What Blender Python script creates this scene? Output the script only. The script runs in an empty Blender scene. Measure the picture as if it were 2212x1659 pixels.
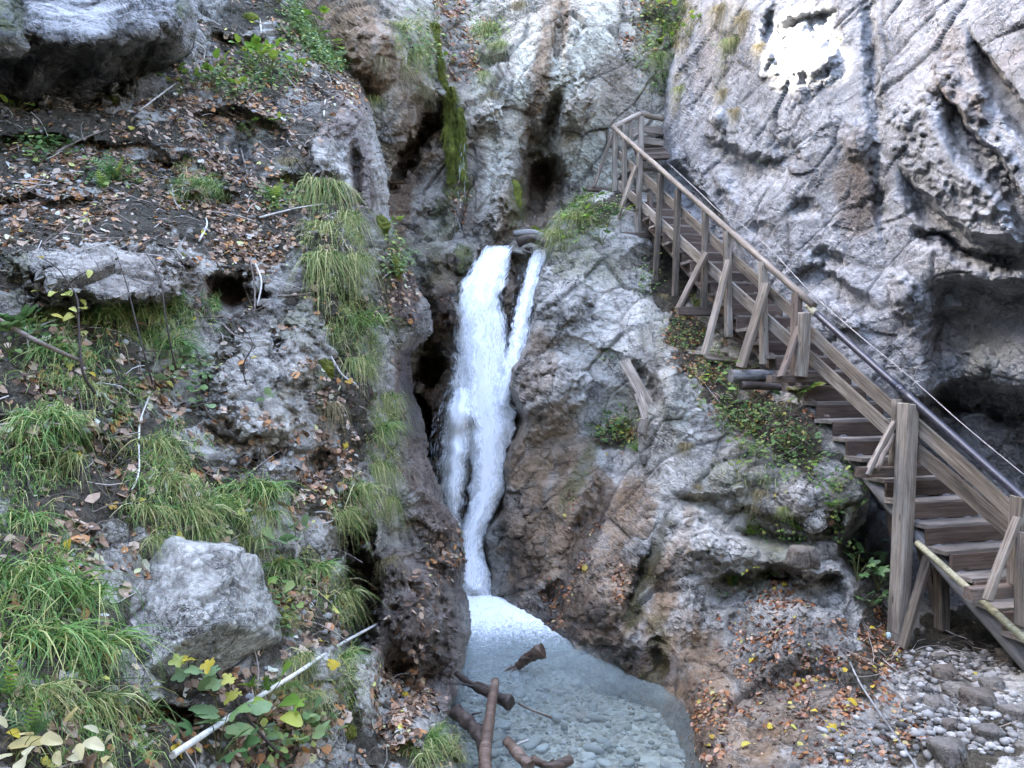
import bpy, math, random, time
import numpy as np
from mathutils import Vector, Matrix, Quaternion
from mathutils.bvhtree import BVHTree

T0 = time.time()
random.seed(7)
RNG = np.random.default_rng(11)
SC = bpy.context.scene
COL = SC.collection
R_ = math.radians

# ------------------------------------------------------------------ camera, sky, sun, exposure
CAM_H = 3.0
FPX = 1703.0                      # focal length in photo pixels (photo measured as 2212 x 1659)
CU, CV = 1106.0, 829.5
cam = bpy.data.cameras.new('camera')
cam.sensor_width = 36.0
cam.lens = 36.0 * FPX / 2212.0
cam.clip_start = 0.05
cam.clip_end = 500.0
camo = bpy.data.objects.new('camera', cam)
camo.location = (0, 0, CAM_H)
camo.rotation_euler = (R_(90), 0, 0)
COL.objects.link(camo)
SC.camera = camo

SUN = Vector((-0.75, 0.30, 0.57)).normalized()     # towards the sun
SUN_EL = math.asin(SUN.z)
SUN_AZ = math.atan2(SUN.x, SUN.y)                  # from +Y towards +X
w = bpy.data.worlds.new('World')
SC.world = w
w.use_nodes = True
nt = w.node_tree
sky = nt.nodes.new('ShaderNodeTexSky')
sky.sky_type = 'NISHITA'
sky.sun_disc = False
sky.sun_elevation = SUN_EL
sky.sun_rotation = SUN_AZ
sky.air_density = 0.75
sky.dust_density = 3.5
sky.ozone_density = 0.5
bg = nt.nodes['Background']
bg.inputs['Strength'].default_value = 0.15
nt.links.new(sky.outputs[0], bg.inputs['Color'])

sl = bpy.data.lights.new('sun', 'SUN')
sl.energy = 2.0
sl.angle = R_(0.5)
sl.color = (1.0, 0.94, 0.85)
so = bpy.data.objects.new('sun', sl)
so.rotation_euler = SUN.to_track_quat('Z', 'Y').to_euler()
so.location = (0, 0, 40)
COL.objects.link(so)

vs = SC.view_settings
vs.view_transform = 'Standard'
vs.look = 'None'
vs.gamma = 1.0
vs.use_curve_mapping = False
vs.exposure = 4.4
SC.cycles.max_bounces = 6
SC.cycles.diffuse_bounces = 4
SC.cycles.transparent_max_bounces = 16
SC.cycles.caustics_reflective = False
SC.cycles.caustics_refractive = False

# ------------------------------------------------------------------ small helpers
def P(u, v, d):
    return Vector((d * (u - CU) / FPX, d, CAM_H + d * (CV - v) / FPX))

def tag(o, label=None, cat=None, group=None, kind=None):
    if label: o['label'] = label
    if cat: o['category'] = cat
    if group: o['group'] = group
    if kind: o['kind'] = kind
    return o

def link(name, mesh, parent=None):
    o = bpy.data.objects.new(name, mesh)
    COL.objects.link(o)
    if parent is not None: o.parent = parent
    return o

def empty(name, loc=(0, 0, 0)):
    o = bpy.data.objects.new(name, None)
    o.location = loc
    o.empty_display_size = 0.1
    COL.objects.link(o)
    return o

def mesh_np(name, V, F, mat=None, smooth=True, attrs=None):
    """V (n,3); F (m,k) one polygon size"""
    me = bpy.data.meshes.new(name)
    V = np.ascontiguousarray(V, dtype=np.float32)
    F = np.ascontiguousarray(F, dtype=np.int32)
    m, k = F.shape
    me.vertices.add(len(V)); me.vertices.foreach_set('co', V.ravel())
    me.loops.add(m * k); me.loops.foreach_set('vertex_index', F.ravel())
    me.polygons.add(m); me.polygons.foreach_set('loop_start', np.arange(0, m * k, k, dtype=np.int32))
    me.polygons.foreach_set('use_smooth', np.full(m, smooth, dtype=bool))
    if attrs:
        for an, (typ, data) in attrs.items():
            a = me.attributes.new(an, typ, 'POINT')
            a.data.foreach_set('color' if typ == 'FLOAT_COLOR' else 'value', np.ascontiguousarray(data, dtype=np.float32).ravel())
    me.update(calc_edges=True)
    me.validate()
    if mat: me.materials.append(mat)
    return me

# ------------------------------------------------------------------ noise (numpy)
def h32(ix, iy, iz, seed):
    h = (ix.astype(np.uint32) * np.uint32(374761393)) ^ (iy.astype(np.uint32) * np.uint32(668265263)) ^ (iz.astype(np.uint32) * np.uint32(2147483647 - 58)) ^ np.uint32((seed * 974711 + 12345) & 0xffffffff)
    h = (h ^ (h >> np.uint32(13))) * np.uint32(1274126177)
    h = (h ^ (h >> np.uint32(16))) * np.uint32(2246822519)
    return h ^ (h >> np.uint32(15))

def u01(h): return (h & np.uint32(0xffffff)).astype(np.float32) * np.float32(1.0 / 16777216.0)

def gnoise(p, seed=0):
    p = p.astype(np.float32)
    i = np.floor(p); f = p - i
    i = i.astype(np.int64) & 0xffffffff
    i = i.astype(np.uint32)
    w_ = f * f * f * (f * (f * 6 - 15) + 10)
    out = np.zeros(len(p), np.float32)
    for dx in (0, 1):
        wx = w_[:, 0] if dx else 1 - w_[:, 0]
        for dy in (0, 1):
            wy = w_[:, 1] if dy else 1 - w_[:, 1]
            for dz in (0, 1):
                wz = w_[:, 2] if dz else 1 - w_[:, 2]
                h = h32(i[:, 0] + np.uint32(dx), i[:, 1] + np.uint32(dy), i[:, 2] + np.uint32(dz), seed)
                gx = (h & np.uint32(1023)).astype(np.float32) / 511.5 - 1
                gy = ((h >> np.uint32(10)) & np.uint32(1023)).astype(np.float32) / 511.5 - 1
                gz = ((h >> np.uint32(20)) & np.uint32(1023)).astype(np.float32) / 511.5 - 1
                out += wx * wy * wz * (gx * (f[:, 0] - dx) + gy * (f[:, 1] - dy) + gz * (f[:, 2] - dz))
    return out * 1.4

def fbm(p, octv=4, gain=0.5, lac=2.03, seed=0, ridged=False):
    a, s, out = 1.0, 1.0, 0
    for k in range(octv):
        n = gnoise(p * s, seed + 17 * k)
        if ridged: n = 1 - 2 * np.abs(n)
        out = out + a * n
        a *= gain; s *= lac
    return out

def worley(p, seed=0):
    """nearest of 8 jittered cells: F1, F2, vector to the centre, three random values of the cell"""
    p = p.astype(np.float32)
    b = np.floor(p - 0.5)
    n = len(p)
    f1 = np.full(n, 9, np.float32); f2 = np.full(n, 9, np.float32)
    vec = np.zeros((n, 3), np.float32); hid = np.zeros(n, np.uint32)
    for dx in (0, 1):
        for dy in (0, 1):
            for dz in (0, 1):
                c = b + np.array([dx, dy, dz], np.float32)
                ci = (c.astype(np.int64) & 0xffffffff).astype(np.uint32)
                h = h32(ci[:, 0], ci[:, 1], ci[:, 2], seed)
                j = np.stack([(h & np.uint32(1023)).astype(np.float32), ((h >> np.uint32(10)) & np.uint32(1023)).astype(np.float32), ((h >> np.uint32(20)) & np.uint32(1023)).astype(np.float32)], 1) / 1023.0
                dvec = p - (c + 0.12 + 0.76 * j)
                dd = np.sqrt((dvec * dvec).sum(1))
                near = dd < f1
                f2 = np.where(near, f1, np.minimum(f2, dd))
                f1 = np.where(near, dd, f1)
                vec[near] = dvec[near]; hid[near] = h[near]
    h2 = h32(hid, hid >> np.uint32(7), hid >> np.uint32(3), seed + 5)
    h3 = h32(hid, hid >> np.uint32(9), hid >> np.uint32(2), seed + 9)
    h4 = h32(hid, hid >> np.uint32(5), hid >> np.uint32(1), seed + 13)
    return f1, f2, vec, np.stack([u01(h2), u01(h3), u01(h4)], 1)

def smooth(x, a, b):
    t = np.clip((x - a) / (b - a), 0, 1)
    return t * t * (3 - 2 * t)

def rot_basis(ax, ang):
    return np.array(Matrix.Rotation(R_(ang), 3, ax), dtype=np.float32)

def facets(p, size, aniso, basis, seed, warp=0.35):
    """blocky fractured relief: every cell is a tilted plane with its own step; returns relief (in units of size) and crack 0..1"""
    q = p + warp * size * np.stack([gnoise(p / (size * 1.7), seed + 1), gnoise(p / (size * 1.7), seed + 2), gnoise(p / (size * 1.7), seed + 3)], 1)
    q = (q @ basis.T) / (np.array(aniso, np.float32) * size)
    f1, f2, vec, rnd = worley(q, seed)
    tilt = (rnd - 0.5) * 2
    relief = (vec * tilt).sum(1) * 0.75 + (rnd[:, 0] - 0.5) * 0.75
    crack = 1 - smooth(f2 - f1, 0.0, 0.10)
    return relief, crack

def joints(p, n, m, spacing, seed, warp=0.22, run=3.0):
    """one set of parallel fractures: slabs of rock standing proud by different amounts, each slab broken off after a few spacings"""
    n = np.array(n, np.float32); m = np.array(m, np.float32)
    c = (p @ n) / spacing + warp * gnoise(p / (spacing * 2.2), seed) + 0.9 * gnoise(p / (spacing * 9), seed + 1)
    i = np.floor(c); f = c - i
    ii = (i.astype(np.int64) & 0xffffffff).astype(np.uint32)
    off = u01(h32(ii, ii, ii, seed + 2))
    g = np.floor((p @ m) / (spacing * run) + off * 5 + 0.35 * gnoise(p / (spacing * 1.6), seed + 3))
    gi = (g.astype(np.int64) & 0xffffffff).astype(np.uint32)
    h = h32(ii, gi, ii, seed + 4)
    a = u01(h); b2 = u01(h32(h, ii, gi, seed + 5))
    rel = (a - 0.5) + 0.9 * (f - 0.5) * (b2 - 0.35)
    crack = 1 - smooth(np.minimum(f, 1 - f) * spacing, 0.0, 0.004 + 0.035 * spacing)
    return rel, crack * (b2 > 0.45)

def rock_relief(p, amp=1.0, dip=35, seed=0, big=0.9, fine=True, aniso=(1.6, 1.0, 0.6), ab=1.0, shat=1.0):
    B = rot_basis('Y', dip) @ rot_basis('Z', 25)
    bx, by, bz = B[0], B[1], B[2]
    d = ab * 0.16 * fbm(p / 1.7, 2, 0.45, seed=seed)
    r1, c1 = facets(p, big, aniso, B, seed + 31, 0.28)
    d = d + ab * 0.20 * big * r1 - 0.03 * c1
    m2 = 0.30 + 0.95 * smooth(gnoise(p / 1.0, seed + 41) + 0.4 * gnoise(p / 0.4, seed + 42), -0.2, 0.5)      # some faces are smooth, some are shattered
    m2 = m2 * shat
    crack = c1 * 0.8
    for k_, (sp, A, mm) in enumerate([(0.50 * big, 0.085, 0.2 + 0.65 * m2), (0.21 * big, 0.045, m2), (0.085 * big, 0.019, m2), (0.04 * big, 0.0085, 0.3 + 0.7 * m2)]):
        Q = B @ rot_basis('X', 9 * k_ - 14) @ rot_basis('Z', 13 * k_)
        for j, (n_, m_, wt) in enumerate([(Q[2], Q[0], 1.25), (Q[0], Q[1], 0.8), (0.8 * Q[1] + 0.6 * Q[0], Q[2], 0.7)]):
            r_, c_ = joints(p, n_, m_, sp, seed + 100 + 20 * k_ + 7 * j, 0.42 if k_ < 2 else 0.28, 2.2)
            d = d + (A * wt * big * r_ - 0.10 * A * c_) * mm
            crack = np.maximum(crack, c_ * np.clip(mm, 0, 1) * (1.0, 0.9, 0.65, 0.35)[k_])
    d = d + 0.010 * fbm(p / 0.09, 2, 0.6, seed=seed + 50, ridged=True)
    return d * amp, np.clip(crack, 0, 1)

# ------------------------------------------------------------------ layers of terrain
def tps(ctrl, U, V):
    c = np.array(ctrl, float)
    X = c[:, :2] / 400.0; z = c[:, 2]
    n = len(X)
    def k(r2): return 0.5 * r2 * np.log(r2 + 1e-9)
    D = ((X[:, None] - X[None]) ** 2).sum(2)
    A = np.zeros((n + 3, n + 3))
    A[:n, :n] = k(D) + np.eye(n) * 0.004
    A[:n, n] = 1; A[:n, n + 1:] = X; A[n, :n] = 1; A[n + 1:, :n] = X.T
    s = np.linalg.solve(A, np.concatenate([z, [0, 0, 0]]))
    out = s[n] + s[n + 1] * U / 400 + s[n + 2] * V / 400
    for i in range(n):
        out += s[i] * k((U / 400 - X[i, 0]) ** 2 + (V / 400 - X[i, 1]) ** 2)
    return out

def sdist(poly, U, V):
    """signed distance in photo pixels, positive inside"""
    pts = np.array(poly, float)
    best = np.full(U.shape, 1e9); inside = np.zeros(U.shape, bool)
    for a, b in zip(pts, np.roll(pts, -1, 0)):
        e = b - a
        t = np.clip(((U - a[0]) * e[0] + (V - a[1]) * e[1]) / (e @ e + 1e-9), 0, 1)
        best = np.minimum(best, (U - a[0] - t * e[0]) ** 2 + (V - a[1] - t * e[1]) ** 2)
        cond = (a[1] > V) != (b[1] > V)
        with np.errstate(divide='ignore', invalid='ignore'):
            xi = a[0] + (V - a[1]) * e[0] / (e[1] if e[1] != 0 else 1e-9)
        inside ^= cond & (U < xi)
    return np.where(inside, 1, -1) * np.sqrt(best)

def axis(lo, hi, s, f0, f1):
    """grid line positions: step s inside the frame f0..f1, growing outside"""
    a = list(np.arange(max(lo, f0), min(hi, f1), s))
    st = s; x = a[-1]
    while x < hi:
        st = min(st * 1.12, 40); x += st; a.append(x)
    st = s; x = a[0]
    while x > lo:
        st = min(st * 1.12, 40); x -= st; a.insert(0, x)
    return np.array(a)

def noise2(U, V, scale, seed, octv=3):
    q = np.stack([U.ravel() / scale, V.ravel() / scale, np.full(U.size, seed * 3.7)], 1)
    return fbm(q, octv, 0.5, seed=seed).reshape(U.shape)

def ell(U, V, e, warp):
    u, v, ru, rv, ang = e[:5]
    c, s = math.cos(R_(ang)), math.sin(R_(ang))
    x = ((U - u) * c + (V - v) * s) / ru; y = (-(U - u) * s + (V - v) * c) / rv
    return np.sqrt(x * x + y * y) + warp

LAYERS = {}
class Layer: pass

def build_layer(name, urange, vrange, ctrl, poly, mat, curl=(30, 1.2), bumps=(), lips=(), paint={}, dip=35, seed=0, amp=1.0, big=0.9, ab=1.0, shat=1.0,
                stride=2.9, amp_soft=(), soil_up=0, edge_warp=7, aniso=(1.6, 1.0, 0.6)):
    us = axis(urange[0], urange[1], stride, -20, 2232)
    vs_ = axis(vrange[0], vrange[1], stride, -20, 1679)
    U, V = np.meshgrid(us, vs_)
    D = tps(ctrl, U, V)
    W1 = noise2(U, V, 60, seed + 3); W2 = noise2(U, V, 18, seed + 4, 2)
    for e in bumps:                     # (u, v, ru, rv, ang, dd[, sharp])
        sh = e[6] if len(e) > 6 else 0.0
        r = ell(U, V, e, 0.34 * W1 + 0.16 * W2)
        D = D + e[5] * (1 - smooth(r, sh, 1.0))
    for pl, dd, wd, fade in lips:       # below the polyline (u increasing) the rock steps back by dd metres
        pu = np.array([q[0] for q in pl], float); pv = np.array([q[1] for q in pl], float)
        vl = np.interp(U, pu, pv) + 16 * W1 + 5 * W2
        win = smooth(U, pu[0], pu[0] + 60) * (1 - smooth(U, pu[-1] - 60, pu[-1]))
        D = D + dd * win * smooth(V - vl, 0, wd) * (1 - smooth(V - vl, fade * 0.5, fade))
    sd = sdist(poly, U + edge_warp * W1 + 3 * W2, V + edge_warp * noise2(U, V, 50, seed + 9))
    cw, cd = curl
    t = np.clip(1 - sd / cw, 0, 1.6)
    D = D + cd * t * t
    D = np.maximum(D, 1.2)
    X = D * (U - CU) / FPX; Z = CAM_H + D * (CV - V) / FPX
    Pp = np.stack([X, D, Z], 2)
    def normals(Pp):
        du = np.gradient(Pp, axis=1); dv = np.gradient(Pp, axis=0)
        n = np.cross(du, dv)
        n /= np.linalg.norm(n, axis=2, keepdims=True) + 1e-9
        flip = (n * (Pp - np.array([0, 0, CAM_H]))).sum(2) > 0
        n[flip] *= -1
        return n
    N = normals(Pp)
    keep = sd > -10
    kq = keep[:-1, :-1] & keep[1:, :-1] & keep[:-1, 1:] & keep[1:, 1:]
    used = np.zeros(U.shape, bool)
    used[:-1, :-1] |= kq; used[1:, :-1] |= kq; used[:-1, 1:] |= kq; used[1:, 1:] |= kq
    idx = np.full(U.shape, -1); idx[used] = np.arange(used.sum())
    pts = Pp[used].astype(np.float32); nn = N[used].astype(np.float32)
    uu = U[used]; vv = V[used]; w1 = W1[used]; w2 = W2[used]
    masks = {}
    for ch in ('soil', 'moss', 'brown', 'wet', 'grass', 'pale', 'herb', 'leaf', 'rock'):
        m = np.zeros(len(uu), np.float32)
        for e in paint.get(ch, ()):     # (u, v, ru, rv, ang, strength)
            r = ell(uu, vv, e, 0.38 * w1 + 0.16 * w2)
            m = np.maximum(m, e[5] * (1 - smooth(r, 0.55, 1.05)))
        masks[ch] = m
    if soil_up:
        masks['soil'] = np.maximum(masks['soil'], 0.8 * smooth(nn[:, 2] + 0.25 * w1, 0.55, 0.85) * (uu < 900) * smooth(uu, -400, -200))
    masks['soil'] = masks['soil'] * (1 - masks['rock'])
    rel, crack = rock_relief(pts, amp, dip, seed, big, True, aniso, ab, shat)
    soilf = np.clip(masks['soil'], 0, 1)
    soft = 1 - 0.72 * soilf
    for e in amp_soft:
        soft = soft * (1 - e[5] * (1 - smooth(ell(uu, vv, e, 0.2 * w1), 0.5, 1.0)))
    soft = np.maximum(soft, 0.1)
    view = pts - np.array([0, 0, CAM_H], np.float32); view /= np.linalg.norm(view, axis=1, keepdims=True)
    soft = soft * (0.25 + 0.75 * smooth(-(nn * view).sum(1), 0.10, 0.45))
    soilrel = 0.05 * fbm(pts / 0.35, 4, 0.55, seed=seed + 70) + 0.012 * fbm(pts / 0.05, 2, 0.5, seed=seed + 71)
    disp = rel * soft + soilrel * soilf
    pts2 = pts + nn * disp[:, None]
    G = np.zeros(U.shape + (3,), np.float32); G[used] = pts2; G[~used] = Pp[~used]
    N2 = normals(G)[used].astype(np.float32)
    up = N2[:, 2]
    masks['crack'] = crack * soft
    q = idx
    F = np.stack([q[:-1, :-1][kq], q[1:, :-1][kq], q[1:, 1:][kq], q[:-1, 1:][kq]], 1)
    ca = np.stack([masks['soil'], masks['moss'], masks['brown'], masks['wet']], 1)
    cb = np.stack([masks['crack'], masks['pale'], masks['leaf'], np.zeros(len(uu), np.float32)], 1)
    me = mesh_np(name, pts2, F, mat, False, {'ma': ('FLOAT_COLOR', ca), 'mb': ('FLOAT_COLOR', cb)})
    o = link(name, me)
    L = Layer(); L.o = o; L.P = pts2; L.N = N2; L.uv = np.stack([uu, vv], 1); L.m = masks; L.F = F; L.up = up
    e1 = pts2[F[:, 1]] - pts2[F[:, 0]]; e2 = pts2[F[:, 3]] - pts2[F[:, 0]]
    L.area = np.linalg.norm(np.cross(e1, e2), axis=1)
    L.infr = (uu > -60) & (uu < 2272) & (vv > -60) & (vv < 1719)
    LAYERS[name] = L
    print(name, len(pts2), 'verts', round(time.time() - T0, 1), 's')
    return o

def bvh_of(names):
    V, F, off = [], [], 0
    for n in names:
        L = LAYERS[n]
        V.append(L.P); F.append(L.F + off); off += len(L.P)
    return BVHTree.FromPolygons(np.concatenate(V).tolist(), np.concatenate(F).tolist())

CAMV = Vector((0, 0, CAM_H))
def hit(u, v, bvh=None):
    dirv = (P(u, v, 1.0) - CAMV).normalized()
    r = (bvh or BVH).ray_cast(CAMV, dirv)
    if r[0] is None: return None, None
    n = r[1]
    if n.dot(dirv) > 0: n = -n
    return r[0], n

# ------------------------------------------------------------------ materials
class NT:
    def __init__(s, name):
        s.m = bpy.data.materials.new(name); s.m.use_nodes = True
        s.t = s.m.node_tree; s.t.nodes.clear()
        s.out = s.t.nodes.new('ShaderNodeOutputMaterial')
    def n(s, typ, **kw):
        nd = s.t.nodes.new('ShaderNode' + typ)
        for k, v in kw.items():
            if k.startswith('i_'):
                nd.inputs[k[2:].replace('_', ' ')].default_value = v
            else: setattr(nd, k, v)
        return nd
    def l(s, a, b): s.t.links.new(a, b)
    def val(s, sock, x):
        if hasattr(x, 'is_output') or hasattr(x, 'links'): s.l(x, sock)
        else: sock.default_value = x
    def noise(s, scale, detail=4, rough=0.6, vec=None, dist=0.0):
        nd = s.n('TexNoise'); nd.inputs['Scale'].default_value = scale; nd.inputs['Detail'].default_value = detail
        nd.inputs['Roughness'].default_value = rough; nd.inputs['Distortion'].default_value = dist
        if vec is not None: s.l(vec, nd.inputs['Vector'])
        return nd.outputs['Fac']
    def math(s, op, a, b=0.0, clamp=False):
        nd = s.n('Math', operation=op, use_clamp=clamp); s.val(nd.inputs[0], a); s.val(nd.inputs[1], b); return nd.outputs[0]
    def ss(s, x, a, b):
        nd = s.n('MapRange', interpolation_type='SMOOTHSTEP'); s.val(nd.inputs[0], x); nd.inputs[1].default_value = a; nd.inputs[2].default_value = b
        return nd.outputs[0]
    def mix(s, f, a, b, mode='MIX'):
        nd = s.n('Mix', data_type='RGBA', blend_type=mode); s.val(nd.inputs[0], f)
        for sock, x in ((nd.inputs[6], a), (nd.inputs[7], b)):
            if isinstance(x, tuple): sock.default_value = (*x, 1)
            else: s.l(x, sock)
        return nd.outputs[2]
    def ramp(s, f, stops):
        nd = s.n('ValToRGB'); cr = nd.color_ramp
        while len(cr.elements) < len(stops): cr.elements.new(0.5)
        for e, (p_, c) in zip(cr.elements, stops): e.position = p_; e.color = (*c, 1)
        s.l(f, nd.inputs[0]); return nd.outputs[0]
    def coord(s, kind='Object'):
        return s.n('TexCoord').outputs[kind]
    def mapping(s, vec, scale=(1, 1, 1), rot=(0, 0, 0)):
        nd = s.n('Mapping'); s.l(vec, nd.inputs['Vector']); nd.inputs['Scale'].default_value = scale; nd.inputs['Rotation'].default_value = rot
        return nd.outputs[0]
    def bsdf(s, col, rough=0.8, bump=None, bstr=0.4, bdist=0.02, spec=0.3):
        b = s.n('BsdfPrincipled'); s.val(b.inputs['Base Color'], col if not isinstance(col, tuple) else (*col, 1)); s.val(b.inputs['Roughness'], rough)
        s.val(b.inputs['Specular IOR Level'], spec)
        if bump is not None:
            bn = s.n('Bump'); bn.inputs['Strength'].default_value = bstr; bn.inputs['Distance'].default_value = bdist
            s.l(bump, bn.inputs['Height']); s.l(bn.outputs[0], b.inputs['Normal'])
        return b
    def done(s, b): s.l(b.outputs[0], s.out.inputs[0]); return s.m

def rock_material(name, light=(0.46, 0.45, 0.43), mid=(0.30, 0.295, 0.28), dark=(0.15, 0.14, 0.13), brown=(0.20, 0.125, 0.065), wet_dark=0.32, attrs=True, rot=(0.3, 0.6, 0.2), lstr=0.8):
    k = NT(name)
    co = k.coord()
    cm = k.mapping(co, (1.0, 1.0, 1.8), rot)
    n1 = k.noise(0.9, 5, 0.62, cm, 0.4); n2 = k.noise(4.5, 6, 0.65, cm, 0.6); n3 = k.noise(22, 5, 0.7, co); n4 = k.noise(90, 3, 0.6, co)
    f = k.math('ADD', k.math('MULTIPLY', n1, 0.45), k.math('ADD', k.math('MULTIPLY', n2, 0.40), k.math('MULTIPLY', n3, 0.25)))
    col = k.ramp(f, [(0.40, dark), (0.49, mid), (0.565, light), (0.66, tuple(min(1, c * 1.35) for c in light))])
    wv = k.n('VectorMath', operation='ADD'); k.l(k.mapping(co, (1, 1, 2.0), rot), wv.inputs[0])
    wn3 = k.n('TexNoise'); wn3.inputs['Scale'].default_value = 2.6; wn3.inputs['Detail'].default_value = 5; wn3.inputs['Roughness'].default_value = 0.65; k.l(co, wn3.inputs['Vector'])
    wsc = k.n('VectorMath', operation='SCALE'); k.l(wn3.outputs['Color'], wsc.inputs[0]); wsc.inputs['Scale'].default_value = 0.9; k.l(wsc.outputs[0], wv.inputs[1])
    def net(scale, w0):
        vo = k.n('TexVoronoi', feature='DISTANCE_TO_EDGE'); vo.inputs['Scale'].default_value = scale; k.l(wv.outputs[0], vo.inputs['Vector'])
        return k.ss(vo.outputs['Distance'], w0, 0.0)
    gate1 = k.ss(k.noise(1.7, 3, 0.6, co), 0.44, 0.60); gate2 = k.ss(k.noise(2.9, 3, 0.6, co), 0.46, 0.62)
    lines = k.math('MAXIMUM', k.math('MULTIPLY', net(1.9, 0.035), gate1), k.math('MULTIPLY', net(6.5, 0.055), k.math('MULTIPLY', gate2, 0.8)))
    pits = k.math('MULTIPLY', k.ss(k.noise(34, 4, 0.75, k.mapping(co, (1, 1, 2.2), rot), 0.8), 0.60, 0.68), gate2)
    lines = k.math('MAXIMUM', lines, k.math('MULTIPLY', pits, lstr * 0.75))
    col = k.mix(k.math('MULTIPLY', lines, lstr), col, (0.045, 0.043, 0.042))  # dark crack lines: dirt in the colour, also standing in for crack shade
    # pale calcite veins and dark lichen specks
    vein = k.ss(k.noise(3.2, 4, 0.5, k.mapping(co, (1, 1, 3.5), (0.5, 0.9, 0.3)), 1.2), 0.60, 0.68)
    col = k.mix(k.math('MULTIPLY', vein, 0.35), col, (0.62, 0.61, 0.58))
    speck = k.ss(n3, 0.58, 0.68)
    col = k.mix(k.math('MULTIPLY', speck, 0.45), col, (0.08, 0.076, 0.072))
    n5 = k.noise(55, 4, 0.75, k.mapping(co, (1, 1, 1.6), rot), 0.5)
    col = k.mix(k.math('MULTIPLY', k.ss(n5, 0.55, 0.66), 0.45), col, k.mix(1.0, col, (0.35, 0.34, 0.33), 'MULTIPLY'))
    col = k.mix(k.math('MULTIPLY', k.ss(n5, 0.44, 0.34), 0.40), col, k.mix(1.0, col, (1.55, 1.55, 1.55), 'MULTIPLY'))
    rough = 0.78
    if attrs:
        a = k.n('Attribute', attribute_name='ma'); b_ = k.n('Attribute', attribute_name='mb')
        sa = k.n('SeparateColor'); k.l(a.outputs['Color'], sa.inputs[0])
        sb = k.n('SeparateColor'); k.l(b_.outputs['Color'], sb.inputs[0])
        soil, moss, br = sa.outputs[0], sa.outputs[1], sa.outputs[2]; wet = a.outputs['Alpha']
        crack, pale = sb.outputs[0], sb.outputs[1]
        col = k.mix(k.math('MULTIPLY', pale, k.ss(n2, 0.30, 0.62), True), col, tuple(min(0.62, c * 1.7) for c in light))
        streak = k.noise(2.6, 5, 0.65, k.mapping(co, (1.5, 1.5, 0.22)), 0.6)
        bfac = k.math('MULTIPLY', br, k.ss(k.math('ADD', streak, k.math('MULTIPLY', n2, 0.6)), 0.44, 0.86), True)
        bcol = k.ramp(n2, [(0.3, tuple(c * 0.5 for c in brown)), (0.55, brown), (0.75, (0.33, 0.23, 0.14))])
        col = k.mix(bfac, col, bcol)
        col = k.mix(k.math('MULTIPLY', crack, 0.72), col, (0.055, 0.05, 0.045))  # modelled cracks darkened in colour too, deepening their shade
        wn = k.math('MULTIPLY', wet, k.ss(n1, 0.2, 0.5), True)
        col = k.mix(wn, col, k.mix(1.0, col, (wet_dark, wet_dark * 0.94, wet_dark * 0.9), 'MULTIPLY'))
        rough = k.math('SUBTRACT', 0.8, k.math('MULTIPLY', wn, 0.52))
        mcol = k.ramp(n3, [(0.3, (0.022, 0.026, 0.006)), (0.55, (0.075, 0.085, 0.014)), (0.75, (0.14, 0.15, 0.03))])
        mfac = k.math('MULTIPLY', moss, k.ss(k.math('ADD', n2, k.math('MULTIPLY', n3, 0.5)), 0.58, 0.82), True)
        col = k.mix(mfac, col, mcol)
        scol = k.ramp(k.math('ADD', k.math('MULTIPLY', n3, 0.6), k.math('MULTIPLY', n4, 0.4)), [(0.34, (0.014, 0.012, 0.008)), (0.5, (0.048, 0.040, 0.026)), (0.66, (0.12, 0.100, 0.066))])
        sfac = k.ss(k.math('ADD', soil, k.math('MULTIPLY', k.math('SUBTRACT', n2, 0.5), 1.1)), 0.35, 0.62)
        sfac = k.math('MULTIPLY', sfac, k.ss(soil, 0.02, 0.2))
        col = k.mix(sfac, col, scol)
    bump = k.math('ADD', k.math('MULTIPLY', n2, 0.22), k.math('ADD', k.math('MULTIPLY', n3, 0.5), k.math('MULTIPLY', n4, 0.16)))
    rg = k.n('TexNoise', noise_type='RIDGED_MULTIFRACTAL'); rg.inputs['Scale'].default_value = 7.0; rg.inputs['Detail'].default_value = 6; rg.inputs['Roughness'].default_value = 0.62
    k.l(k.mapping(co, (1, 1, 1.7), rot), rg.inputs['Vector'])
    bump = k.math('ADD', bump, k.math('MULTIPLY', rg.outputs['Fac'], -0.16))
    bump = k.math('SUBTRACT', bump, k.math('MULTIPLY', lines, 0.5))
    b = k.bsdf(col, rough, bump, 1.0, 0.055, 0.35)
    return k.done(b)

M = {}
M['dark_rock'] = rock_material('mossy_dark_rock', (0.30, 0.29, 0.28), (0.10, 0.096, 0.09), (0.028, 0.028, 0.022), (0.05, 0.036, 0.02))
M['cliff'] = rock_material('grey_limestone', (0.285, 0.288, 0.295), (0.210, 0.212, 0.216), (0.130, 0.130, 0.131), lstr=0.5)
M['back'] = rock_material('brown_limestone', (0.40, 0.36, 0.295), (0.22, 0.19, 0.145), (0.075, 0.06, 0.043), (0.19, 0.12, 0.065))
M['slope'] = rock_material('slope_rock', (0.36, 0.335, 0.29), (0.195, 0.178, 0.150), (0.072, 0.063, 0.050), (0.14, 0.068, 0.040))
M['outcrop'] = rock_material('outcrop_rock', (0.37, 0.35, 0.31), (0.21, 0.193, 0.162), (0.082, 0.072, 0.058), (0.27, 0.15, 0.06))

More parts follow.
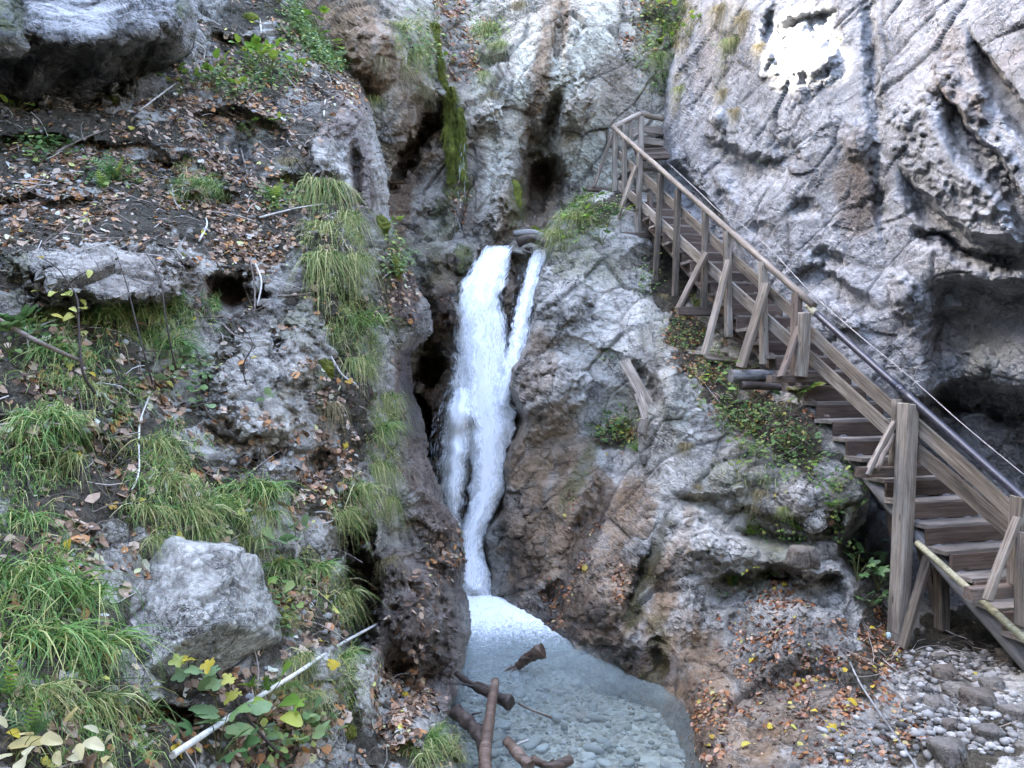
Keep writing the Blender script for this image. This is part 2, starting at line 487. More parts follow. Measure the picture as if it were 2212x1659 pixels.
# ------------------------------------------------------------------ back wall of the gorge with the chute of the fall
build_layer('gorge_wall', (640, 1570), (-700, 1400),
    ctrl=[(560, -700, 19), (1000, -700, 22), (1600, -700, 21), (600, -200, 15.5), (1000, -200, 18.5), (1600, -200, 18),
          (640, 0, 13.8), (700, 0, 13.5), (760, 200, 13.0), (850, 280, 12.8), (900, 80, 13.2), (820, 0, 13.4), (840, 480, 12.8), (720, 400, 13.2),
          (960, 0, 16.4), (985, 100, 15.6), (1000, 180, 14.9), (985, 300, 14.5), (1000, 450, 13.8), (950, 500, 13.5), (905, 380, 14.4),
          (1060, 150, 15.0), (1130, 180, 14.5), (1200, 100, 14.8), (1250, 300, 15.4), (1170, 420, 15.9), (1090, 420, 14.2), (1080, 500, 13.6),
          (1290, 100, 15.4), (1350, 250, 15.5), (1400, 80, 16.2), (1310, 400, 15.3), (1450, 50, 16.5), (1560, 100, 16.5), (1560, 500, 16), (1440, 420, 15.6),
          (1050, 560, 13.4), (1150, 550, 13.7), (1080, 700, 13.0), (1030, 800, 12.6), (985, 880, 12.3), (1050, 1000, 12.2), (960, 1050, 12.0),
          (1040, 1250, 11.6), (920, 800, 12.7), (910, 950, 12.5), (900, 1150, 12.2), (1110, 1000, 12.9), (1160, 900, 13.2), (1230, 700, 14.2), (1250, 550, 14.6),
          (1000, 1330, 11.6), (1110, 1330, 12), (700, 900, 13), (700, 1350, 12.5), (1500, 900, 15), (1500, 1350, 14), (940, 640, 12.2)],
    poly=[(500, -900), (1700, -900), (1700, 1500), (500, 1500)], mat=M['back'], curl=(30, 0),
    bumps=[(890, 330, 34, 130, 38, 2.0, 0.2), (1165, 400, 30, 110, 12, 0.8, 0.1), (1190, 250, 26, 75, 20, 0.9), (1160, 470, 40, 40, 0, 0.2),
           (1205, 90, 22, 110, 8, 0.6), (1100, 640, 26, 95, 2, -0.8, 0.4), (955, 640, 48, 95, -8, -0.8, 0.35),
           (930, 790, 36, 80, 0, 1.7, 0.2), (915, 960, 34, 150, -6, 2.2, 0.3), (985, 900, 45, 50, 0, -0.5, 0.3), (985, 1030, 28, 130, 6, -0.5, 0.3),
           (1110, 940, 18, 70, 0, 1.0, 0.2), (1095, 400, 36, 120, -8, -0.6), (1245, 230, 40, 80, 15, -0.7, 0.2), (1055, 250, 60, 60, 0, -0.5),
           (1215, 350, 24, 40, 0, -0.5), (1230, 420, 24, 60, 0, -0.45), (800, 120, 70, 100, 10, -0.6), (1075, 470, 36, 60, 10, -0.8, 0.3), (1170, 300, 40, 60, 20, 0.7),
           (985, 560, 40, 50, 0, -0.4), (935, 480, 40, 60, 10, 0.4)],
    lips=[([(870, 210), (930, 190), (1000, 200)], 1.1, 26, 140), ([(1110, 310), (1170, 325), (1240, 330)], 0.7, 24, 120), ([(1020, 520), (1090, 540), (1200, 535)], 0.5, 20, 80)],
    paint={'brown': [(760, 120, 140, 210, 0, 1.0), (880, 250, 60, 120, 0, 0.8), (1000, 330, 60, 200, 0, 0.5), (900, 330, 60, 150, 35, 1.0), (850, 470, 40, 140, 8, 1.0), (1165, 180, 30, 170, 6, 0.9), (1160, 420, 60, 120, 0, 0.85),
                     (1100, 470, 40, 90, 0, 0.6), (960, 650, 70, 110, 0, 1.0), (930, 900, 60, 200, 0, 1.0), (1100, 640, 40, 110, 0, 0.7), (1000, 1080, 90, 200, 0, 0.5), (1290, 440, 80, 60, 0, 0.35), (1330, 220, 50, 120, 0, 0.4), (1100, 950, 30, 90, 0, 0.9), (1210, 40, 30, 90, 10, 0.8)],
           'wet': [(1170, 420, 60, 130, 0, 0.6), (900, 400, 70, 160, 20, 0.6), (960, 660, 90, 160, 0, 0.9), (930, 950, 80, 280, 0, 0.95), (1000, 420, 60, 160, 0, 0.75), (985, 100, 40, 140, -10, 0.6), (1100, 640, 50, 130, 0, 0.8), (1100, 950, 40, 120, 0, 0.9), (900, 560, 50, 100, 0, 0.5), (1020, 1150, 80, 160, 0, 0.7)],
           'moss': [(978, 280, 26, 110, 0, 1.0), (985, 400, 40, 40, 0, 0.9), (960, 470, 30, 60, 0, 0.6), (1000, 560, 26, 50, 0, 0.9), (932, 120, 12, 90, -12, 0.9), (1115, 440, 22, 70, 0, 0.7), (1000, 650, 20, 80, 0, 0.6), (930, 560, 60, 80, 0, 0.35), (1180, 330, 60, 40, 0, 0.4), (1060, 90, 60, 60, 0, 0.35), (900, 70, 60, 80, 0, 0.4)],
           'pale': [(1060, 330, 80, 120, 0, 0.35), (1140, 150, 50, 120, 10, 0.7), (1300, 330, 90, 110, 0, 0.75), (1230, 120, 60, 120, 0, 0.5), (1290, 60, 60, 80, 0, 0.6), (1030, 200, 40, 80, 0, 0.4)],
           'soil': [(980, 30, 50, 70, -15, 0.45), (1000, 130, 30, 50, -15, 0.4), (1420, 60, 70, 80, 20, 0.5), (890, 40, 40, 60, 0, 0.3), (1410, 200, 40, 60, 0, 0.35)],
           'leaf': [(975, 40, 50, 90, -15, 0.9), (1000, 130, 40, 60, -15, 1.0), (1020, 70, 50, 40, 0, 0.7), (1400, 70, 70, 90, 20, 0.5), (985, 440, 30, 60, 0, 0.35), (960, 690, 30, 70, 0, 0.3)]},
    dip=55, seed=3, amp=1.05, big=1.1, ab=0.75)

# ------------------------------------------------------------------ grey limestone cliff behind the stairs
build_layer('cliff', (1400, 2650), (-700, 1480),
    ctrl=[(1430, 300, 15.3), (1430, 0, 16.4), (1500, -250, 17.5), (1450, 600, 15.0), (1600, 300, 12.7), (1600, 0, 13.2), (1600, 550, 12.6), (1700, 200, 11.6), (1700, 650, 11.5),
          (1800, 100, 10.9), (1800, 400, 10.6), (1800, 650, 10.4), (1800, 850, 10.3), (1880, 100, 10.3), (1900, 400, 9.9), (1930, 560, 9.6), (1930, 700, 9.5),
          (2000, 100, 9.3), (2000, 300, 9.0), (2000, 500, 8.9), (2100, 300, 8.2), (2212, 150, 7.7), (2212, 400, 7.3), (2212, 560, 7.2), (2100, 560, 7.9),
          (2212, 700, 7.75), (2212, 800, 7.5), (2050, 700, 8.85), (2050, 800, 8.75), (1950, 820, 9.3), (2000, 950, 9.3), (2100, 950, 8.8), (2212, 1000, 8.5), (2100, 1100, 8.9),
          (1900, 950, 9.9), (1900, 1200, 9.9), (2000, 1300, 9.2), (2212, 1250, 8.4), (2212, 1450, 8.0), (1800, 1100, 10.6), (1650, 900, 12.2), (1800, 1450, 10.5), (1600, 1300, 13),
          (2600, 200, 6.0), (2600, 700, 6.4), (2600, 1400, 6.3), (2600, -600, 7.5), (1800, -600, 13.5), (1500, -700, 19), (2200, -600, 9.5)],
    poly=[(1540, -900), (1510, -300), (1490, -20), (1462, 100), (1434, 180), (1426, 260), (1430, 340), (1420, 420), (1450, 620), (1500, 800), (1560, 1000), (1700, 1250), (1800, 1560), (2800, 1560), (2800, -900)],
    mat=M['cliff'], curl=(26, 0.9),
    bumps=[(1885, 150, 26, 220, -4, 0.28), (1900, 430, 24, 140, -6, 0.26), (2060, 330, 120, 210, -20, -0.35, 0.2), (1730, 110, 90, 110, 20, -0.3, 0.3),
           (1600, 390, 45, 60, 0, 0.28), (1480, 390, 40, 60, 0, 0.25), (1700, 330, 80, 40, 20, 0.18), (1740, 450, 50, 26, 10, 0.2), (1640, 500, 40, 30, 0, 0.18), (1560, 440, 30, 50, 0, 0.2),
            (2060, 660, 40, 30, 30, -0.3), (1960, 650, 40, 80, -20, -0.35), (2120, 780, 80, 50, 20, -0.3),
           (1550, 250, 30, 40, 0, -0.3), (1850, 300, 40, 60, 0, -0.25), (1790, 560, 60, 30, 15, 0.25), (1840, 700, 40, 50, 0, -0.2), (2050, 880, 60, 30, 20, 0.5),
           (2150, 900, 90, 40, 20, 0.5), (1590, 90, 24, 120, 12, 0.25), (1660, 60, 20, 60, 10, 0.4)],
    lips=[([(1985, 590), (2040, 592), (2120, 588), (2400, 600)], 0.55, 40, 420), ([(1930, 850), (2000, 845), (2080, 812), (2200, 830), (2400, 840)], 0.65, 34, 420),
          ([(1640, 40), (1690, 45), (1770, 10), (1830, 0)], 0.35, 20, 120),
          ([(2010, 160), (2080, 250), (2150, 320), (2212, 420), (2350, 470)], 0.7, 18, 130),
          ([(2080, 20), (2130, 120), (2180, 180), (2300, 300)], 0.55, 18, 110),
          ([(1930, 340), (2000, 420), (2100, 500), (2212, 520), (2350, 560)], 0.6, 18, 90),
          ([(1950, 480), (2050, 500), (2130, 545), (2230, 540)], 0.45, 16, 60),
          ([(1690, 590), (1760, 560), (1830, 600), (1900, 640)], 0.3, 20, 80),
          ([(1500, 280), (1560, 300), (1640, 330), (1720, 320)], 0.35, 22, 90),
          ([(1440, 330), (1500, 380), (1570, 470), (1620, 560)], 0.6, 22, 130),
          ([(1860, 180), (1890, 250), (1920, 270)], 0.2, 14, 60)],
    paint={'brown': [(1850, 430, 60, 110, 0, 0.55), (2060, 130, 70, 80, 0, 0.35), (2080, 230, 100, 40, 35, 0.45), (1860, 320, 40, 60, 0, 0.3), (2200, 140, 60, 60, 0, 0.3), (2050, 720, 90, 80, 0, 0.25), (1560, 90, 60, 130, 20, 0.25)],
           'wet': [(1860, 430, 60, 90, 0, 0.5), (2130, 700, 140, 120, 0, 0.22), (2100, 1000, 200, 160, 0, 0.25), (2000, 1200, 260, 200, 0, 0.5)],
           'moss': [(1470, 60, 40, 90, 0, 0.5), (2130, 760, 90, 60, 0, 0.35), (1580, 60, 30, 110, 15, 0.3), (1560, 160, 20, 80, 5, 0.3)],
           'pale': [(1730, 110, 90, 110, 20, 0.55), (1560, 330, 140, 160, 0, 0.5), (1760, 600, 180, 160, 0, 0.5), (1740, 270, 80, 60, 0, 0.5), (1580, 520, 80, 80, 0, 0.4), (1680, 430, 120, 90, 0, 0.45), (2020, 560, 100, 40, 0, 0.3)],
           'soil': [(1480, 60, 40, 80, 10, 0.45)]},
    dip=38, seed=5, amp=0.66, big=1.0, ab=0.40, shat=0.75, aniso=(1.9, 1.0, 0.55),
    amp_soft=[(1850, 200, 40, 220, 0, 0.6), (1730, 120, 80, 100, 0, 0.4), (2080, 330, 130, 130, 0, 0.6), (2080, 460, 130, 100, 0, 0.5), (2140, 700, 120, 100, 0, 0.5), (2150, 150, 80, 110, 0, 0.5)])

# ------------------------------------------------------------------ right outcrop below the stairs and the gravel ledge
build_layer('outcrop', (985, 2650), (380, 2000),
    ctrl=[(1045, 1290, 11.0), (1140, 1335, 10.1), (1230, 1390, 9.1), (1350, 1450, 8.25), (1440, 1490, 7.74), (1500, 1620, 6.47), (1570, 1720, 5.8), (1512, 1660, 6.25),
          (1025, 1160, 11.2), (1075, 1050, 11.3), (1100, 830, 11.5), (1145, 660, 12.2), (1190, 500, 13.2), (1300, 430, 13.8), (1360, 500, 13.4), (1400, 560, 13.0),
          (1450, 690, 12.0), (1520, 770, 11.2), (1580, 810, 10.7), (1700, 845, 9.5), (1600, 900, 10.0), (1760, 900, 9.1), (1550, 700, 12.3), (1680, 790, 10.8), (1450, 560, 13.6), (1780, 850, 9.9),
          (1250, 600, 12.3), (1300, 750, 11.6), (1200, 850, 11.1), (1350, 860, 11.4), (1420, 800, 10.6), (1450, 900, 9.9), (1430, 1000, 9.9), (1340, 940, 11.2), (1300, 1000, 11.0), (1200, 1050, 10.9),
          (1150, 1200, 10.7), (1250, 1200, 10.1), (1350, 1150, 9.8), (1450, 1100, 9.5), (1550, 1000, 9.5), (1650, 950, 9.35), (1750, 960, 8.9), (1830, 1000, 8.6), (1865, 1060, 8.5),
          (1650, 1100, 8.7), (1750, 1100, 8.3), (1550, 1150, 8.8), (1600, 1200, 8.5), (1700, 1200, 8.0), (1790, 1180, 8.05),
          (1350, 1300, 8.95), (1450, 1300, 8.4), (1550, 1300, 8.1), (1650, 1300, 7.8), (1750, 1300, 7.5), (1850, 1290, 7.8), (1920, 1270, 8.4), (1940, 1390, 7.65), (2050, 1380, 7.6), (2110, 1340, 8.2), (2212, 1350, 7.7),
          (1600, 1500, 7.0), (1700, 1500, 6.8), (1800, 1500, 6.6), (1900, 1500, 6.6), (2000, 1500, 6.5), (2150, 1480, 6.4), (1560, 1640, 6.15), (1700, 1640, 5.9), (1850, 1640, 5.7), (2000, 1640, 5.6), (2212, 1640, 5.3),
          (1450, 1640, 7.3), (1350, 1560, 8.3), (1200, 1480, 9.2), (1080, 1400, 10.8), (1450, 1900, 5.5), (1750, 1900, 4.6), (2500, 1900, 3.9), (2600, 1350, 6.4)],
    poly=[(1045, 1340), (1052, 1230), (1040, 1200), (1034, 1160), (1048, 1130), (1074, 1100), (1078, 1060), (1074, 1000), (1094, 960), (1126, 912), (1106, 875), (1087, 835), (1094, 795), (1128, 745), (1140, 700), (1144, 660), (1160, 590), (1186, 500), (1214, 465), (1300, 406), (1345, 410), (1410, 420),
          (1480, 540), (1570, 650), (1690, 740), (1770, 810), (1815, 890), (1845, 960), (1876, 1060), (1866, 1120), (1815, 1190), (1850, 1240), (1930, 1270), (2050, 1300), (2212, 1270), (2800, 1200), (2800, 2100), (1400, 2100), (1380, 1700), (1300, 1560), (1180, 1480), (1080, 1400)],
    mat=M['outcrop'], curl=(24, 1.1),
    bumps=[(1395, 830, 26, 80, -30, 0.5), (1180, 860, 90, 110, 30, -0.5, 0.1), (1120, 1150, 70, 90, 0, -0.35), (1230, 640, 90, 120, 0, -0.3), (1450, 830, 45, 90, 0, -0.35),
           (1390, 1230, 30, 170, 22, 0.4), (1240, 1160, 24, 150, 25, 0.35), (1190, 1290, 40, 50, 0, 0.5), (1480, 1180, 110, 120, 0, -0.4), (1420, 1420, 26, 70, -10, 0.35), (1300, 1310, 60, 110, 10, -0.4), (1350, 1390, 40, 60, 0, -0.3),
           (1660, 1160, 160, 28, 8, 0.35), (1560, 1190, 90, 60, 0, -0.35), (1720, 1070, 50, 50, -30, -0.35), (1580, 1030, 50, 60, 0, -0.3), (1700, 1240, 110, 24, 10, 0.4), (1750, 1195, 50, 34, 0, -0.35),
           (1480, 1330, 70, 100, 0, -0.25), (1600, 1330, 40, 120, 15, 0.2), (1700, 1400, 60, 130, 30, -0.2), (1850, 1460, 120, 40, 30, -0.15), (2000, 1540, 60, 40, 0, -0.15), (1800, 1120, 40, 60, 0, 0.3), (1640, 1020, 60, 40, 0, -0.2)],
    lips=[([(1140, 760), (1220, 720), (1300, 735), (1380, 790)], 0.12, 20, 90), ([(1440, 1050), (1560, 1075), (1680, 1100), (1790, 1130), (1850, 1130)], 0.4, 24, 110), ([(1500, 1240), (1620, 1225), (1740, 1240), (1840, 1230)], 0.45, 22, 90)],
    paint={'brown': [(1200, 1160, 150, 200, 20, 0.72), (1300, 1280, 130, 150, 0, 0.7), (1180, 980, 110, 140, 0, 0.6), (1450, 1440, 110, 130, 0, 0.78), (1520, 1500, 90, 170, 0, 0.72), (1580, 1600, 160, 80, 0, 0.7), (1150, 800, 70, 110, 0, 0.4), (1350, 1120, 80, 120, 10, 0.7), (1680, 1540, 200, 120, 0, 0.45), (1440, 1260, 40, 160, 15, 0.75)],
           'wet': [(1100, 1200, 80, 140, 0, 0.6), (1230, 1330, 120, 70, 10, 0.95), (1380, 1430, 140, 60, 30, 0.95), (1500, 1580, 60, 150, -10, 0.9), (1260, 1180, 30, 160, 25, 0.9), (1400, 1230, 30, 170, 22, 0.9), (1700, 1420, 220, 150, 20, 0.55), (1650, 1240, 180, 40, 8, 0.6), (1800, 1580, 250, 80, 0, 0.5), (1200, 1300, 60, 70, 0, 1)],
           'moss': [(1240, 540, 70, 70, 0, 0.6), (1400, 1240, 26, 160, 22, 0.5), (1250, 1030, 22, 120, 25, 0.6), (1420, 700, 50, 90, 0, 0.3), (1600, 1040, 120, 60, 0, 0.4), (1700, 1180, 120, 40, 0, 0.6), (1830, 1080, 40, 70, 0, 0.5), (1620, 1260, 60, 50, 0, 0.5), (1350, 880, 90, 50, 0, 0.4), (1310, 570, 90, 60, 0, 0.4), (1420, 1400, 30, 120, 0, 0.5), (1460, 870, 40, 120, 0, 0.3)],
           'pale': [(1340, 690, 90, 90, 0, 0.5), (1460, 940, 60, 140, 0, 0.7), (1480, 1150, 130, 110, 0, 0.75), (1580, 1110, 50, 90, 10, 0.75), (1560, 1210, 90, 60, 0, 0.6), (1760, 1190, 60, 40, 0, 0.6), (1300, 860, 60, 60, 0, 0.3), (1440, 1030, 60, 100, 0, 0.5), (1520, 880, 60, 60, 0, 0.4)],
           'soil': [(1300, 455, 80, 40, -20, 0.8), (1370, 560, 60, 40, 0, 0.5), (1335, 950, 60, 40, 12, 0.6), (1560, 800, 130, 50, 20, 0.95), (1650, 900, 150, 60, 20, 0.9), (1720, 960, 100, 60, 20, 0.8), (1490, 720, 60, 60, 0, 0.9), (1620, 700, 100, 60, 40, 1), (1450, 600, 60, 90, 0, 1), (1890, 1390, 60, 130, 10, 0.85), (2060, 1420, 170, 70, 0, 0.9), (2100, 1360, 120, 70, 0, 0.8), (2060, 1590, 220, 90, 0, 0.75), (1880, 1620, 160, 50, 0, 0.45), (1780, 870, 60, 60, 0, 0.9), (1780, 1160, 70, 20, 0, 0.4), (1900, 1270, 70, 60, 0, 0.6), (1760, 1420, 120, 90, 25, 0.4)],
           'leaf': [(1340, 940, 50, 70, 15, 0.8), (1560, 800, 140, 50, 20, 0.9), (1650, 900, 140, 70, 20, 0.8), (1250, 1240, 16, 130, 25, 1.0), (1190, 1290, 30, 50, 0, 1.0), (1340, 1260, 26, 60, 10, 0.9), (1480, 720, 60, 60, 0, 0.8), (1740, 1430, 220, 120, 25, 1.0), (1640, 1360, 90, 120, 0, 0.6), (1800, 1560, 260, 100, 0, 0.75), (1900, 1400, 70, 130, 10, 1.0), (1540, 1560, 60, 120, 0, 0.7), (1600, 700, 100, 60, 40, 0.8), (1700, 1290, 100, 40, 0, 0.6), (1760, 1100, 100, 60, 0, 0.25), (1230, 1110, 30, 60, 0, 0.4)]},
    dip=40, seed=8, amp=0.85, big=0.85, ab=0.5, shat=0.8,
    amp_soft=[(1200, 950, 140, 150, 0, 0.5), (1480, 1140, 110, 120, 0, 0.5), (1480, 1500, 80, 160, 0, 0.6), (1850, 1560, 300, 110, 0, 0.55), (1650, 1640, 200, 60, 0, 0.6)])

# ------------------------------------------------------------------ left slope with grass and leaf litter
build_layer('slope', (-600, 1040), (-260, 2000),
    ctrl=[(-400, 1800, 2.1), (0, 1659, 2.9), (-400, 1200, 3.2), (250, 1659, 3.5), (500, 1659, 4.3), (750, 1659, 5.2), (900, 1600, 5.9), (990, 1640, 6.2), (900, 1900, 4.9), (400, 1900, 3.3), (1000, 1850, 5.3),
          (0, 1400, 3.4), (200, 1400, 3.9), (400, 1380, 4.7), (560, 1350, 5.2), (650, 1450, 5.15), (760, 1480, 5.8), (800, 1330, 6.4), (900, 1500, 7.0), (975, 1450, 7.7), (1000, 1240, 8.9),
          (0, 1150, 4.0), (200, 1100, 4.5), (350, 1100, 5.0), (500, 1100, 5.6), (650, 1150, 6.1), (780, 1100, 6.9), (880, 1150, 8.2), (950, 1120, 8.8),
          (0, 850, 4.8), (200, 850, 5.3), (400, 850, 6.2), (550, 850, 6.6), (650, 900, 6.8), (770, 850, 7.8), (850, 900, 8.6), (900, 960, 9.2),
          (0, 700, 5.4), (200, 660, 5.9), (400, 660, 6.6), (550, 640, 7.6), (700, 650, 8.0), (820, 650, 9.0), (900, 680, 9.6), (200, 540, 6.3), (380, 540, 6.9), (0, 540, 6.0),
          (0, 470, 6.8), (200, 460, 7.2), (400, 460, 7.7), (600, 470, 8.4), (720, 450, 8.9), (820, 450, 9.8),
          (0, 300, 7.9), (200, 280, 8.5), (400, 260, 9.1), (600, 260, 9.8), (720, 260, 10.3), (810, 300, 10.6),
          (0, 100, 9.2), (300, 80, 10.0), (500, 80, 10.8), (650, 80, 11.6), (760, 170, 11.6),
          (-500, 300, 6.8), (-500, 700, 4.4), (-500, 0, 8.3), (300, -250, 12.0), (700, -300, 14), (-400, -400, 10), (700, -700, 17), (-500, -700, 11.5), (200, -700, 14)],
    poly=[(-900, -900), (560, -900), (590, -100), (640, 40), (690, 115), (740, 150), (778, 180), (800, 260), (806, 300), (834, 370), (824, 445), (848, 505), (872, 555), (892, 620), (918, 666), (926, 712), (880, 768), (884, 853), (904, 907), (908, 965), (930, 1033), (966, 1104), (988, 1140), (1000, 1221), (990, 1262), (1002, 1300), (1014, 1367), (1004, 1452), (1002, 1503), (985, 1547), (1000, 1598), (1003, 1700), (1040, 1900), (1060, 2100), (-900, 2100)],
    mat=M['slope'], curl=(34, 0.9),
    bumps=[(140, 120, 270, 125, -16, 1.3, 0.45), (210, 590, 230, 85, 6, -0.45, 0.6), (500, 640, 80, 55, 10, 0.65, 0.3), (560, 840, 130, 170, -15, -0.3, 0.35), (640, 780, 60, 110, 0, -0.35, 0.3), (690, 1000, 36, 70, 20, 0.45), (600, 1000, 60, 60, 0, -0.2),
           (520, 330, 40, 80, 10, 0.7, 0.2), (430, 390, 90, 40, 12, -0.35, 0.3), (480, 430, 50, 30, 20, 0.5), (440, 130, 40, 60, 0, 0.4), (700, 330, 60, 70, 0, -0.35, 0.3), (740, 260, 60, 50, 0, -0.2),
           (770, 380, 20, 90, -6, 0.55), (815, 330, 22, 80, -4, -0.25), (775, 1270, 60, 170, 0, 1.4, 0.4), (740, 1180, 50, 60, 0, 0.6), (900, 1330, 80, 150, -8, -0.6, 0.3), (920, 1150, 60, 60, 30, -0.3),
           (790, 1480, 40, 120, 5, -0.3, 0.3), (900, 1560, 80, 70, 0, -0.3, 0.4), (850, 1440, 40, 60, 10, 0.35), (370, 1540, 130, 30, 10, 0.5, 0.2), (780, 900, 60, 200, -6, -0.25), (720, 560, 80, 140, -8, -0.35, 0.2), (870, 680, 50, 60, 0, -0.25), (860, 820, 40, 120, 0, 0.2),
           (100, 920, 80, 80, 0, -0.2), (120, 1020, 60, 60, 0, 0.3), (540, 1050, 60, 20, 0, -0.1), (250, 1000, 60, 70, 0, 0.2), (940, 1230, 60, 30, 30, 0.25), (880, 1240, 50, 26, 20, -0.2)],
    lips=[([(0, 690), (150, 650), (300, 640), (420, 640)], 0.3, 18, 60), ([(400, 600), (470, 590), (560, 610)], 0.3, 16, 70), ([(650, 980), (720, 990)], 0.3, 20, 70), ([(690, 560), (760, 640), (800, 660)], 0.3, 20, 80),
          ([(820, 1130), (900, 1110), (1010, 1180)], 0.25, 16, 70), ([(-100, 300), (120, 285), (300, 300), (420, 340)], 0.28, 16, 60), ([(260, 350), (360, 330), (520, 380)], 0.35, 16, 70), ([(400, 240), (520, 230), (640, 290)], 0.40, 18, 90), ([(-100, 430), (80, 415), (240, 430)], 0.25, 16, 50), ([(560, 380), (640, 370), (720, 410)], 0.35, 16, 70), ([(420, 60), (520, 80), (600, 60)], 0.35, 18, 70), ([(60, 930), (140, 900), (230, 950)], 0.3, 18, 80), ([(420, 900), (520, 940), (640, 930)], 0.25, 16, 70), ([(830, 1420), (900, 1440), (990, 1420)], 0.3, 18, 60)],
    paint={'rock': [(210, 585, 225, 72, 3, 1), (570, 850, 120, 165, -15, 1), (640, 760, 60, 100, 0, 0.9), (485, 650, 80, 60, 0, 1), (790, 1490, 50, 130, 0, 1), (720, 330, 60, 70, 0, 0.9), (760, 260, 50, 60, 0, 0.9), (520, 320, 60, 70, 10, 0.9), (440, 120, 50, 60, 0, 0.9), (430, 385, 70, 40, 12, 0.8), (560, 270, 60, 40, 0, 0.7), (660, 220, 50, 40, 0, 0.7), (460, 210, 50, 30, 0, 0.7), (300, 200, 90, 40, -30, 0.9), (120, 920, 60, 50, 0, 0.7), (480, 960, 110, 60, 10, 0.7), (610, 1010, 60, 40, 0, 0.7), (700, 960, 40, 60, 20, 0.8), (870, 640, 40, 70, 0, 0.8), (880, 1560, 90, 60, 0, 0.8), (620, 1370, 40, 50, 0, 0.6), (910, 1260, 110, 230, -8, 1), (330, 330, 120, 26, 10, 0.8), (120, 420, 120, 22, -6, 0.7), (600, 380, 60, 40, 0, 0.8), (340, 250, 60, 30, -20, 0.8), (560, 80, 60, 30, -30, 0.7), (380, 1220, 120, 50, -10, 0.9)],
           'soil': [(200, 250, 300, 60, -8, 0.9), (250, 380, 400, 140, -10, 1.0), (830, 640, 50, 160, -8, 0.5), (330, 260, 200, 60, -25, 0.9), (550, 470, 160, 130, 15, 0.95), (500, 150, 150, 130, -20, 0.85), (620, 330, 120, 110, 0, 0.7), (150, 800, 260, 140, 0, 0.95), (200, 1020, 260, 160, 0, 0.95), (430, 1080, 180, 110, 0, 0.9), (100, 1350, 200, 240, 0, 0.95), (200, 1620, 320, 110, 0, 0.95), (550, 1560, 200, 120, 0, 0.9), (640, 1300, 110, 130, 0, 0.9), (720, 640, 70, 190, -10, 0.75), (760, 880, 60, 200, -10, 0.85), (700, 1080, 90, 90, 0, 0.85), (560, 1000, 60, 60, 0, 0.4), (850, 1540, 70, 60, 0, 0.4), (930, 1620, 70, 50, 0, 0.6), (400, 1000, 100, 80, 0, 0.8), (560, 60, 120, 110, 0, 0.7), (540, 220, 160, 60, 0, 0.6), (700, 450, 60, 80, 0, 0.9)],
           'leaf': [(250, 380, 380, 130, -10, 0.9), (550, 470, 160, 140, 15, 1.0), (500, 200, 220, 120, -20, 0.65), (200, 850, 250, 140, 0, 0.6), (420, 1100, 190, 110, 0, 0.6), (720, 920, 60, 160, -15, 1.0), (680, 1080, 100, 80, 0, 0.9), (560, 1560, 220, 120, 0, 1.0), (850, 1520, 80, 110, 0, 0.9), (900, 1330, 60, 130, 0, 0.10), (200, 1180, 240, 80, 0, 0.6), (640, 1330, 120, 100, 0, 0.6), (960, 1200, 60, 70, 30, 0.6), (100, 1560, 240, 160, 0, 0.4), (620, 980, 100, 80, 0, 0.4), (680, 120, 80, 140, -35, 0.7), (860, 640, 50, 100, 0, 0.3), (480, 900, 120, 80, 20, 0.35)],
           'grass': [(60, 1350, 170, 240, 0, 1.0), (350, 1020, 90, 160, 0, 0.9), (520, 1100, 110, 80, 0, 0.9), (150, 820, 160, 120, 0, 0.8), (720, 560, 80, 170, -8, 1.0), (770, 740, 60, 100, 0, 1.0), (810, 960, 50, 110, 0, 1.0), (760, 1080, 70, 60, 0, 0.8), (660, 1270, 110, 100, 20, 0.9), (680, 1480, 90, 100, 0, 0.7), (930, 1620, 70, 50, 0, 0.9), (330, 690, 200, 50, 0, 0.7), (40, 1000, 140, 120, 0, 0.8), (430, 400, 60, 40, 20, 0.6), (200, 1580, 160, 100, 0, 0.6)],
           'brown': [(855, 620, 60, 120, -8, 0.9), (880, 830, 40, 120, 0, 0.9), (740, 240, 60, 100, 0, 0.6), (900, 1330, 130, 240, 0, 0.55), (940, 1130, 70, 80, 0, 0.6), (900, 1000, 50, 120, 0, 0.6), (780, 400, 40, 120, 0, 0.5), (300, 590, 150, 60, 0, 0.25), (480, 640, 90, 50, 0, 0.7)],
           'wet': [(860, 620, 60, 120, -8, 0.8), (885, 830, 36, 140, 0, 0.9), (500, 330, 120, 110, 0, 0.6), (640, 260, 120, 80, 0, 0.5), (900, 1300, 130, 270, 0, 0.45), (900, 800, 50, 200, 0, 0.4), (780, 420, 30, 140, 0, 0.8), (760, 300, 60, 80, 0, 0.4), (500, 660, 90, 60, 0, 0.6), (900, 1600, 80, 60, 0, 0.1), (500, 130, 80, 60, 0, 0.5), (770, 1280, 70, 160, 0, 0.7)],
           'moss': [(610, 340, 50, 60, 0, 0.7), (700, 820, 30, 70, 0, 0.85), (840, 560, 40, 90, 0, 0.7), (820, 500, 24, 30, 0, 1), (640, 700, 50, 60, 0, 0.6), (400, 420, 70, 40, 0, 0.6), (560, 290, 60, 60, 0, 0.5), (750, 1550, 40, 50, 0, 0.6), (30, 560, 40, 120, 0, 0.6), (380, 370, 50, 30, 0, 0.4), (600, 1080, 40, 40, 0, 0.5), (20, 30, 60, 60, 0, 0.6)],
           'pale': [(200, 580, 180, 70, 0, 0.35), (580, 860, 100, 150, -15, 0.45), (640, 760, 50, 90, 0, 0.4), (790, 1490, 50, 120, 0, 0.8), (900, 1540, 70, 50, 0, 0.6), (520, 940, 60, 60, 0, 0.5), (760, 290, 50, 50, 0, 0.4), (720, 330, 50, 60, 0, 0.4)]},
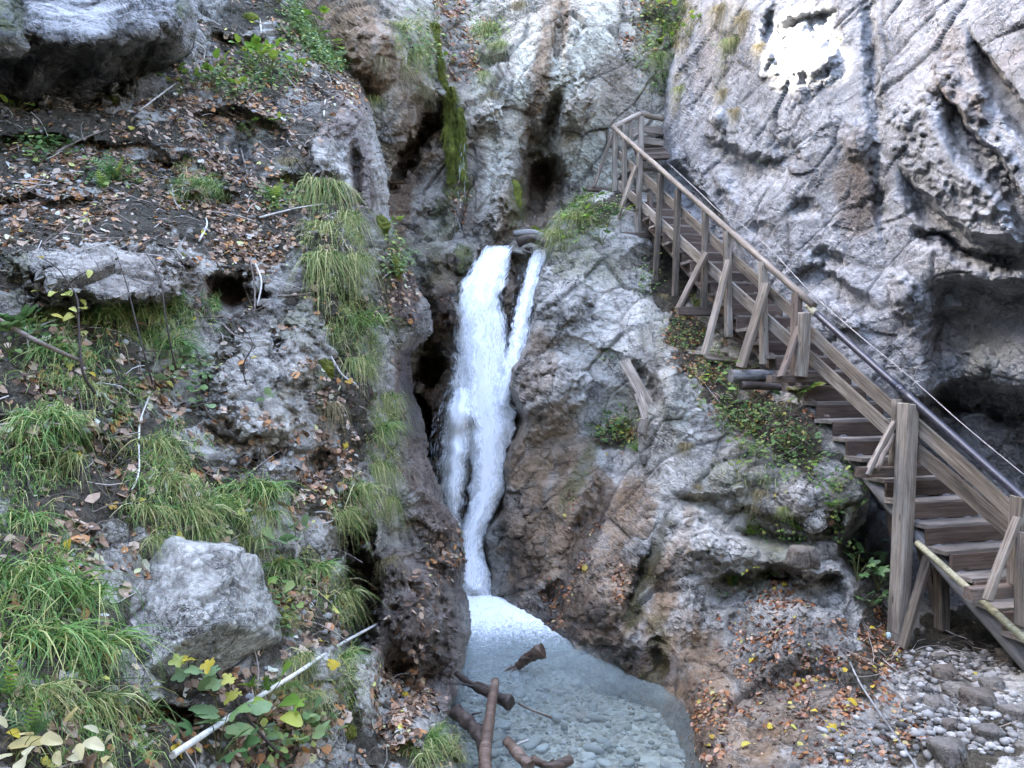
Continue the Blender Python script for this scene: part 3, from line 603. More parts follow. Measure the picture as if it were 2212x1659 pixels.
    soil_up=0.30, dip=30, seed=12, amp=0.85, big=0.8, ab=0.6)

build_layer('dark_boulder', (-420, 470), (-260, 300),
    ctrl=[(0, -120, 9.4), (350, -120, 9.3), (-300, -120, 8.6), (80, 75, 7.75), (200, 88, 7.8), (330, 72, 8.1), (400, 60, 8.5), (100, 238, 8.75), (190, 242, 8.75), (300, 180, 9.1), (400, 125, 9.3), (0, 200, 8.4), (60, 150, 8.2), (200, 155, 8.45), (300, 130, 8.7), (30, 60, 7.7), (20, 0, 8.0), (-200, 60, 7.2), (-200, 250, 7.9), (-400, 60, 6.8), (-400, 300, 7.4), (200, 0, 8.6)],
    poly=[(-600, -500), (380, -500), (400, -60), (428, 30), (404, 118), (335, 165), (275, 192), (188, 243), (122, 236), (60, 250), (-60, 262), (-250, 290), (-600, 330)], mat=M['dark_rock'], curl=(22, 0.5),
    bumps=[(60, 130, 30, 90, 20, 0.4, 0.1), (150, 170, 60, 20, -25, 0.3), (320, 110, 14, 60, 25, 0.35), (230, 140, 40, 40, 0, -0.2), (20, 200, 50, 40, 0, -0.25), (40, 30, 30, 60, 0, 0.25)],
    lips=[([(60, 98), (140, 88), (230, 92), (340, 76), (380, 70)], 0.45, 22, 400), ([(-300, 120), (0, 110), (70, 100)], 0.5, 26, 300)],
    paint={'moss': [(10, 40, 60, 90, 0, 0.8), (60, 240, 90, 30, 0, 0.6), (300, 150, 60, 40, 0, 0.4), (400, 20, 30, 60, 0, 0.7)], 'wet': [(200, 170, 240, 80, 0, 0.5)], 'pale': [(210, 30, 140, 55, 0, 0.6)]},  # pale top facet and darkened underside paint in its lit and shaded faces
    dip=25, seed=15, amp=0.9, big=0.7, ab=0.6)
LAYERS['dark_boulder'].o.name = 'boulder'
tag(LAYERS['dark_boulder'].o, 'huge dark broken boulder overhanging the leafy slope', 'boulder')

BVH = bvh_of(['dark_boulder', 'gorge_wall', 'cliff', 'outcrop', 'slope'])
for n_ in ('gorge_wall', 'cliff', 'outcrop', 'slope'):
    LAYERS[n_].o['kind'] = 'structure'
print('bvh', round(time.time() - T0, 1))

# ------------------------------------------------------------------ added unseen wall: blocks the sun, its gap shaped to light one cliff patch
def build_ridge():
    cb = bvh_of(['cliff'])
    X0 = -11.5
    ys = np.concatenate([np.arange(-2, 14.6, 0.8), np.arange(14.6, 20.6, 0.06), np.arange(20.6, 34, 0.8)])
    zs = np.concatenate([np.arange(-1, 17.0, 0.8), np.arange(17.0, 22.4, 0.06), np.arange(22.4, 26, 0.6)])
    Y, Z = np.meshgrid(ys, zs)
    q = np.stack([np.zeros(Y.size), Y.ravel() / 3.0, Z.ravel() / 3.0], 1)
    X = X0 + 1.2 * fbm(q, 4, 0.5, seed=91).reshape(Y.shape)
    fineY = (Y > 14.6) & (Y < 20.6) & (Z > 17.0) & (Z < 22.4)
    cut = np.zeros(Y.shape, bool)
    for j, i in np.argwhere(fineY):
        o = Vector((X[j, i], Y[j, i], Z[j, i]))
        h = cb.ray_cast(o, -SUN)[0]
        if h is None: continue
        u = CU + FPX * h.x / h.y; v = CV - FPX * (h.z - CAM_H) / h.y
        wob = math.sin(u * 0.09 + v * 0.05) * 0.14 + math.sin(u * 0.23 - v * 0.17) * 0.10
        a, b = (u - 1727) / 62.0, (v - 98) / 66.0
        c = a * 0.80 + b * 0.60; s = -a * 0.60 + b * 0.80
        rr_ = c * c / 0.85 + s * s / 1.25 + wob
        gap = math.sin(Y[j, i] * 31 + Z[j, i] * 17) * math.sin(Y[j, i] * 13 - Z[j, i] * 37)
        if rr_ < 1.05 or (rr_ < 1.7 and gap > (rr_ - 1.05) * 0.9 - 0.2): cut[j, i] = True
    top = 23.2 + 1.1 * np.sin(Y * 0.9) + 0.7 * np.sin(Y * 2.3)
    keep = (Z < top) & ~cut
    kq = keep[:-1, :-1] & keep[1:, :-1] & keep[:-1, 1:] & keep[1:, 1:]
    idx = np.arange(Y.size).reshape(Y.shape)
    F = np.stack([idx[:-1, :-1][kq], idx[:-1, 1:][kq], idx[1:, 1:][kq], idx[1:, :-1][kq]], 1)
    V = np.stack([X.ravel(), Y.ravel(), Z.ravel()], 1)
    me = mesh_np('ridge', V, F, M['ridge'])
    tag(link('ridge', me), kind='structure')
M['ridge'] = rock_material('ridge_rock', (0.16, 0.16, 0.145), (0.09, 0.095, 0.08), (0.045, 0.05, 0.035), attrs=False)
build_ridge()
print('ridge', round(time.time() - T0, 1))

# ------------------------------------------------------------------ stream bed, water, fall
def plain(name, col, rough=0.5, spec=0.5, metal=0.0):
    k = NT(name); co = k.coord(); n = k.noise(30, 3, 0.6, co)
    b = k.bsdf(k.ramp(n, [(0.3, tuple(c * 0.7 for c in col)), (0.7, tuple(min(1, c * 1.25) for c in col))]), rough, n, 0.1, 0.004, spec)
    b.inputs['Metallic'].default_value = metal
    return k.done(b)
def build_bed():
    xs = np.arange(-2.2, 4.6, 0.05); ys = np.arange(3.2, 13.0, 0.05)
    X, Y = np.meshgrid(xs, ys)
    p = np.stack([X.ravel(), Y.ravel(), np.zeros(X.size)], 1)
    z = -0.24 - 0.16 * np.clip((Y.ravel() - 7) / 3, 0, 1) + 0.09 * fbm(p / 0.8, 4, 0.55, seed=61) + 0.02 * fbm(p / 0.09, 2, seed=62)
    V = np.stack([X.ravel(), Y.ravel(), z], 1)
    idx = np.arange(X.size).reshape(X.shape)
    F = np.stack([idx[:-1, :-1].ravel(), idx[:-1, 1:].ravel(), idx[1:, 1:].ravel(), idx[1:, :-1].ravel()], 1)
    k = NT('stream_bed')
    co = k.coord()
    vor = k.n('TexVoronoi'); vor.inputs['Scale'].default_value = 24; k.l(co, vor.inputs['Vector'])
    n = k.noise(3, 4, 0.6, co)
    col = k.mix(0.5, k.ramp(n, [(0.35, (0.17, 0.155, 0.125)), (0.65, (0.40, 0.37, 0.31))]), k.ramp(vor.outputs['Color'], [(0.2, (0.12, 0.11, 0.09)), (0.5, (0.30, 0.28, 0.24)), (0.8, (0.50, 0.48, 0.44))]))
    b = k.bsdf(col, 0.7, vor.outputs['Distance'], -0.6, 0.05)
    tag(link('stream_bed', mesh_np('stream_bed', V, F, k.done(b))), kind='structure')
build_bed()

def water_material():
    k = NT('stream_water')
    co = k.coord()
    sep = k.n('SeparateXYZ'); k.l(co, sep.inputs[0])
    y = sep.outputs[1]; x = sep.outputs[0]
    w1 = k.noise(3.2, 4, 0.6, k.mapping(co, (1, 0.8, 1)), 0.9); w2 = k.noise(14, 3, 0.6, co, 0.6)
    h = k.math('ADD', k.math('MULTIPLY', w1, 1.0), k.math('MULTIPLY', w2, 0.25))
    bn = k.n('Bump'); bn.inputs['Strength'].default_value = 0.6; bn.inputs['Distance'].default_value = 0.07; k.l(h, bn.inputs['Height'])
    # bubbles and foam carried away from the foot of the fall
    far = k.ss(y, 8.2, 11.0)
    fn = k.noise(5.5, 6, 0.72, k.mapping(co, (2.2, 0.8, 1), (0, 0, 0.5)), 2.6)
    foam = k.ss(k.math('ADD', fn, k.math('MULTIPLY', k.ss(y, 8.4, 10.6), 0.62)), 0.62, 1.12)
    foam = k.math('MAXIMUM', foam, k.math('MULTIPLY', k.ss(k.noise(9, 5, 0.7, co, 2.0), 0.66, 0.80), k.math('ADD', 0.10, k.math('MULTIPLY', far, 0.6))))
    tr = k.n('BsdfTransparent'); tr.inputs[0].default_value = (0.83, 0.90, 0.88, 1)
    df = k.n('BsdfDiffuse'); df.inputs[0].default_value = (0.38, 0.455, 0.445, 1)
    mx = k.n('MixShader'); k.l(k.math('ADD', 0.10, k.math('MULTIPLY', k.ss(y, 6.8, 9.8), 0.48)), mx.inputs[0]); k.l(tr.outputs[0], mx.inputs[1]); k.l(df.outputs[0], mx.inputs[2])
    gl = k.n('BsdfGlossy'); gl.inputs['Roughness'].default_value = 0.06; k.l(bn.outputs[0], gl.inputs['Normal']); gl.inputs[0].default_value = (1, 1, 1, 1)
    fr = k.n('Fresnel'); fr.inputs[0].default_value = 1.33; k.l(bn.outputs[0], fr.inputs['Normal'])
    m2 = k.n('MixShader'); k.l(k.math('MULTIPLY', fr.outputs[0], 1.0), m2.inputs[0]); k.l(mx.outputs[0], m2.inputs[1]); k.l(gl.outputs[0], m2.inputs[2])
    fo = k.n('BsdfDiffuse'); fo.inputs[0].default_value = (0.86, 0.89, 0.91, 1)
    m3 = k.n('MixShader'); k.l(foam, m3.inputs[0]); k.l(m2.outputs[0], m3.inputs[1]); k.l(fo.outputs[0], m3.inputs[2])
    k.l(m3.outputs[0], k.out.inputs[0])
    return k.m
M['water'] = water_material()

def build_water():
    xs = np.arange(-2.2, 4.6, 0.045); ys = np.arange(3.2, 12.6, 0.045)
    X, Y = np.meshgrid(xs, ys)
    p = np.stack([X.ravel(), Y.ravel(), np.zeros(X.size)], 1)
    a = 0.018 + 0.05 * smooth(Y.ravel(), 9.0, 11.2)
    z = a * fbm(p / np.array([0.5, 0.35, 1]), 3, 0.55, seed=66) + 0.10 * smooth(Y.ravel(), 9.6, 11.2)
    V = np.stack([X.ravel(), Y.ravel(), z], 1)
    idx = np.arange(X.size).reshape(X.shape)
    F = np.stack([idx[:-1, :-1].ravel(), idx[:-1, 1:].ravel(), idx[1:, 1:].ravel(), idx[1:, :-1].ravel()], 1)
    tag(link('stream_water', mesh_np('stream_water', V, F, M['water'])), kind='structure')
build_water()

def fall_material():
    k = NT('falling_water')
    at = k.n('Attribute', attribute_name='flow')
    sp = k.n('SeparateColor'); k.l(at.outputs['Color'], sp.inputs[0])
    cv = k.n('CombineXYZ'); k.l(sp.outputs[0], cv.inputs[0]); k.l(sp.outputs[1], cv.inputs[1])
    st = k.noise(1.0, 5, 0.65, k.mapping(cv.outputs[0], (46, 3.2, 1)), 1.2)
    cl = k.noise(1.0, 4, 0.6, k.mapping(cv.outputs[0], (11, 4.5, 1)), 2.4)
    dens = sp.outputs[2]; edge = at.outputs['Alpha']
    a = k.math('ADD', k.math('MULTIPLY', k.math('ADD', k.math('MULTIPLY', st, 0.42), k.math('MULTIPLY', cl, 0.58)), 1.0), k.math('SUBTRACT', dens, 1.0))
    a = k.ss(k.math('SUBTRACT', a, k.math('SUBTRACT', 0.78, k.math('MULTIPLY', edge, 0.80))), -0.14, 0.20)
    h = k.math('ADD', st, k.math('MULTIPLY', cl, 0.8))
    bn = k.n('Bump'); bn.inputs['Strength'].default_value = 0.35; bn.inputs['Distance'].default_value = 0.025; k.l(h, bn.inputs['Height'])
    df = k.n('BsdfDiffuse'); k.l(k.ramp(st, [(0.36, (0.76, 0.80, 0.82)), (0.54, (0.93, 0.93, 0.93))]), df.inputs[0]); k.l(bn.outputs[0], df.inputs['Normal'])
    tl = k.n('BsdfTranslucent'); tl.inputs[0].default_value = (0.85, 0.9, 0.95, 1)
    m0 = k.n('MixShader'); m0.inputs[0].default_value = 0.25; k.l(df.outputs[0], m0.inputs[1]); k.l(tl.outputs[0], m0.inputs[2])
    tr = k.n('BsdfTransparent')
    m1 = k.n('MixShader'); k.l(a, m1.inputs[0]); k.l(tr.outputs[0], m1.inputs[1]); k.l(m0.outputs[0], m1.inputs[2])
    k.l(m1.outputs[0], k.out.inputs[0])
    return k.m
M['fall'] = fall_material()

def build_fall():
    gb = bvh_of(['gorge_wall'])
    VV, FF, AA = [], [], []
    def sheet(rows, dens, push, bulge, seed, ns=26, per=9):
        rows = np.array(rows, float)
        v = np.arange(rows[0, 0], rows[-1, 0] + 0.1, per)
        uL = np.interp(v, rows[:, 0], rows[:, 1]); uR = np.interp(v, rows[:, 0], rows[:, 2]); dd = np.interp(v, rows[:, 0], rows[:, 3]); dn = np.interp(v, rows[:, 0], rows[:, 4])
        if seed != 6:
            jv = np.stack([v / 38.0, np.full(len(v), seed * 5.3), np.zeros(len(v))], 1); jw = np.minimum((uR - uL) * 0.16, 9)
            uL = uL + jw * (fbm(jv, 3, 0.6, seed=seed) * 1.2); uR = uR + jw * (fbm(jv + 9.1, 3, 0.6, seed=seed + 1) * 1.2)
        s = np.linspace(0, 1, ns)
        base = np.zeros((len(v), ns)); 
        for a in range(len(v)):
            for b in range(ns):
                u = uL[a] + (uR[a] - uL[a]) * s[b]
                h = gb.ray_cast(CAMV, (P(u, v[a], 1) - CAMV).normalized())[0]
                base[a, b] = min(dd[a], (h.y if h else 99) - 0.10)
        # smooth the clearance so that the sheet stays one body of water
        for _ in range(6):
            b2 = base.copy(); b2[1:-1, 1:-1] = (base[:-2, 1:-1] + base[2:, 1:-1] + base[1:-1, :-2] + base[1:-1, 2:]) / 4
            base = np.minimum(base, b2)
        pts = []
        for a in range(len(v)):
            for b in range(ns):
                u = uL[a] + (uR[a] - uL[a]) * s[b]
                pts.append(P(u, v[a], base[a, b] - push - bulge * math.sin(math.pi * s[b])))
        pts = np.array(pts)
        S, Tt = np.meshgrid(s, v)
        width = (uR - uL)[:, None] * dd[:, None] / FPX
        flow = np.stack([(S - 0.5) * width + seed * 0.37, Tt * 12.3 / FPX, np.repeat(dn[:, None], ns, 1) * dens, np.clip(np.minimum(S, 1 - S) * 2.1, 0, 1) * np.clip(np.minimum((Tt - v[0]) / 14, (v[-1] - Tt) / 34), 0, 1)], 2).reshape(-1, 4)
        q = np.stack([flow[:, 0] * 12, flow[:, 1] * 1.6, np.full(len(flow), seed * 1.0)], 1)
        pts[:, 1] -= 0.035 * fbm(q, 3, 0.5, seed=80 + seed) * np.clip(flow[:, 3], 0, 1)
        off = sum(len(x) for x in VV)
        idx = np.arange(len(pts)).reshape(len(v), ns) + off
        FF.append(np.stack([idx[:-1, :-1].ravel(), idx[1:, :-1].ravel(), idx[1:, 1:].ravel(), idx[:-1, 1:].ravel()], 1))
        VV.append(pts); AA.append(flow)
    main = [(530, 1062, 1100, 13.2, 1.3), (570, 1030, 1094, 12.9, 1.25), (610, 1004, 1082, 12.6, 1.2), (660, 992, 1082, 12.4, 1.15), (720, 986, 1092, 12.3, 1.15), (780, 984, 1102, 12.2, 1.2), (830, 988, 1100, 12.1, 1.25), (870, 1000, 1098, 12.0, 1.3),
            (920, 1020, 1098, 11.9, 1.35), (970, 1028, 1090, 11.8, 1.35), (1020, 1030, 1082, 11.7, 1.35), (1070, 1026, 1076, 11.6, 1.3), (1110, 1018, 1058, 11.5, 1.25), (1150, 1006, 1036, 11.4, 1.3), (1200, 1002, 1034, 11.3, 1.35), (1250, 998, 1044, 11.1, 1.35), (1290, 990, 1060, 10.9, 1.3)]
    sheet([(r[0], r[1] - 13, r[2] + 12, r[3], r[4] - 0.06) for r in main], 1.0, 0.0, 0.14, 1)
    sheet([(r[0], r[1] - 8, r[2] + 8, r[3], r[4] - 0.24) for r in main], 1.0, 0.08, 0.16, 2)
    sheet([(r[0], r[1] - 20, r[2] + 14, r[3], r[4] - 0.50) for r in main], 1.0, 0.15, 0.12, 7)
    right = [(532, 1146, 1192, 13.4, 1.0), (600, 1120, 1176, 13.0, 0.92), (660, 1106, 1160, 12.6, 0.92), (720, 1092, 1152, 12.3, 0.95), (780, 1080, 1142, 12.1, 1.0), (830, 1070, 1116, 11.95, 1.0), (880, 1060, 1102, 11.9, 0.9), (910, 1052, 1090, 11.9, 0.7)]
    sheet(right, 1.0, 0.02, 0.08, 3, 16)
    sheet([(r[0], r[1] - 4, r[2] + 4, r[3], r[4] - 0.28) for r in right], 1.0, 0.08, 0.08, 8, 16)
    veil = [(830, 972, 1030, 12.1, 0.95), (880, 946, 1036, 12.0, 0.92), (940, 930, 1040, 11.9, 0.86), (1000, 922, 1038, 11.8, 0.82), (1060, 922, 1034, 11.7, 0.76), (1110, 936, 1024, 11.6, 0.68), (1180, 968, 1016, 11.5, 0.6)]
    sheet(veil, 1.0, 0.02, 0.10, 4, 30)
    sheet(veil, 0.9, 0.12, 0.10, 5, 30)
    # loose strands and drops that break the outline
    rng = np.random.default_rng(4)
    def strands(rows, n, spread, lmin, lmax, wmax, push):
        rows = np.array(rows, float)
        v = rng.uniform(rows[0, 0], rows[-1, 0], n)
        uL = np.interp(v, rows[:, 0], rows[:, 1]); uR = np.interp(v, rows[:, 0], rows[:, 2]); dd = np.interp(v, rows[:, 0], rows[:, 3])
        s_ = rng.beta(0.9, 0.9, n) * (1 + 2 * spread) - spread
        u = uL + (uR - uL) * s_
        eps = 8.0
        du = (np.interp(v + eps, rows[:, 0], rows[:, 1]) * (1 - s_) + np.interp(v + eps, rows[:, 0], rows[:, 2]) * s_ - u) / eps + rng.normal(0, 0.08, n)
        L = rng.uniform(lmin, lmax, n) ** 1.0; wv = wmax * rng.random(n) ** 2 + 0.0015
        pts, F, off = [], [], sum(len(x) for x in VV)
        for i in range(n):
            h = gb.ray_cast(CAMV, (P(u[i], v[i], 1) - CAMV).normalized())[0]
            d = min(dd[i], (h.y if h else 99) - 0.08) - push - rng.uniform(0, 0.14)
            a_ = P(u[i], v[i], d); k_ = FPX / d
            e_ = a_ + Vector((du[i] * L[i], -0.02, -L[i])); m_ = (a_ + e_) / 2
            w2 = Vector((wv[i], 0, 0)); dd_ = Vector((0, -wv[i], 0))
            pts += [a_, m_ - w2, m_ + w2, e_, m_ + dd_]
            F += [(off, off + 1, off + 4, off + 4), (off, off + 4, off + 2, off + 2), (off + 1, off + 3, off + 4, off + 4), (off + 4, off + 3, off + 2, off + 2)]
            off += 5
        T = np.array(F)[:, :3]
        return np.array(pts), T
    V = np.concatenate(VV); F = np.concatenate(FF); A = np.concatenate(AA)
    o = link('waterfall', mesh_np('waterfall', V, F, M['fall'], True, {'flow': ('FLOAT_COLOR', A)}))
    tag(o, 'white waterfall pouring down the narrow chute between the dark rocks', 'waterfall')
    VV.clear(); FF.clear(); AA.clear()
    kd = NT('white_water_drops'); dd1 = kd.n('BsdfDiffuse'); dd1.inputs[0].default_value = (0.80, 0.84, 0.88, 1); dt1 = kd.n('BsdfTransparent'); dm1 = kd.n('MixShader'); dm1.inputs[0].default_value = 0.5
    kd.l(dt1.outputs[0], dm1.inputs[1]); kd.l(dd1.outputs[0], dm1.inputs[2]); kd.l(dm1.outputs[0], kd.out.inputs[0]); M['drops'] = kd.m
    parts_ = []; off = 0; PV = []; PF = []
    for rows, n, sp, l0, l1, wm, pu in [(main, 900, 0.06, 0.02, 0.12, 0.004, 0.16), (right, 260, 0.06, 0.02, 0.10, 0.0035, 0.08), (veil, 700, 0.03, 0.03, 0.16, 0.0028, 0.06), (main[-4:], 300, 0.35, 0.01, 0.03, 0.008, 0.05)]:
        p_, f_ = strands(rows, n, sp, l0, l1, wm, pu)
        PV.append(p_); PF.append(f_ + off); off += len(p_)
    st = link('spray', mesh_np('spray', np.concatenate(PV), np.concatenate(PF), M['drops'], True), o)
    st['kind'] = 'stuff'
    trick = [(300, 996, 1006, 14.2), (370, 992, 1004, 14.0), (440, 980, 1004, 13.8), (540, 985, 1000, 13.6)]
    p_, f_ = strands(trick, 60, 0.1, 0.05, 0.22, 0.0025, 0.02)
    o = link('trickle', mesh_np('trickle', p_, f_, M['drops'], True))
    tag(o, 'thin trickle of water dripping beside the hanging moss', 'trickle')
build_fall()
print('water', round(time.time() - T0, 1))

# ------------------------------------------------------------------ wood
def wood_material(name, cols, rough=0.8, bump=0.5, scale=1.0):
    k = NT(name)
    co = k.coord()
    oi = k.n('ObjectInfo')
    off = k.n('VectorMath', operation='ADD'); k.l(co, off.inputs[0])
    cx = k.n('CombineXYZ'); k.l(k.math('MULTIPLY', oi.outputs['Random'], 37.0), cx.inputs[0]); k.l(k.math('MULTIPLY', oi.outputs['Random'], 11.0), cx.inputs[1]); k.l(cx.outputs[0], off.inputs[1])
    v = off.outputs[0]
    g = k.noise(1.0, 5, 0.7, k.mapping(v, (2.2 * scale, 60 * scale, 60 * scale)), 0.3)
    st = k.noise(1.0, 4, 0.6, k.mapping(v, (1.6, 7, 7)), 0.4)
    f = k.math('ADD', k.math('MULTIPLY', g, 0.55), k.math('MULTIPLY', st, 0.45))
    f = k.math('ADD', f, k.math('MULTIPLY', k.math('SUBTRACT', oi.outputs['Random'], 0.5), 0.16))
    col = k.ramp(f, [(0.34, cols[0]), (0.5, cols[1]), (0.66, cols[2])])
    kn = k.n('TexVoronoi'); kn.inputs['Scale'].default_value = 1.0; k.l(k.mapping(v, (2.6, 9, 9)), kn.inputs['Vector'])
    col = k.mix(k.math('MULTIPLY', k.ss(kn.outputs['Distance'], 0.16, 0.06), 0.7), col, tuple(c * 0.6 for c in cols[0]))
    b = k.bsdf(col, rough, g, bump, 0.012, 0.3)
    return k.done(b)
M['wood'] = wood_material('weathered_wood', ((0.055, 0.044, 0.034), (0.17, 0.140, 0.109), (0.37, 0.325, 0.272)))
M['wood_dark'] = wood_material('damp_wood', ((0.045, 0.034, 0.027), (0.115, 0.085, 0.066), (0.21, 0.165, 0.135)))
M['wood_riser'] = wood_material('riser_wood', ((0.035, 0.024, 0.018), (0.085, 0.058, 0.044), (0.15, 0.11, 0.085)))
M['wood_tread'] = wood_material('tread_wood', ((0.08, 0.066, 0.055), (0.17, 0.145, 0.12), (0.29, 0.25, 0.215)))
M['wood_warm'] = wood_material('handrail_wood', ((0.10, 0.078, 0.060), (0.21, 0.170, 0.132), (0.38, 0.325, 0.265)), 0.6)
M['wood_pole'] = wood_material('peeled_pole', ((0.16, 0.15, 0.085), (0.33, 0.30, 0.19), (0.48, 0.44, 0.31)), 0.65)
M['bark'] = wood_material('grey_log', ((0.10, 0.095, 0.09), (0.22, 0.21, 0.20), (0.36, 0.35, 0.33)), 0.85, 0.9, 0.6)
M['drift'] = wood_material('wet_driftwood', ((0.03, 0.020, 0.014), (0.095, 0.062, 0.043), (0.21, 0.15, 0.115)), 0.4, 0.8, 0.6)
M['drift_dark'] = wood_material('black_driftwood', ((0.02, 0.015, 0.012), (0.055, 0.04, 0.032), (0.12, 0.09, 0.075)), 0.4, 0.8, 0.6)
M['twig_pale'] = wood_material('bleached_branch', ((0.30, 0.27, 0.23), (0.55, 0.51, 0.46), (0.72, 0.69, 0.64)), 0.7, 0.5, 0.8)
M['twig'] = wood_material('brown_twig', ((0.06, 0.045, 0.035), (0.15, 0.115, 0.09), (0.28, 0.23, 0.19)), 0.8, 0.5, 0.8)
M['pipe'] = plain('black_pipe', (0.035, 0.034, 0.045), 0.35)
M['cable'] = plain('steel_cable', (0.28, 0.28, 0.28), 0.45, 0.5, 0.6)

def frame_of(a, b, ref):
    X = (b - a).normalized()
    Z = ref - X * ref.dot(X)
    if Z.length < 1e-4: Z = Vector((1, 0, 0)) - X * X.x
    Z.normalize(); Y = Z.cross(X)
    m = Matrix((X, Y, Z)).transposed().to_4x4()
    m.translation = a
    return m

def beam_mesh(name, L, wy, tz, mat, seed, n=7, taper=1.0, wob=0.004):
    """rectangular timber along +X with chamfered edges, a little warp and worn ends"""
    rnd = random.Random(seed)
    c = min(wy, tz) * 0.10
    hy, hz = wy / 2, tz / 2
    prof = [(-hy + c, -hz), (hy - c, -hz), (hy, -hz + c), (hy, hz - c), (hy - c, hz), (-hy + c, hz), (-hy, hz - c), (-hy, -hz + c)]
    V = []; F = []
    by, bz = rnd.uniform(-1, 1) * wob * 2, rnd.uniform(-1, 1) * wob * 2
    for i in range(n):
        t = i / (n - 1); sc = 1 + (taper - 1) * t
        oy = by * math.sin(math.pi * t) + rnd.uniform(-wob, wob) * 0.4; oz = bz * math.sin(math.pi * t) + rnd.uniform(-wob, wob) * 0.4
        for (y, z) in prof: V.append((L * t + (rnd.uniform(-1, 1) * 0.006 if i in (0, n - 1) else 0), y * sc + oy, z * sc + oz))
    m = len(prof)
    for i in range(n - 1):
        for j in range(m): F.append((i * m + j, i * m + (j + 1) % m, (i + 1) * m + (j + 1) % m, (i + 1) * m + j))
    F.append(tuple(range(m - 1, -1, -1))); F.append(tuple((n - 1) * m + j for j in range(m)))
    me = bpy.data.meshes.new(name); me.from_pydata(V, [], F); me.update(); me.materials.append(mat)
    return me

def tube_mesh(name, pts, radii, mat, seed=0, m=10, wob=0.0, caps=True, rugged=0.0):
    """bent round stick through pts"""
    rnd = random.Random(seed)
    V = []; F = []
    ph = [rnd.uniform(0, 6.28) for _ in range(3)]
    nrm = None
    for i, p in enumerate(pts):
        t = (pts[min(i + 1, len(pts) - 1)] - pts[max(i - 1, 0)]).normalized()
        a = Vector((0, 0, 1)) if abs(t.z) < 0.9 else Vector((1, 0, 0))
        if nrm is None: nrm = (a - t * a.dot(t)).normalized()
        else:
            nrm = (nrm - t * nrm.dot(t)).normalized()
        bi = t.cross(nrm)
        for j in range(m):
            an = 2 * math.pi * j / m
            r = radii[i] * (1 + wob * (math.sin(an * 2 + ph[0] + i * 0.6) * 0.5 + math.sin(an * 3 + ph[1] - i * 0.9) * 0.4 + rnd.uniform(-0.3, 0.3)))
            V.append(p + nrm * (math.cos(an) * r) + bi * (math.sin(an) * r))
    for i in range(len(pts) - 1):
        for j in range(m): F.append((i * m + j, i * m + (j + 1) % m, (i + 1) * m + (j + 1) % m, (i + 1) * m + j))
    if caps:
        F.append(tuple(range(m - 1, -1, -1))); F.append(tuple((len(pts) - 1) * m + j for j in range(m)))
    if rugged:
        A_ = np.array([tuple(v) for v in V], np.float32); r_ = max(radii); cen = np.repeat(np.array([tuple(p) for p in pts], np.float32), m, 0)
        nn_ = A_ - cen; q_ = (A_ + seed * 3.1)
        A_ = A_ + nn_ * (rugged * (0.5 * fbm(q_ / (r_ * 2.2), 3, 0.6, seed=seed) + 0.35 * fbm(q_ / (r_ * 0.6), 2, 0.6, seed=seed + 1, ridged=True)))[:, None]
        V = A_.tolist()
    me = bpy.data.meshes.new(name); me.from_pydata([tuple(v) for v in V], [], F); me.update(); me.materials.append(mat)
    me.polygons.foreach_set('use_smooth', [len(p.vertices) == 4 for p in me.polygons])
    return me

def bez(pts, n):
    """Catmull-Rom through pts, n points per span"""
    out = []
    q = [pts[0] * 2 - pts[1]] + list(pts) + [pts[-1] * 2 - pts[-2]]
    for i in range(1, len(q) - 2):
        for k in range(n):
            t = k / n
            a, b, c, d = q[i - 1], q[i], q[i + 1], q[i + 2]
            out.append(0.5 * ((2 * b) + (c - a) * t + (2 * a - 5 * b + 4 * c - d) * t * t + (3 * b - a - 3 * c + d) * t ** 3))
    out.append(pts[-1])
    return out

def build_sides():  # sides added out of view so light falls mostly from above
    """the gorge goes on behind the camera: side walls and floor"""
    path = bez([Vector(q + (0,)) for q in [(8.5, 4), (8, -2), (5, -8), (-2, -10), (-8, -7), (-10.5, -1), (-11.5, 4)]], 8)
    zs = np.arange(-1.2, 13.0, 0.4)
    V = np.array([[(q.x, q.y, z) for q in path] for z in zs])
    sh = V.shape[:2]; V = V.reshape(-1, 3)
    V[:, :2] += 0.8 * np.stack([fbm(V / 2.5, 3, seed=95), fbm(V / 2.5, 3, seed=96)], 1) + (V[:, :2] * 0.02 * V[:, 2:3])
    idx = np.arange(len(V)).reshape(sh)
    F = np.stack([idx[:-1, :-1].ravel(), idx[:-1, 1:].ravel(), idx[1:, 1:].ravel(), idx[1:, :-1].ravel()], 1)
    tag(link('gorge_side', mesh_np('gorge_side', V, F, M['ridge'])), kind='structure')
    xs = np.linspace(-60, 60, 41)
    X, Y = np.meshgrid(xs, xs)
    V = np.stack([X.ravel(), Y.ravel(), np.full(X.size, -1.1)], 1)
    idx = np.arange(X.size).reshape(X.shape)
    F = np.stack([idx[:-1, :-1].ravel(), idx[:-1, 1:].ravel(), idx[1:, 1:].ravel(), idx[1:, :-1].ravel()], 1)
    tag(link('ground', mesh_np('ground', V, F, M['ridge'])), kind='structure')
build_sides()

# ------------------------------------------------------------------ staircase
SLOPE = 0.2875; SK = 6.066
EU = Vector((-0.2763, 0.9611, 0)); EO = Vector((-0.9611, -0.2763, 0))    # up the stairs, out towards the stream
RISE, RUN = 0.188, 0.267
def S(u, v, off=0.0):
    k = (u - CU) / FPX
    return P(u, v, (SK - 1.0405 * off) / (k + SLOPE))

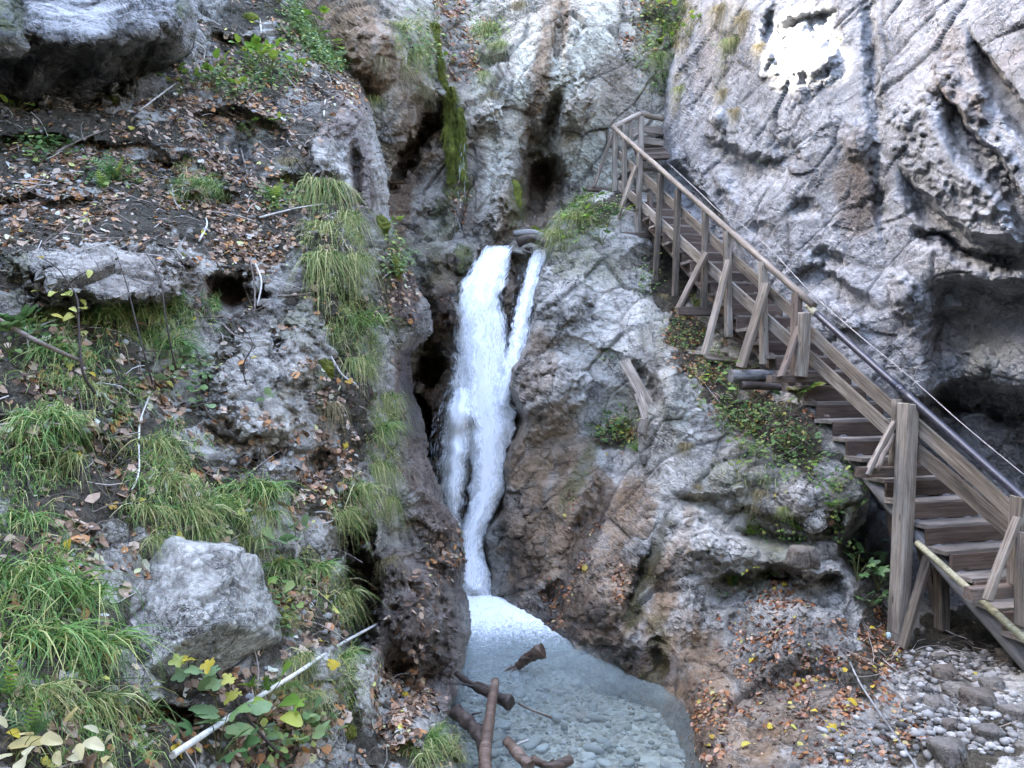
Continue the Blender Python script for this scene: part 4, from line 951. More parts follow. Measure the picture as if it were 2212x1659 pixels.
stairs = empty('staircase', S(2212, 1330))
tag(stairs, 'steep weathered wooden staircase with plank braces climbing along the grey cliff', 'staircase')
SROOT = stairs.location.copy()
def part(name, me, mat4):
    o = link(name, me, stairs)
    m = mat4.copy(); m.translation = m.translation - SROOT
    o.matrix_local = m
    return o
_bs = [0]
def beam(name, a, b, wy, tz, mat='wood', ref=EO, taper=1.0, label=None):
    """wy: width across the view, tz: thickness along ref"""
    _bs[0] += 1
    me = beam_mesh(name, (b - a).length, wy, tz, M[mat], _bs[0], taper=taper)
    o = part(name, me, frame_of(a, b, ref))
    if label: o['label'] = label
    return o
def stub(name, a, b, r0, r1, mat, label=None, wob=0.06, n=9):
    _bs[0] += 1
    L = (b - a).length
    me = tube_mesh(name, [Vector((L * i / (n - 1), wob * 0.08 * math.sin(i * 1.7 + _bs[0]), wob * 0.08 * math.cos(i * 1.3))) for i in range(n)], [r0 + (r1 - r0) * i / (n - 1) for i in range(n)], M[mat], _bs[0], 14, wob)
    o = part(name, me, frame_of(a, b, EO))
    if label: o['label'] = label
    return o

# treads and risers
N0 = S(1734, 833)
for i in range(-16, 17):
    p = N0 + EU * (RUN * i) + Vector((0, 0, RISE * i))
    if p.y > 14.35 or p.z < 0.45: continue
    rr = random.Random(i + 50)
    o1 = 0.02 + rr.uniform(-0.03, 0.05); o2 = -0.86 + rr.uniform(-0.03, 0.03)
    c = p + EU * 0.14 - Vector((0, 0, 0.022))
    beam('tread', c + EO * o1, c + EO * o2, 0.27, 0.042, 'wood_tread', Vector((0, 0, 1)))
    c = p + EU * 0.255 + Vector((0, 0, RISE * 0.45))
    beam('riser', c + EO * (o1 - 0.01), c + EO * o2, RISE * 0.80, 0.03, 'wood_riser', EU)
# stringers: plank above, peeled log below
def nose(i, off, dz): return N0 + EU * (RUN * i) + Vector((0, 0, RISE * i + dz)) + EO * off
for off in (-0.10, -0.74):
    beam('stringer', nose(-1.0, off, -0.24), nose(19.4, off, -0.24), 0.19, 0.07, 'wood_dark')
    stub('log_stringer', nose(-18, off, -0.29), nose(0.4, off, -0.25), 0.105, 0.085, 'bark', 'bare grey log under the lower steps' if off > -0.5 else None)
for i in (-13, -9, -5, -1):
    for off in (-0.10,):
        pass
# rails
beam('rail_board', S(1336, 334), S(1722, 684), 0.135, 0.035)
beam('rail_board', S(1336, 398), S(1722, 750), 0.150, 0.035)
beam('rail_board', S(1722, 690), S(1946, 899), 0.135, 0.035)
beam('rail_board', S(1716, 741), S(1950, 956), 0.140, 0.035)
beam('rail_board', S(1966, 906), S(2230, 1146), 0.135, 0.04)
beam('rail_board', S(1966, 962), S(2230, 1188), 0.145, 0.035)
stub('handrail', S(1324, 274, 0.05), S(1758, 661, 0.05), 0.040, 0.042, 'wood_warm', 'round brown wooden handrail', 0.02, 24)
stub('handrail', S(1762, 676, 0.05), S(1946, 842, 0.05), 0.036, 0.036, 'pipe', 'black handrail pipe', 0.0, 12)
stub('handrail', S(1950, 845, 0.05), S(2260, 1121, 0.05), 0.038, 0.038, 'pipe', 'black handrail pipe', 0.0, 12)
stub('pipe_joint', S(1941, 838, 0.05), S(1952, 848, 0.05), 0.042, 0.042, 'pipe')
stub('handrail_end', S(1745, 661, 0.05), S(1764, 678, 0.05), 0.034, 0.040, 'wood_pole', 'pale whittled end of the lower handrail')
# posts  (u0, v0, u1, v1, width)
for (u0, v0, u1, v1, wd, mt) in [(1330, 284, 1328, 414, 0.085, 'wood'), (1349, 300, 1348, 424, 0.06, 'wood'), (1382, 330, 1377, 503, 0.085, 'wood'), (1428, 374, 1413, 656, 0.075, 'wood'), (1465, 408, 1458, 640, 0.09, 'wood'),
                         (1524, 458, 1520, 666, 0.075, 'wood'), (1571, 500, 1574, 728, 0.10, 'wood'), (1648, 566, 1651, 786, 0.10, 'wood'), (1722, 632, 1717, 812, 0.12, 'wood_dark'), (2202, 1072, 2194, 1262, 0.12, 'wood')]:
    beam('post', S(u0, v0, 0.065), S(u1, v1, 0.065), wd, 0.08, mt)
beam('post', S(1738, 676, 0.15), S(1730, 812, 0.15), 0.125, 0.10, 'wood', label='short square post in front of the handrail joint')
stub('post', S(1939, 862, 0.07), S(1931, 1012, 0.07), 0.05, 0.055, 'wood')
beam('post', S(1962, 872, 0.10), S(1938, 1384, 0.10), 0.165, 0.13, 'wood', label='tall thick square post standing on the ground')
beam('post', S(2212, 1150, 0.12), S(2208, 1350, 0.12), 0.09, 0.09, 'wood')
# braces
for (u0, v0, o0, u1, v1, o1, wd, th, mt) in [(1323, 288, 0.10, 1283, 404, 0.42, 0.10, 0.04, 'wood'), (1374, 358, 0.11, 1321, 504, 0.42, 0.13, 0.04, 'wood'), (1526, 545, 0.11, 1464, 668, 0.42, 0.115, 0.04, 'wood'),
                                     (1574, 562, 0.12, 1521, 766, 0.40, 0.13, 0.045, 'wood'), (1655, 612, 0.12, 1600, 793, 0.40, 0.17, 0.045, 'wood'), (1726, 706, 0.13, 1686, 814, 0.42, 0.10, 0.04, 'wood_dark'),
                                     (1933, 912, 0.12, 1873, 1026, 0.46, 0.055, 0.05, 'wood'), (2200, 1118, 0.12, 2132, 1296, 0.46, 0.07, 0.05, 'wood')]:
    beam('brace', S(u0, v0, o0), S(u1, v1, o1), wd, th, mt)
stub('brace', S(1932, 938, 0.15), S(1893, 1014, 0.44), 0.022, 0.026, 'wood_warm', 'peeled round brace beside the tall post')
# cross beams that carry the braces
for (u, v, o0, o1, hh) in [(1322, 412, -0.5, 0.50, 0.08), (1388, 510, -0.5, 0.50, 0.08), (1532, 674, -0.5, 0.50, 0.115), (1742, 819, -0.4, 0.50, 0.095), (1950, 1016, -0.4, 0.52, 0.10), (2200, 1272, -0.3, 0.52, 0.10)]:
    a = S(u, v, 0.0)
    beam('cross_beam', a + EO * o1, a + EO * o0, hh, 0.10, 'wood_dark', EU)
# supports below the lower flight
beam('support_post', S(2030, 1190, -0.35), S(2034, 1358, -0.35), 0.12, 0.10, 'wood')
beam('support_brace', S(2018, 1160, -0.1), S(1932, 1458, 0.25), 0.095, 0.05, 'wood', label='slanting plank brace leaning to the ground')
beam('support_brace', S(1985, 1165, -0.3), S(2030, 1330, -0.5), 0.10, 0.05, 'wood_dark')
beam('support_board', S(1925, 1105, -0.3), S(1935, 1165, -0.3), 0.12, 0.04, 'wood_dark')
beam('support_post', S(1704, 820, -0.05), S(1706, 905, -0.05), 0.14, 0.12, 'wood_dark')
for k_ in range(3):
    a = S(1404 + 8 * k_, 420 + 60 * k_, -0.2)
    beam('support_post', a, a - Vector((0, 0, 0.9)), 0.09, 0.08, 'wood_dark')
# upper landing with its railing
A, B, C_ = P(1326, 275, 14.5), P(1382, 246, 14.85), P(1432, 257, 15.1)
def lbeam(name, a, b, wy, tz, mat, ref=Vector((0, -1, 0))): return beam(name, a, b, wy, tz, mat, ref)
stub('handrail', A, B, 0.05, 0.05, 'wood_warm'); stub('handrail', B, C_, 0.05, 0.05, 'wood_warm')
for (ua, va, da, ub, vb, db) in [(1361, 293, 14.75, 1386, 279, 14.9), (1386, 279, 14.9, 1432, 284, 15.1), (1370, 314, 14.75, 1388, 303, 14.9), (1388, 303, 14.9, 1432, 309, 15.1)]:
    lbeam('rail_board', P(ua, va, da), P(ub, vb, db), 0.13, 0.04, 'wood_warm')
for (u, v0, v1, d, wd) in [(1346, 268, 300, 14.6, 0.06), (1362, 260, 312, 14.75, 0.07), (1385, 252, 330, 14.85, 0.11)]:
    lbeam('post', P(u, v0, d), P(u, v1, d), wd, 0.08, 'wood_warm')
for k_ in range(7):
    z = Vector((0, 0, 0.055 * k_)); y = Vector((0, 0.16 * k_, 0))
    lbeam('landing_plank', P(1382 + k_, 345, 14.3) + y + z * 1.6, P(1445, 341, 14.5) + y + z * 1.6, 0.14, 0.04, 'wood_dark', Vector((0, 0, 1)))
print('stairs', round(time.time() - T0, 1))

# ------------------------------------------------------------------ boulders and stones
_ICO = {}
def ico(sub):
    if sub not in _ICO:
        import bmesh
        bm = bmesh.new(); bmesh.ops.create_icosphere(bm, subdivisions=sub, radius=1.0)
        bm.verts.ensure_lookup_table()
        V = np.array([v.co[:] for v in bm.verts], np.float32); F = np.array([[v.index for v in f.verts] for f in bm.faces], np.int32)
        bm.free(); _ICO[sub] = (V, F)
    return _ICO[sub]

def boulder_mesh(name, planes, size, seed, mat, sub=5, rough=1.0, world=Vector((0, 0, 0)), pw=14, masks=(0, 0, 0, 0), pale=0.3):
    V, F = ico(sub)
    acc = np.zeros(len(V))
    for n, h in planes:
        n = np.array(n, float); n /= np.linalg.norm(n)
        acc += np.maximum(0, V @ n / h) ** pw
    r = np.maximum(acc, 1e-6) ** (-1 / pw)
    p = V * r[:, None] * size
    q = (p + np.array(world)).astype(np.float32)
    rel, crack = rock_relief(q, 1.0, 35, seed, 0.55 * size if size > 0.3 else 0.5 * size, True)
    n = V / np.linalg.norm(V, axis=1, keepdims=True)
    p = p + n * (rel * 0.55 * rough * min(1, size * 1.1))[:, None]
    ca = np.tile(np.array([masks], np.float32), (len(V), 1))
    cb = np.stack([crack, np.full(len(V), pale), crack * 0, crack * 0], 1)
    return mesh_np(name, p, F, mat, True, {'ma': ('FLOAT_COLOR', ca), 'mb': ('FLOAT_COLOR', cb)})

def boulder(u, v, d, size, planes, seed, label, mat='slope', rough=1.0, sub=5, masks=(0, 0, 0, 0), name='boulder', cat='boulder', pw=14, pale=0.3):
    c = P(u, v, d)
    o = link(name, boulder_mesh(name, planes, size, seed, M[mat], sub, rough, c, pw, masks, pale))
    o.location = c
    return tag(o, label, cat)

BOULDERS = []
BOULDERS.append(boulder(402, 1382, 4.78, 0.47, [((-0.30, -0.80, 0.60), 0.86), ((0.66, -0.42, -0.62), 0.50), ((0.25, 0.2, 1), 1.22), ((-1, 0.1, 0.25), 0.74), ((0.95, 0.0, 0.30), 0.86), ((-0.2, -0.25, -1), 1.22), ((0, 1, 0), 1.0), ((-0.6, -0.5, -0.5), 1.05), ((0.5, -0.5, 0.75), 1.05), ((-0.7, -0.3, 0.6), 1.0)], 21,
        'pale angular boulder with a dark underside jutting from the grass', 'outcrop', 1.8, 6, (0, 0, 0, 0), pale=0.85, pw=30))
for i, (u, v, d, s, lab) in enumerate([(1738, 1205, 7.75, 0.15, 'rounded pale rock on the ledge below the ferns'), (1778, 1188, 7.85, 0.12, 'small grey rock wedged behind the rounded rock'), (1690, 1232, 7.75, 0.10, 'low wet rock under the mossy ledge'),
                                       (2046, 1462, 6.55, 0.14, 'flat pale stone above the gravel ledge'), (2076, 1505, 6.35, 0.15, 'wide wet stone streaked with ochre'), (2020, 1530, 6.2, 0.13, 'long bluish stone set in the gravel'), (2126, 1522, 6.1, 0.17, 'big striped grey stone beside the gravel'), (2147, 1486, 6.2, 0.10, 'rounded stone behind the striped stone'),
                                       (1974, 1518, 6.4, 0.055, 'small bluish stone at the edge of the leaves'), (2052, 1572, 5.9, 0.09, 'flat pale stone low on the gravel'), (2142, 1594, 5.8, 0.12, 'dark rounded stone at the gravel edge'), (2056, 1634, 5.6, 0.16, 'broad beige slab at the bottom of the gravel'), (2200, 1432, 6.4, 0.17, 'large stone at the foot of the dark hollow'), (2196, 1550, 5.8, 0.12, 'bright white stone half out of view'),
                                       (2030, 1424, 6.9, 0.08, 'chalky stone among the twigs'), (1320, 955, 10.9, 0.09, 'small rock in the soil pocket under the leaning planks'), (1395, 992, 9.9, 0.12, 'flat grey rock by the pale rib')]):
    rr = random.Random(i + 300)
    pl = [((rr.uniform(-1, 1), rr.uniform(-1, 0.2), rr.uniform(-0.3, 1)), rr.uniform(0.65, 0.95)) for _ in range(9)] + [((0, 0, 1), 0.55), ((0, 0, -1), 0.7), ((1, 0, 0), 1), ((-1, 0, 0), 1), ((0, 1, 0), 0.9), ((0, -1, 0), 0.8)]
    h, n = hit(u, v)
    c = h if h is not None else P(u, v, d)
    o = link('rock', boulder_mesh('rock', pl, s * (1.1 if i < 3 else 0.85), 330 + i, M['outcrop'], 4, 1.0, c, 16, (0, 0, 0.35 if i % 3 == 0 else 0.1, 0.5)))
    o.location = c + Vector((0, 0, s * 0.12)); tag(o, lab, 'rock')

# stones under the shallow water and gravel on the ledge
k = NT('river_stone')
oi = k.n('ObjectInfo'); co = k.coord(); n_ = k.noise(14, 4, 0.6, co)
k.done(k.bsdf(k.mix(0.35, k.ramp(oi.outputs['Random'], [(0.0, (0.20, 0.19, 0.17)), (0.3, (0.36, 0.35, 0.32)), (0.55, (0.26, 0.20, 0.14)), (0.8, (0.50, 0.49, 0.46)), (1.0, (0.11, 0.105, 0.095))]), k.ramp(n_, [(0.3, (0.15, 0.14, 0.13)), (0.7, (0.5, 0.48, 0.45))])), 0.6, n_, 0.3, 0.01))
M['stone'] = k.m
stone_meshes = []
for i in range(7):
    rr = random.Random(i + 900)
    pl = [((rr.uniform(-1, 1), rr.uniform(-1, 1), rr.uniform(-1, 1)), rr.uniform(0.7, 0.95)) for _ in range(9)] + [((0, 0, 1), 0.5), ((0, 0, -1), 0.5), ((1, 0, 0), 1), ((-1, 0, 0), 1), ((0, 1, 0), 0.75), ((0, -1, 0), 0.75)]
    V, F = ico(2)
    acc = sum(np.maximum(0, V @ (np.array(n) / np.linalg.norm(n)) / h) ** 7 for n, h in pl)
    stone_meshes.append(mesh_np('river_stone', V * (acc ** (-1 / 7))[:, None], F, M['stone']))
rr = random.Random(5)
cnt = 0
bedb = BVHTree.FromPolygons([v.co[:] for v in bpy.data.objects['stream_bed'].data.vertices], [p.vertices[:] for p in bpy.data.objects['stream_bed'].data.polygons])
while cnt < 280:
    u = rr.uniform(1010, 1520); v = 1659 - 260 * rr.random() ** 1.5 + rr.uniform(0, 30)
    w = P(u, v, 1) - CAMV
    t = -CAM_H / w.z
    q = CAMV + w * t
    hb, nb = hit(u, v)
    if hb is not None and hb.y < q.y - 0.02: continue
    g = bedb.ray_cast(Vector((q.x, q.y + rr.uniform(0, 0.5), 1)), Vector((0, 0, -1)))[0]
    if g is None: continue
    s = 0.016 + 0.075 * rr.random() ** 3.2
    o = link('river_stone', stone_meshes[cnt % 7]); o.location = g + Vector((0, 0, s * 0.25)); o.scale = (s * rr.uniform(0.9, 1.5), s, s * rr.uniform(0.6, 0.9)); o.rotation_euler = (rr.uniform(-0.3, 0.3), rr.uniform(-0.3, 0.3), rr.uniform(0, 6.3))
    tag(o, 'small rounded stone lying on the bed of the clear stream', 'stone', 'stones under the shallow water')
    cnt += 1

def sample(layer, weight, n, rng, infr=True):
    """random points on a layer in proportion to area times weight"""
    L = LAYERS[layer]; F = L.F
    wv = weight if infr is False else weight * L.infr
    wf = np.maximum(wv[F].mean(1), 0) * L.area
    f = rng.choice(len(F), n, p=wf / wf.sum())
    ab = rng.random((n, 2))
    p = L.P[F[f, 0]] * ((1 - ab[:, :1]) * (1 - ab[:, 1:])) + L.P[F[f, 1]] * (ab[:, :1] * (1 - ab[:, 1:])) + L.P[F[f, 2]] * (ab[:, :1] * ab[:, 1:]) + L.P[F[f, 3]] * ((1 - ab[:, :1]) * ab[:, 1:])
    nn = L.N[F[f, 0]]
    return p, nn

def pebbles(name, layer, weight, n, smin, smax, seed, mat, pts=None):
    rng = np.random.default_rng(seed)
    if pts is None: p, nn = sample(layer, weight, n, rng)
    else: p, nn = pts, np.tile(np.array([[0, 0, 1.0]]), (len(pts), 1))
    V0, F0 = ico(1)
    s = smin + (smax - smin) * rng.random(n) ** 3
    sc = np.stack([s * rng.uniform(0.8, 1.5, n), s * rng.uniform(0.7, 1.1, n), s * rng.uniform(0.45, 0.8, n)], 1)
    a = rng.uniform(0, 6.28, n)
    jit = 1 + rng.uniform(-0.18, 0.18, (n, len(V0), 1))
    q = V0[None] * sc[:, None] * jit
    q = np.stack([q[..., 0] * np.cos(a)[:, None] - q[..., 1] * np.sin(a)[:, None], q[..., 0] * np.sin(a)[:, None] + q[..., 1] * np.cos(a)[:, None], q[..., 2]], 2)
    V = (q + p[:, None] + (nn * s[:, None] * 0.2)[:, None]).reshape(-1, 3)
    F = (F0[None] + (np.arange(n) * len(V0))[:, None, None]).reshape(-1, 3)
    return tag(link(name, mesh_np(name, V, F, mat)), kind='stuff')

def rand_island(name, stops, rough=0.7, transl=0.0, bumpscale=0.0, spec=0.3, obj=False):
    k = NT(name)
    if obj: f = k.n('ObjectInfo').outputs['Random']
    else: f = k.n('NewGeometry').outputs['Random Per Island']
    col = k.ramp(f, stops)
    co = k.coord(); n = k.noise(45, 3, 0.6, co)
    col = k.mix(0.45, col, k.mix(1.0, col, k.ramp(n, [(0.3, (0.45, 0.45, 0.45)), (0.7, (1.0, 1.0, 1.0))]), 'MULTIPLY'))
    b = k.bsdf(col, rough, n if bumpscale else None, bumpscale, 0.01, spec)
    if transl:
        t = k.n('BsdfTranslucent'); k.l(col, t.inputs[0])
        m = k.n('MixShader'); m.inputs[0].default_value = transl; k.l(b.outputs[0], m.inputs[1]); k.l(t.outputs[0], m.inputs[2])
        k.l(m.outputs[0], k.out.inputs[0]); return k.m
    return k.done(b)
M['gravel'] = rand_island('gravel', [(0.0, (0.07, 0.066, 0.06)), (0.4, (0.19, 0.18, 0.165)), (0.75, (0.29, 0.28, 0.26)), (1.0, (0.45, 0.44, 0.42))], 0.8)
def em(layer, ells):
    L = LAYERS[layer]; u, v = L.uv[:, 0], L.uv[:, 1]
    m = np.zeros(len(u), np.float32)
    for e in ells: m = np.maximum(m, e[5] * (1 - smooth(ell(u, v, e, 0.0), 0.5, 1.0)))
    return m
pebbles('gravel', 'outcrop', em('outcrop', [(2080, 1560, 170, 90, 0, 1), (2060, 1450, 160, 60, 0, 0.7), (1900, 1600, 150, 60, 0, 0.25)]), 1500, 0.012, 0.05, 41, M['gravel'])
pebbles('rubble', 'slope', LAYERS['slope'].m['soil'] * (0.3 + LAYERS['slope'].m['leaf']) + em('slope', [(640, 1330, 110, 60, 0, 1.5), (420, 980, 140, 60, 0, 1), (860, 1520, 60, 60, 0, 1)]), 1500, 0.008, 0.04, 42, M['gravel'])

bv_ = np.array([v.co[:] for v in bpy.data.objects['stream_bed'].data.vertices])
bv_ = bv_[(bv_[:, 0] > -1.2) & (bv_[:, 0] < 2.2) & (bv_[:, 1] > 5.2) & (bv_[:, 1] < 9.5)]
r9 = np.random.default_rng(44); bv_ = bv_[r9.integers(0, len(bv_), 2600)] + np.stack([r9.uniform(-.03, .03, 2600), r9.uniform(-.03, .03, 2600), np.zeros(2600)], 1)
M['bed_gravel'] = rand_island('bed_gravel', [(0.0, (0.10, 0.095, 0.08)), (0.3, (0.22, 0.21, 0.18)), (0.55, (0.34, 0.33, 0.30)), (0.75, (0.26, 0.20, 0.13)), (1.0, (0.55, 0.54, 0.51))], 0.7)
pebbles('bed_gravel', None, None, 2600, 0.010, 0.045, 45, M['bed_gravel'], bv_)

# ------------------------------------------------------------------ leaf litter
LEAF_STOPS = [(0.0, (0.0466, 0.0279, 0.0186)), (0.16, (0.132, 0.0776, 0.0466)), (0.34, (0.2639, 0.1631, 0.1025)), (0.52, (0.4036, 0.2716, 0.1786)), (0.68, (0.5589, 0.427, 0.3182)), (0.8, (0.4347, 0.2018, 0.0854)), (0.88, (0.5589, 0.2716, 0.0931)), (0.95, (0.62, 0.62, 0.5589)), (1.0, (0.62, 0.5899, 0.1242))]
M['litter'] = rand_island('leaf_litter', LEAF_STOPS, 0.55, 0.12, 0.25)
M['litter_wet'] = rand_island('wet_leaf_litter', [(0.0, (0.03, 0.015, 0.010)), (0.2, (0.085, 0.035, 0.020)), (0.42, (0.20, 0.080, 0.035)), (0.6, (0.34, 0.135, 0.050)), (0.78, (0.42, 0.19, 0.075)), (0.90, (0.46, 0.28, 0.18)), (0.97, (0.40, 0.36, 0.10)), (1.0, (0.50, 0.42, 0.08))], 0.32, 0.1, 0.2, 0.5)

def leaf_arrays(p, nn, size, rng, lift=0.3, tiltmax=0.5, elong=0.55):
    """n bent leaves lying on the ground: 9 vertices and 8 triangles each"""
    n = len(p)
    base = np.array([[0, 0], [0, .5], [0, .8], [0, 1.0], [-.5, .32], [-.42, .7], [.5, .32], [.42, .7], [0, .25]], float)
    base[:, 1] -= 0.5
    a = rng.uniform(0, 6.28, n)
    up = nn + rng.normal(0, tiltmax, (n, 3)) * np.array([1, 1, 0.6]) + np.array([0, 0, 0.35])
    up /= np.linalg.norm(up, axis=1, keepdims=True)
    r = np.stack([np.cos(a), np.sin(a), np.zeros(n)], 1)
    X = r - up * (r * up).sum(1, keepdims=True); X /= np.linalg.norm(X, axis=1, keepdims=True) + 1e-9
    Y = np.cross(up, X)
    curl = rng.uniform(-0.5, 0.9, n); bend = rng.uniform(-0.4, 0.5, n)
    el = elong * rng.uniform(0.75, 1.25, n)
    V = np.zeros((n, 9, 3))
    for j, (x, y) in enumerate(base):
        h = curl * (x * 2 * el) ** 2 * 0.5 + bend * (y ** 2) * 0.8 + rng.normal(0, 0.03, n)
        V[:, j] = p + size[:, None] * (X * (x * 2 * el * 0.9)[:, None] + Y * y + up * (h + lift * 0.3)[:, None])
    T = np.array([[0, 6, 8], [0, 8, 4], [8, 6, 1], [8, 1, 4], [1, 6, 7], [1, 5, 4], [1, 7, 3], [1, 3, 5]])
    F = (T[None] + (np.arange(n) * 9)[:, None, None]).reshape(-1, 3)
    return V.reshape(-1, 3), F

def litter(name, layer, n, seed, mat, smin=0.03, smax=0.075, upmin=0.05, extra=None, base=0.0):
    rng = np.random.default_rng(seed)
    L = LAYERS[layer]
    wgt = (L.m['leaf'] + base * L.m['soil']) * smooth(L.up, upmin - 0.15, upmin + 0.45)
    wgt = wgt * (0.12 + smooth(gnoise(L.P / 0.32, seed) + 0.5 * gnoise(L.P / 0.11, seed + 1), -0.15, 0.45))
    p, nn = sample(layer, wgt, n, rng)
    V, F = leaf_arrays(p, nn, smin + (smax - smin) * rng.random(n) ** 1.6, rng)
    tag(link(name, mesh_np(name, V, F, mat, False)), kind='stuff')
litter('leaf_litter', 'slope', 19000, 51, M['litter'], 0.022, 0.085, 0.05, None, 0.12)
litter('leaf_litter', 'outcrop', 7000, 52, M['litter_wet'], 0.018, 0.06, 0.0)
litter('leaf_litter', 'gorge_wall', 1300, 53, M['litter_wet'], 0.04, 0.09, 0.0)

# single fallen leaves
M['leaf_yellow'] = rand_island('yellow_leaf', [(0.0, (0.52, 0.36, 0.03)), (0.4, (0.62, 0.48, 0.05)), (0.7, (0.50, 0.47, 0.10)), (1.0, (0.44, 0.26, 0.04))], 0.5, 0.25, 0.2, 0.3, True)
M['leaf_brown'] = rand_island('brown_leaf', [(0.0, (0.09, 0.05, 0.03)), (0.3, (0.22, 0.13, 0.08)), (0.6, (0.36, 0.26, 0.19)), (0.8, (0.32, 0.145, 0.055)), (1.0, (0.44, 0.34, 0.26))], 0.5, 0.15, 0.2, 0.3, True)
def lobed(n_lobe, depth, seed, wob=0.06, m=40, notch=True):
    """outline of a leaf with pointed lobes, base at the origin, tip at +Y 1"""
    rr = random.Random(seed); pts = []
    for i in range(m):
        a = -math.pi * 0.93 + 2 * math.pi * 0.93 * i / (m - 1)
        lob = abs(math.cos(a * n_lobe / 2.0)) ** 0.8
        r = (0.62 + 0.38 * math.cos(a)) ** 0.35 * (1 - depth + depth * lob) * (1 + rr.uniform(-wob, wob))
        pts.append((math.sin(a) * r * 0.5, 0.36 + math.cos(a) * r * 0.60))
    return pts
def leaf_mesh(name, outline, mat, curl=0.25, droop=0.25, seed=0):
    rr = random.Random(seed)
    V = [(0, 0.30, 0.03)] + [(x, y, curl * x * x * 1.6 - droop * max(0, y - 0.3) ** 2 + rr.uniform(-0.015, 0.015)) for x, y in outline]
    m = len(outline)
    F = [(0, i, i + 1) for i in range(1, m)]
    me = bpy.data.meshes.new(name); me.from_pydata(V, [], F); me.update(); me.materials.append(mat)
    me.polygons.foreach_set('use_smooth', [True] * len(me.polygons))
    return me
def oval(seed, wd=0.32, m=18):
    rr = random.Random(seed); pts = []
    for i in range(m):
        a = 2 * math.pi * i / m
        y = 0.5 - 0.5 * math.cos(a); x = math.sin(a) * wd * (1 - 0.35 * (y - 0.4)) * (1 + rr.uniform(-0.05, 0.05))
        pts.append((x, y))
    return pts + [pts[0]]
fallen_y = [leaf_mesh('fallen_leaf', lobed(5, 0.38, 1), M['leaf_yellow'], 0.6, 0.3, 1), leaf_mesh('fallen_leaf', lobed(5, 0.30, 2), M['leaf_yellow'], -0.5, -0.4, 2), leaf_mesh('fallen_leaf', oval(3, 0.34), M['leaf_yellow'], 0.9, 0.4, 3)]
fallen_b = [leaf_mesh('fallen_leaf', oval(5, 0.30), M['leaf_brown'], 1.4, 0.5, 5), leaf_mesh('fallen_leaf', oval(6, 0.36), M['leaf_brown'], -1.0, -0.5, 6), leaf_mesh('fallen_leaf', lobed(5, 0.34, 7), M['leaf_brown'], 0.9, 0.5, 7)]
def lay(me, p, nn, size, rr, label, group=None, lift=0.25):
    o = link('fallen_leaf', me)
    up = (nn + Vector((rr.gauss(0, 0.3), rr.gauss(0, 0.3) - 0.25, 0.55))).normalized()
    a = rr.uniform(0, 6.28)
    r = Vector((math.cos(a), math.sin(a), 0)); X = (r - up * r.dot(up)).normalized(); Y = up.cross(X)
    m = Matrix((X * size, Y * size, up * size)).transposed().to_4x4(); m.translation = p + nn * (0.012 + size * 0.15)
    o.matrix_world = m
    return tag(o, label, 'leaf', group)
rr = random.Random(77)
for u, v, s, lab in [(700, 1430, 27, 'bright yellow maple leaf on the grass just below the pale branch'), (724, 1294, 26, 'yellow leaf on the grassy crest right of the pale boulder'), (690, 1040, 28, 'yellow leaf lying against the grass at the dark hollow'), (654, 1048, 26, 'orange brown leaf left of the yellow leaf by the hollow'),
                     (758, 832, 20, 'yellow leaf on the red leaf strip beside the grass'), (392, 1170, 26, 'orange leaf caught above the pale boulder'), (376, 1640, 36, 'large pale yellow leaf at the lower end of the branch'), (1790, 1572, 22, 'yellow leaf on the wet rock by the gravel'), (1540, 1600, 16, 'upper of two yellow leaves by the pool edge'), (1536, 1618, 15, 'lower of two yellow leaves by the pool edge'),
                     (1605, 1618, 18, 'yellow leaf alone on the smooth rock'), (1830, 1515, 20, 'large pale green leaf on the wet rock'), (1880, 1440, 16, 'yellow leaf on the leafy gully by the posts'), (1052, 1612, 18, 'yellow leaf resting on the wet log'), (1264, 1220, 14, 'yellow leaf in the orange leaf streak'), (240, 1105, 26, 'golden leaf on the grass bank left of the boulder'), (135, 1190, 24, 'golden leaf low on the left grass bank'), (262, 880, 28, 'tan leaf under the saplings')]:
    h, n = hit(u, v)
    if h is None: continue
    lay(fallen_b[rr.randrange(3)] if ('brown' in lab or 'tan' in lab) else fallen_y[rr.randrange(3)], h, n, s * h.y / FPX * 1.2, rr, lab)
def many_leaves(layer, n, seed, meshes, smin, smax, label, group, wfun=None):
    rng = np.random.default_rng(seed); r2 = random.Random(seed)
    L = LAYERS[layer]
    wgt = (L.m['leaf'] + 0.25 * L.m['soil']) * smooth(L.up, -0.1, 0.4) if wfun is None else wfun(L)
    p, nn = sample(layer, wgt / np.maximum(L.P[:, 1], 1) ** 2, n, rng)
    for a, b in zip(p, nn):
        lay(meshes[r2.randrange(len(meshes))], Vector(a), Vector(b), r2.uniform(smin, smax), r2, label, group)
many_leaves('slope', 170, 81, fallen_b, 0.055, 0.10, 'curled brown leaf lying in the litter of the left slope', 'brown leaves on the left slope')
many_leaves('slope', 34, 82, fallen_y, 0.045, 0.085, 'small yellow leaf scattered on the left slope', 'yellow leaves on the left slope')
many_leaves('outcrop', 80, 83, fallen_b, 0.035, 0.062, 'wet orange brown leaf stuck to the right outcrop', 'brown leaves on the right outcrop')
many_leaves('outcrop', 34, 84, fallen_y, 0.035, 0.07, 'pale yellow leaf stuck to the right outcrop', 'yellow leaves on the right outcrop')
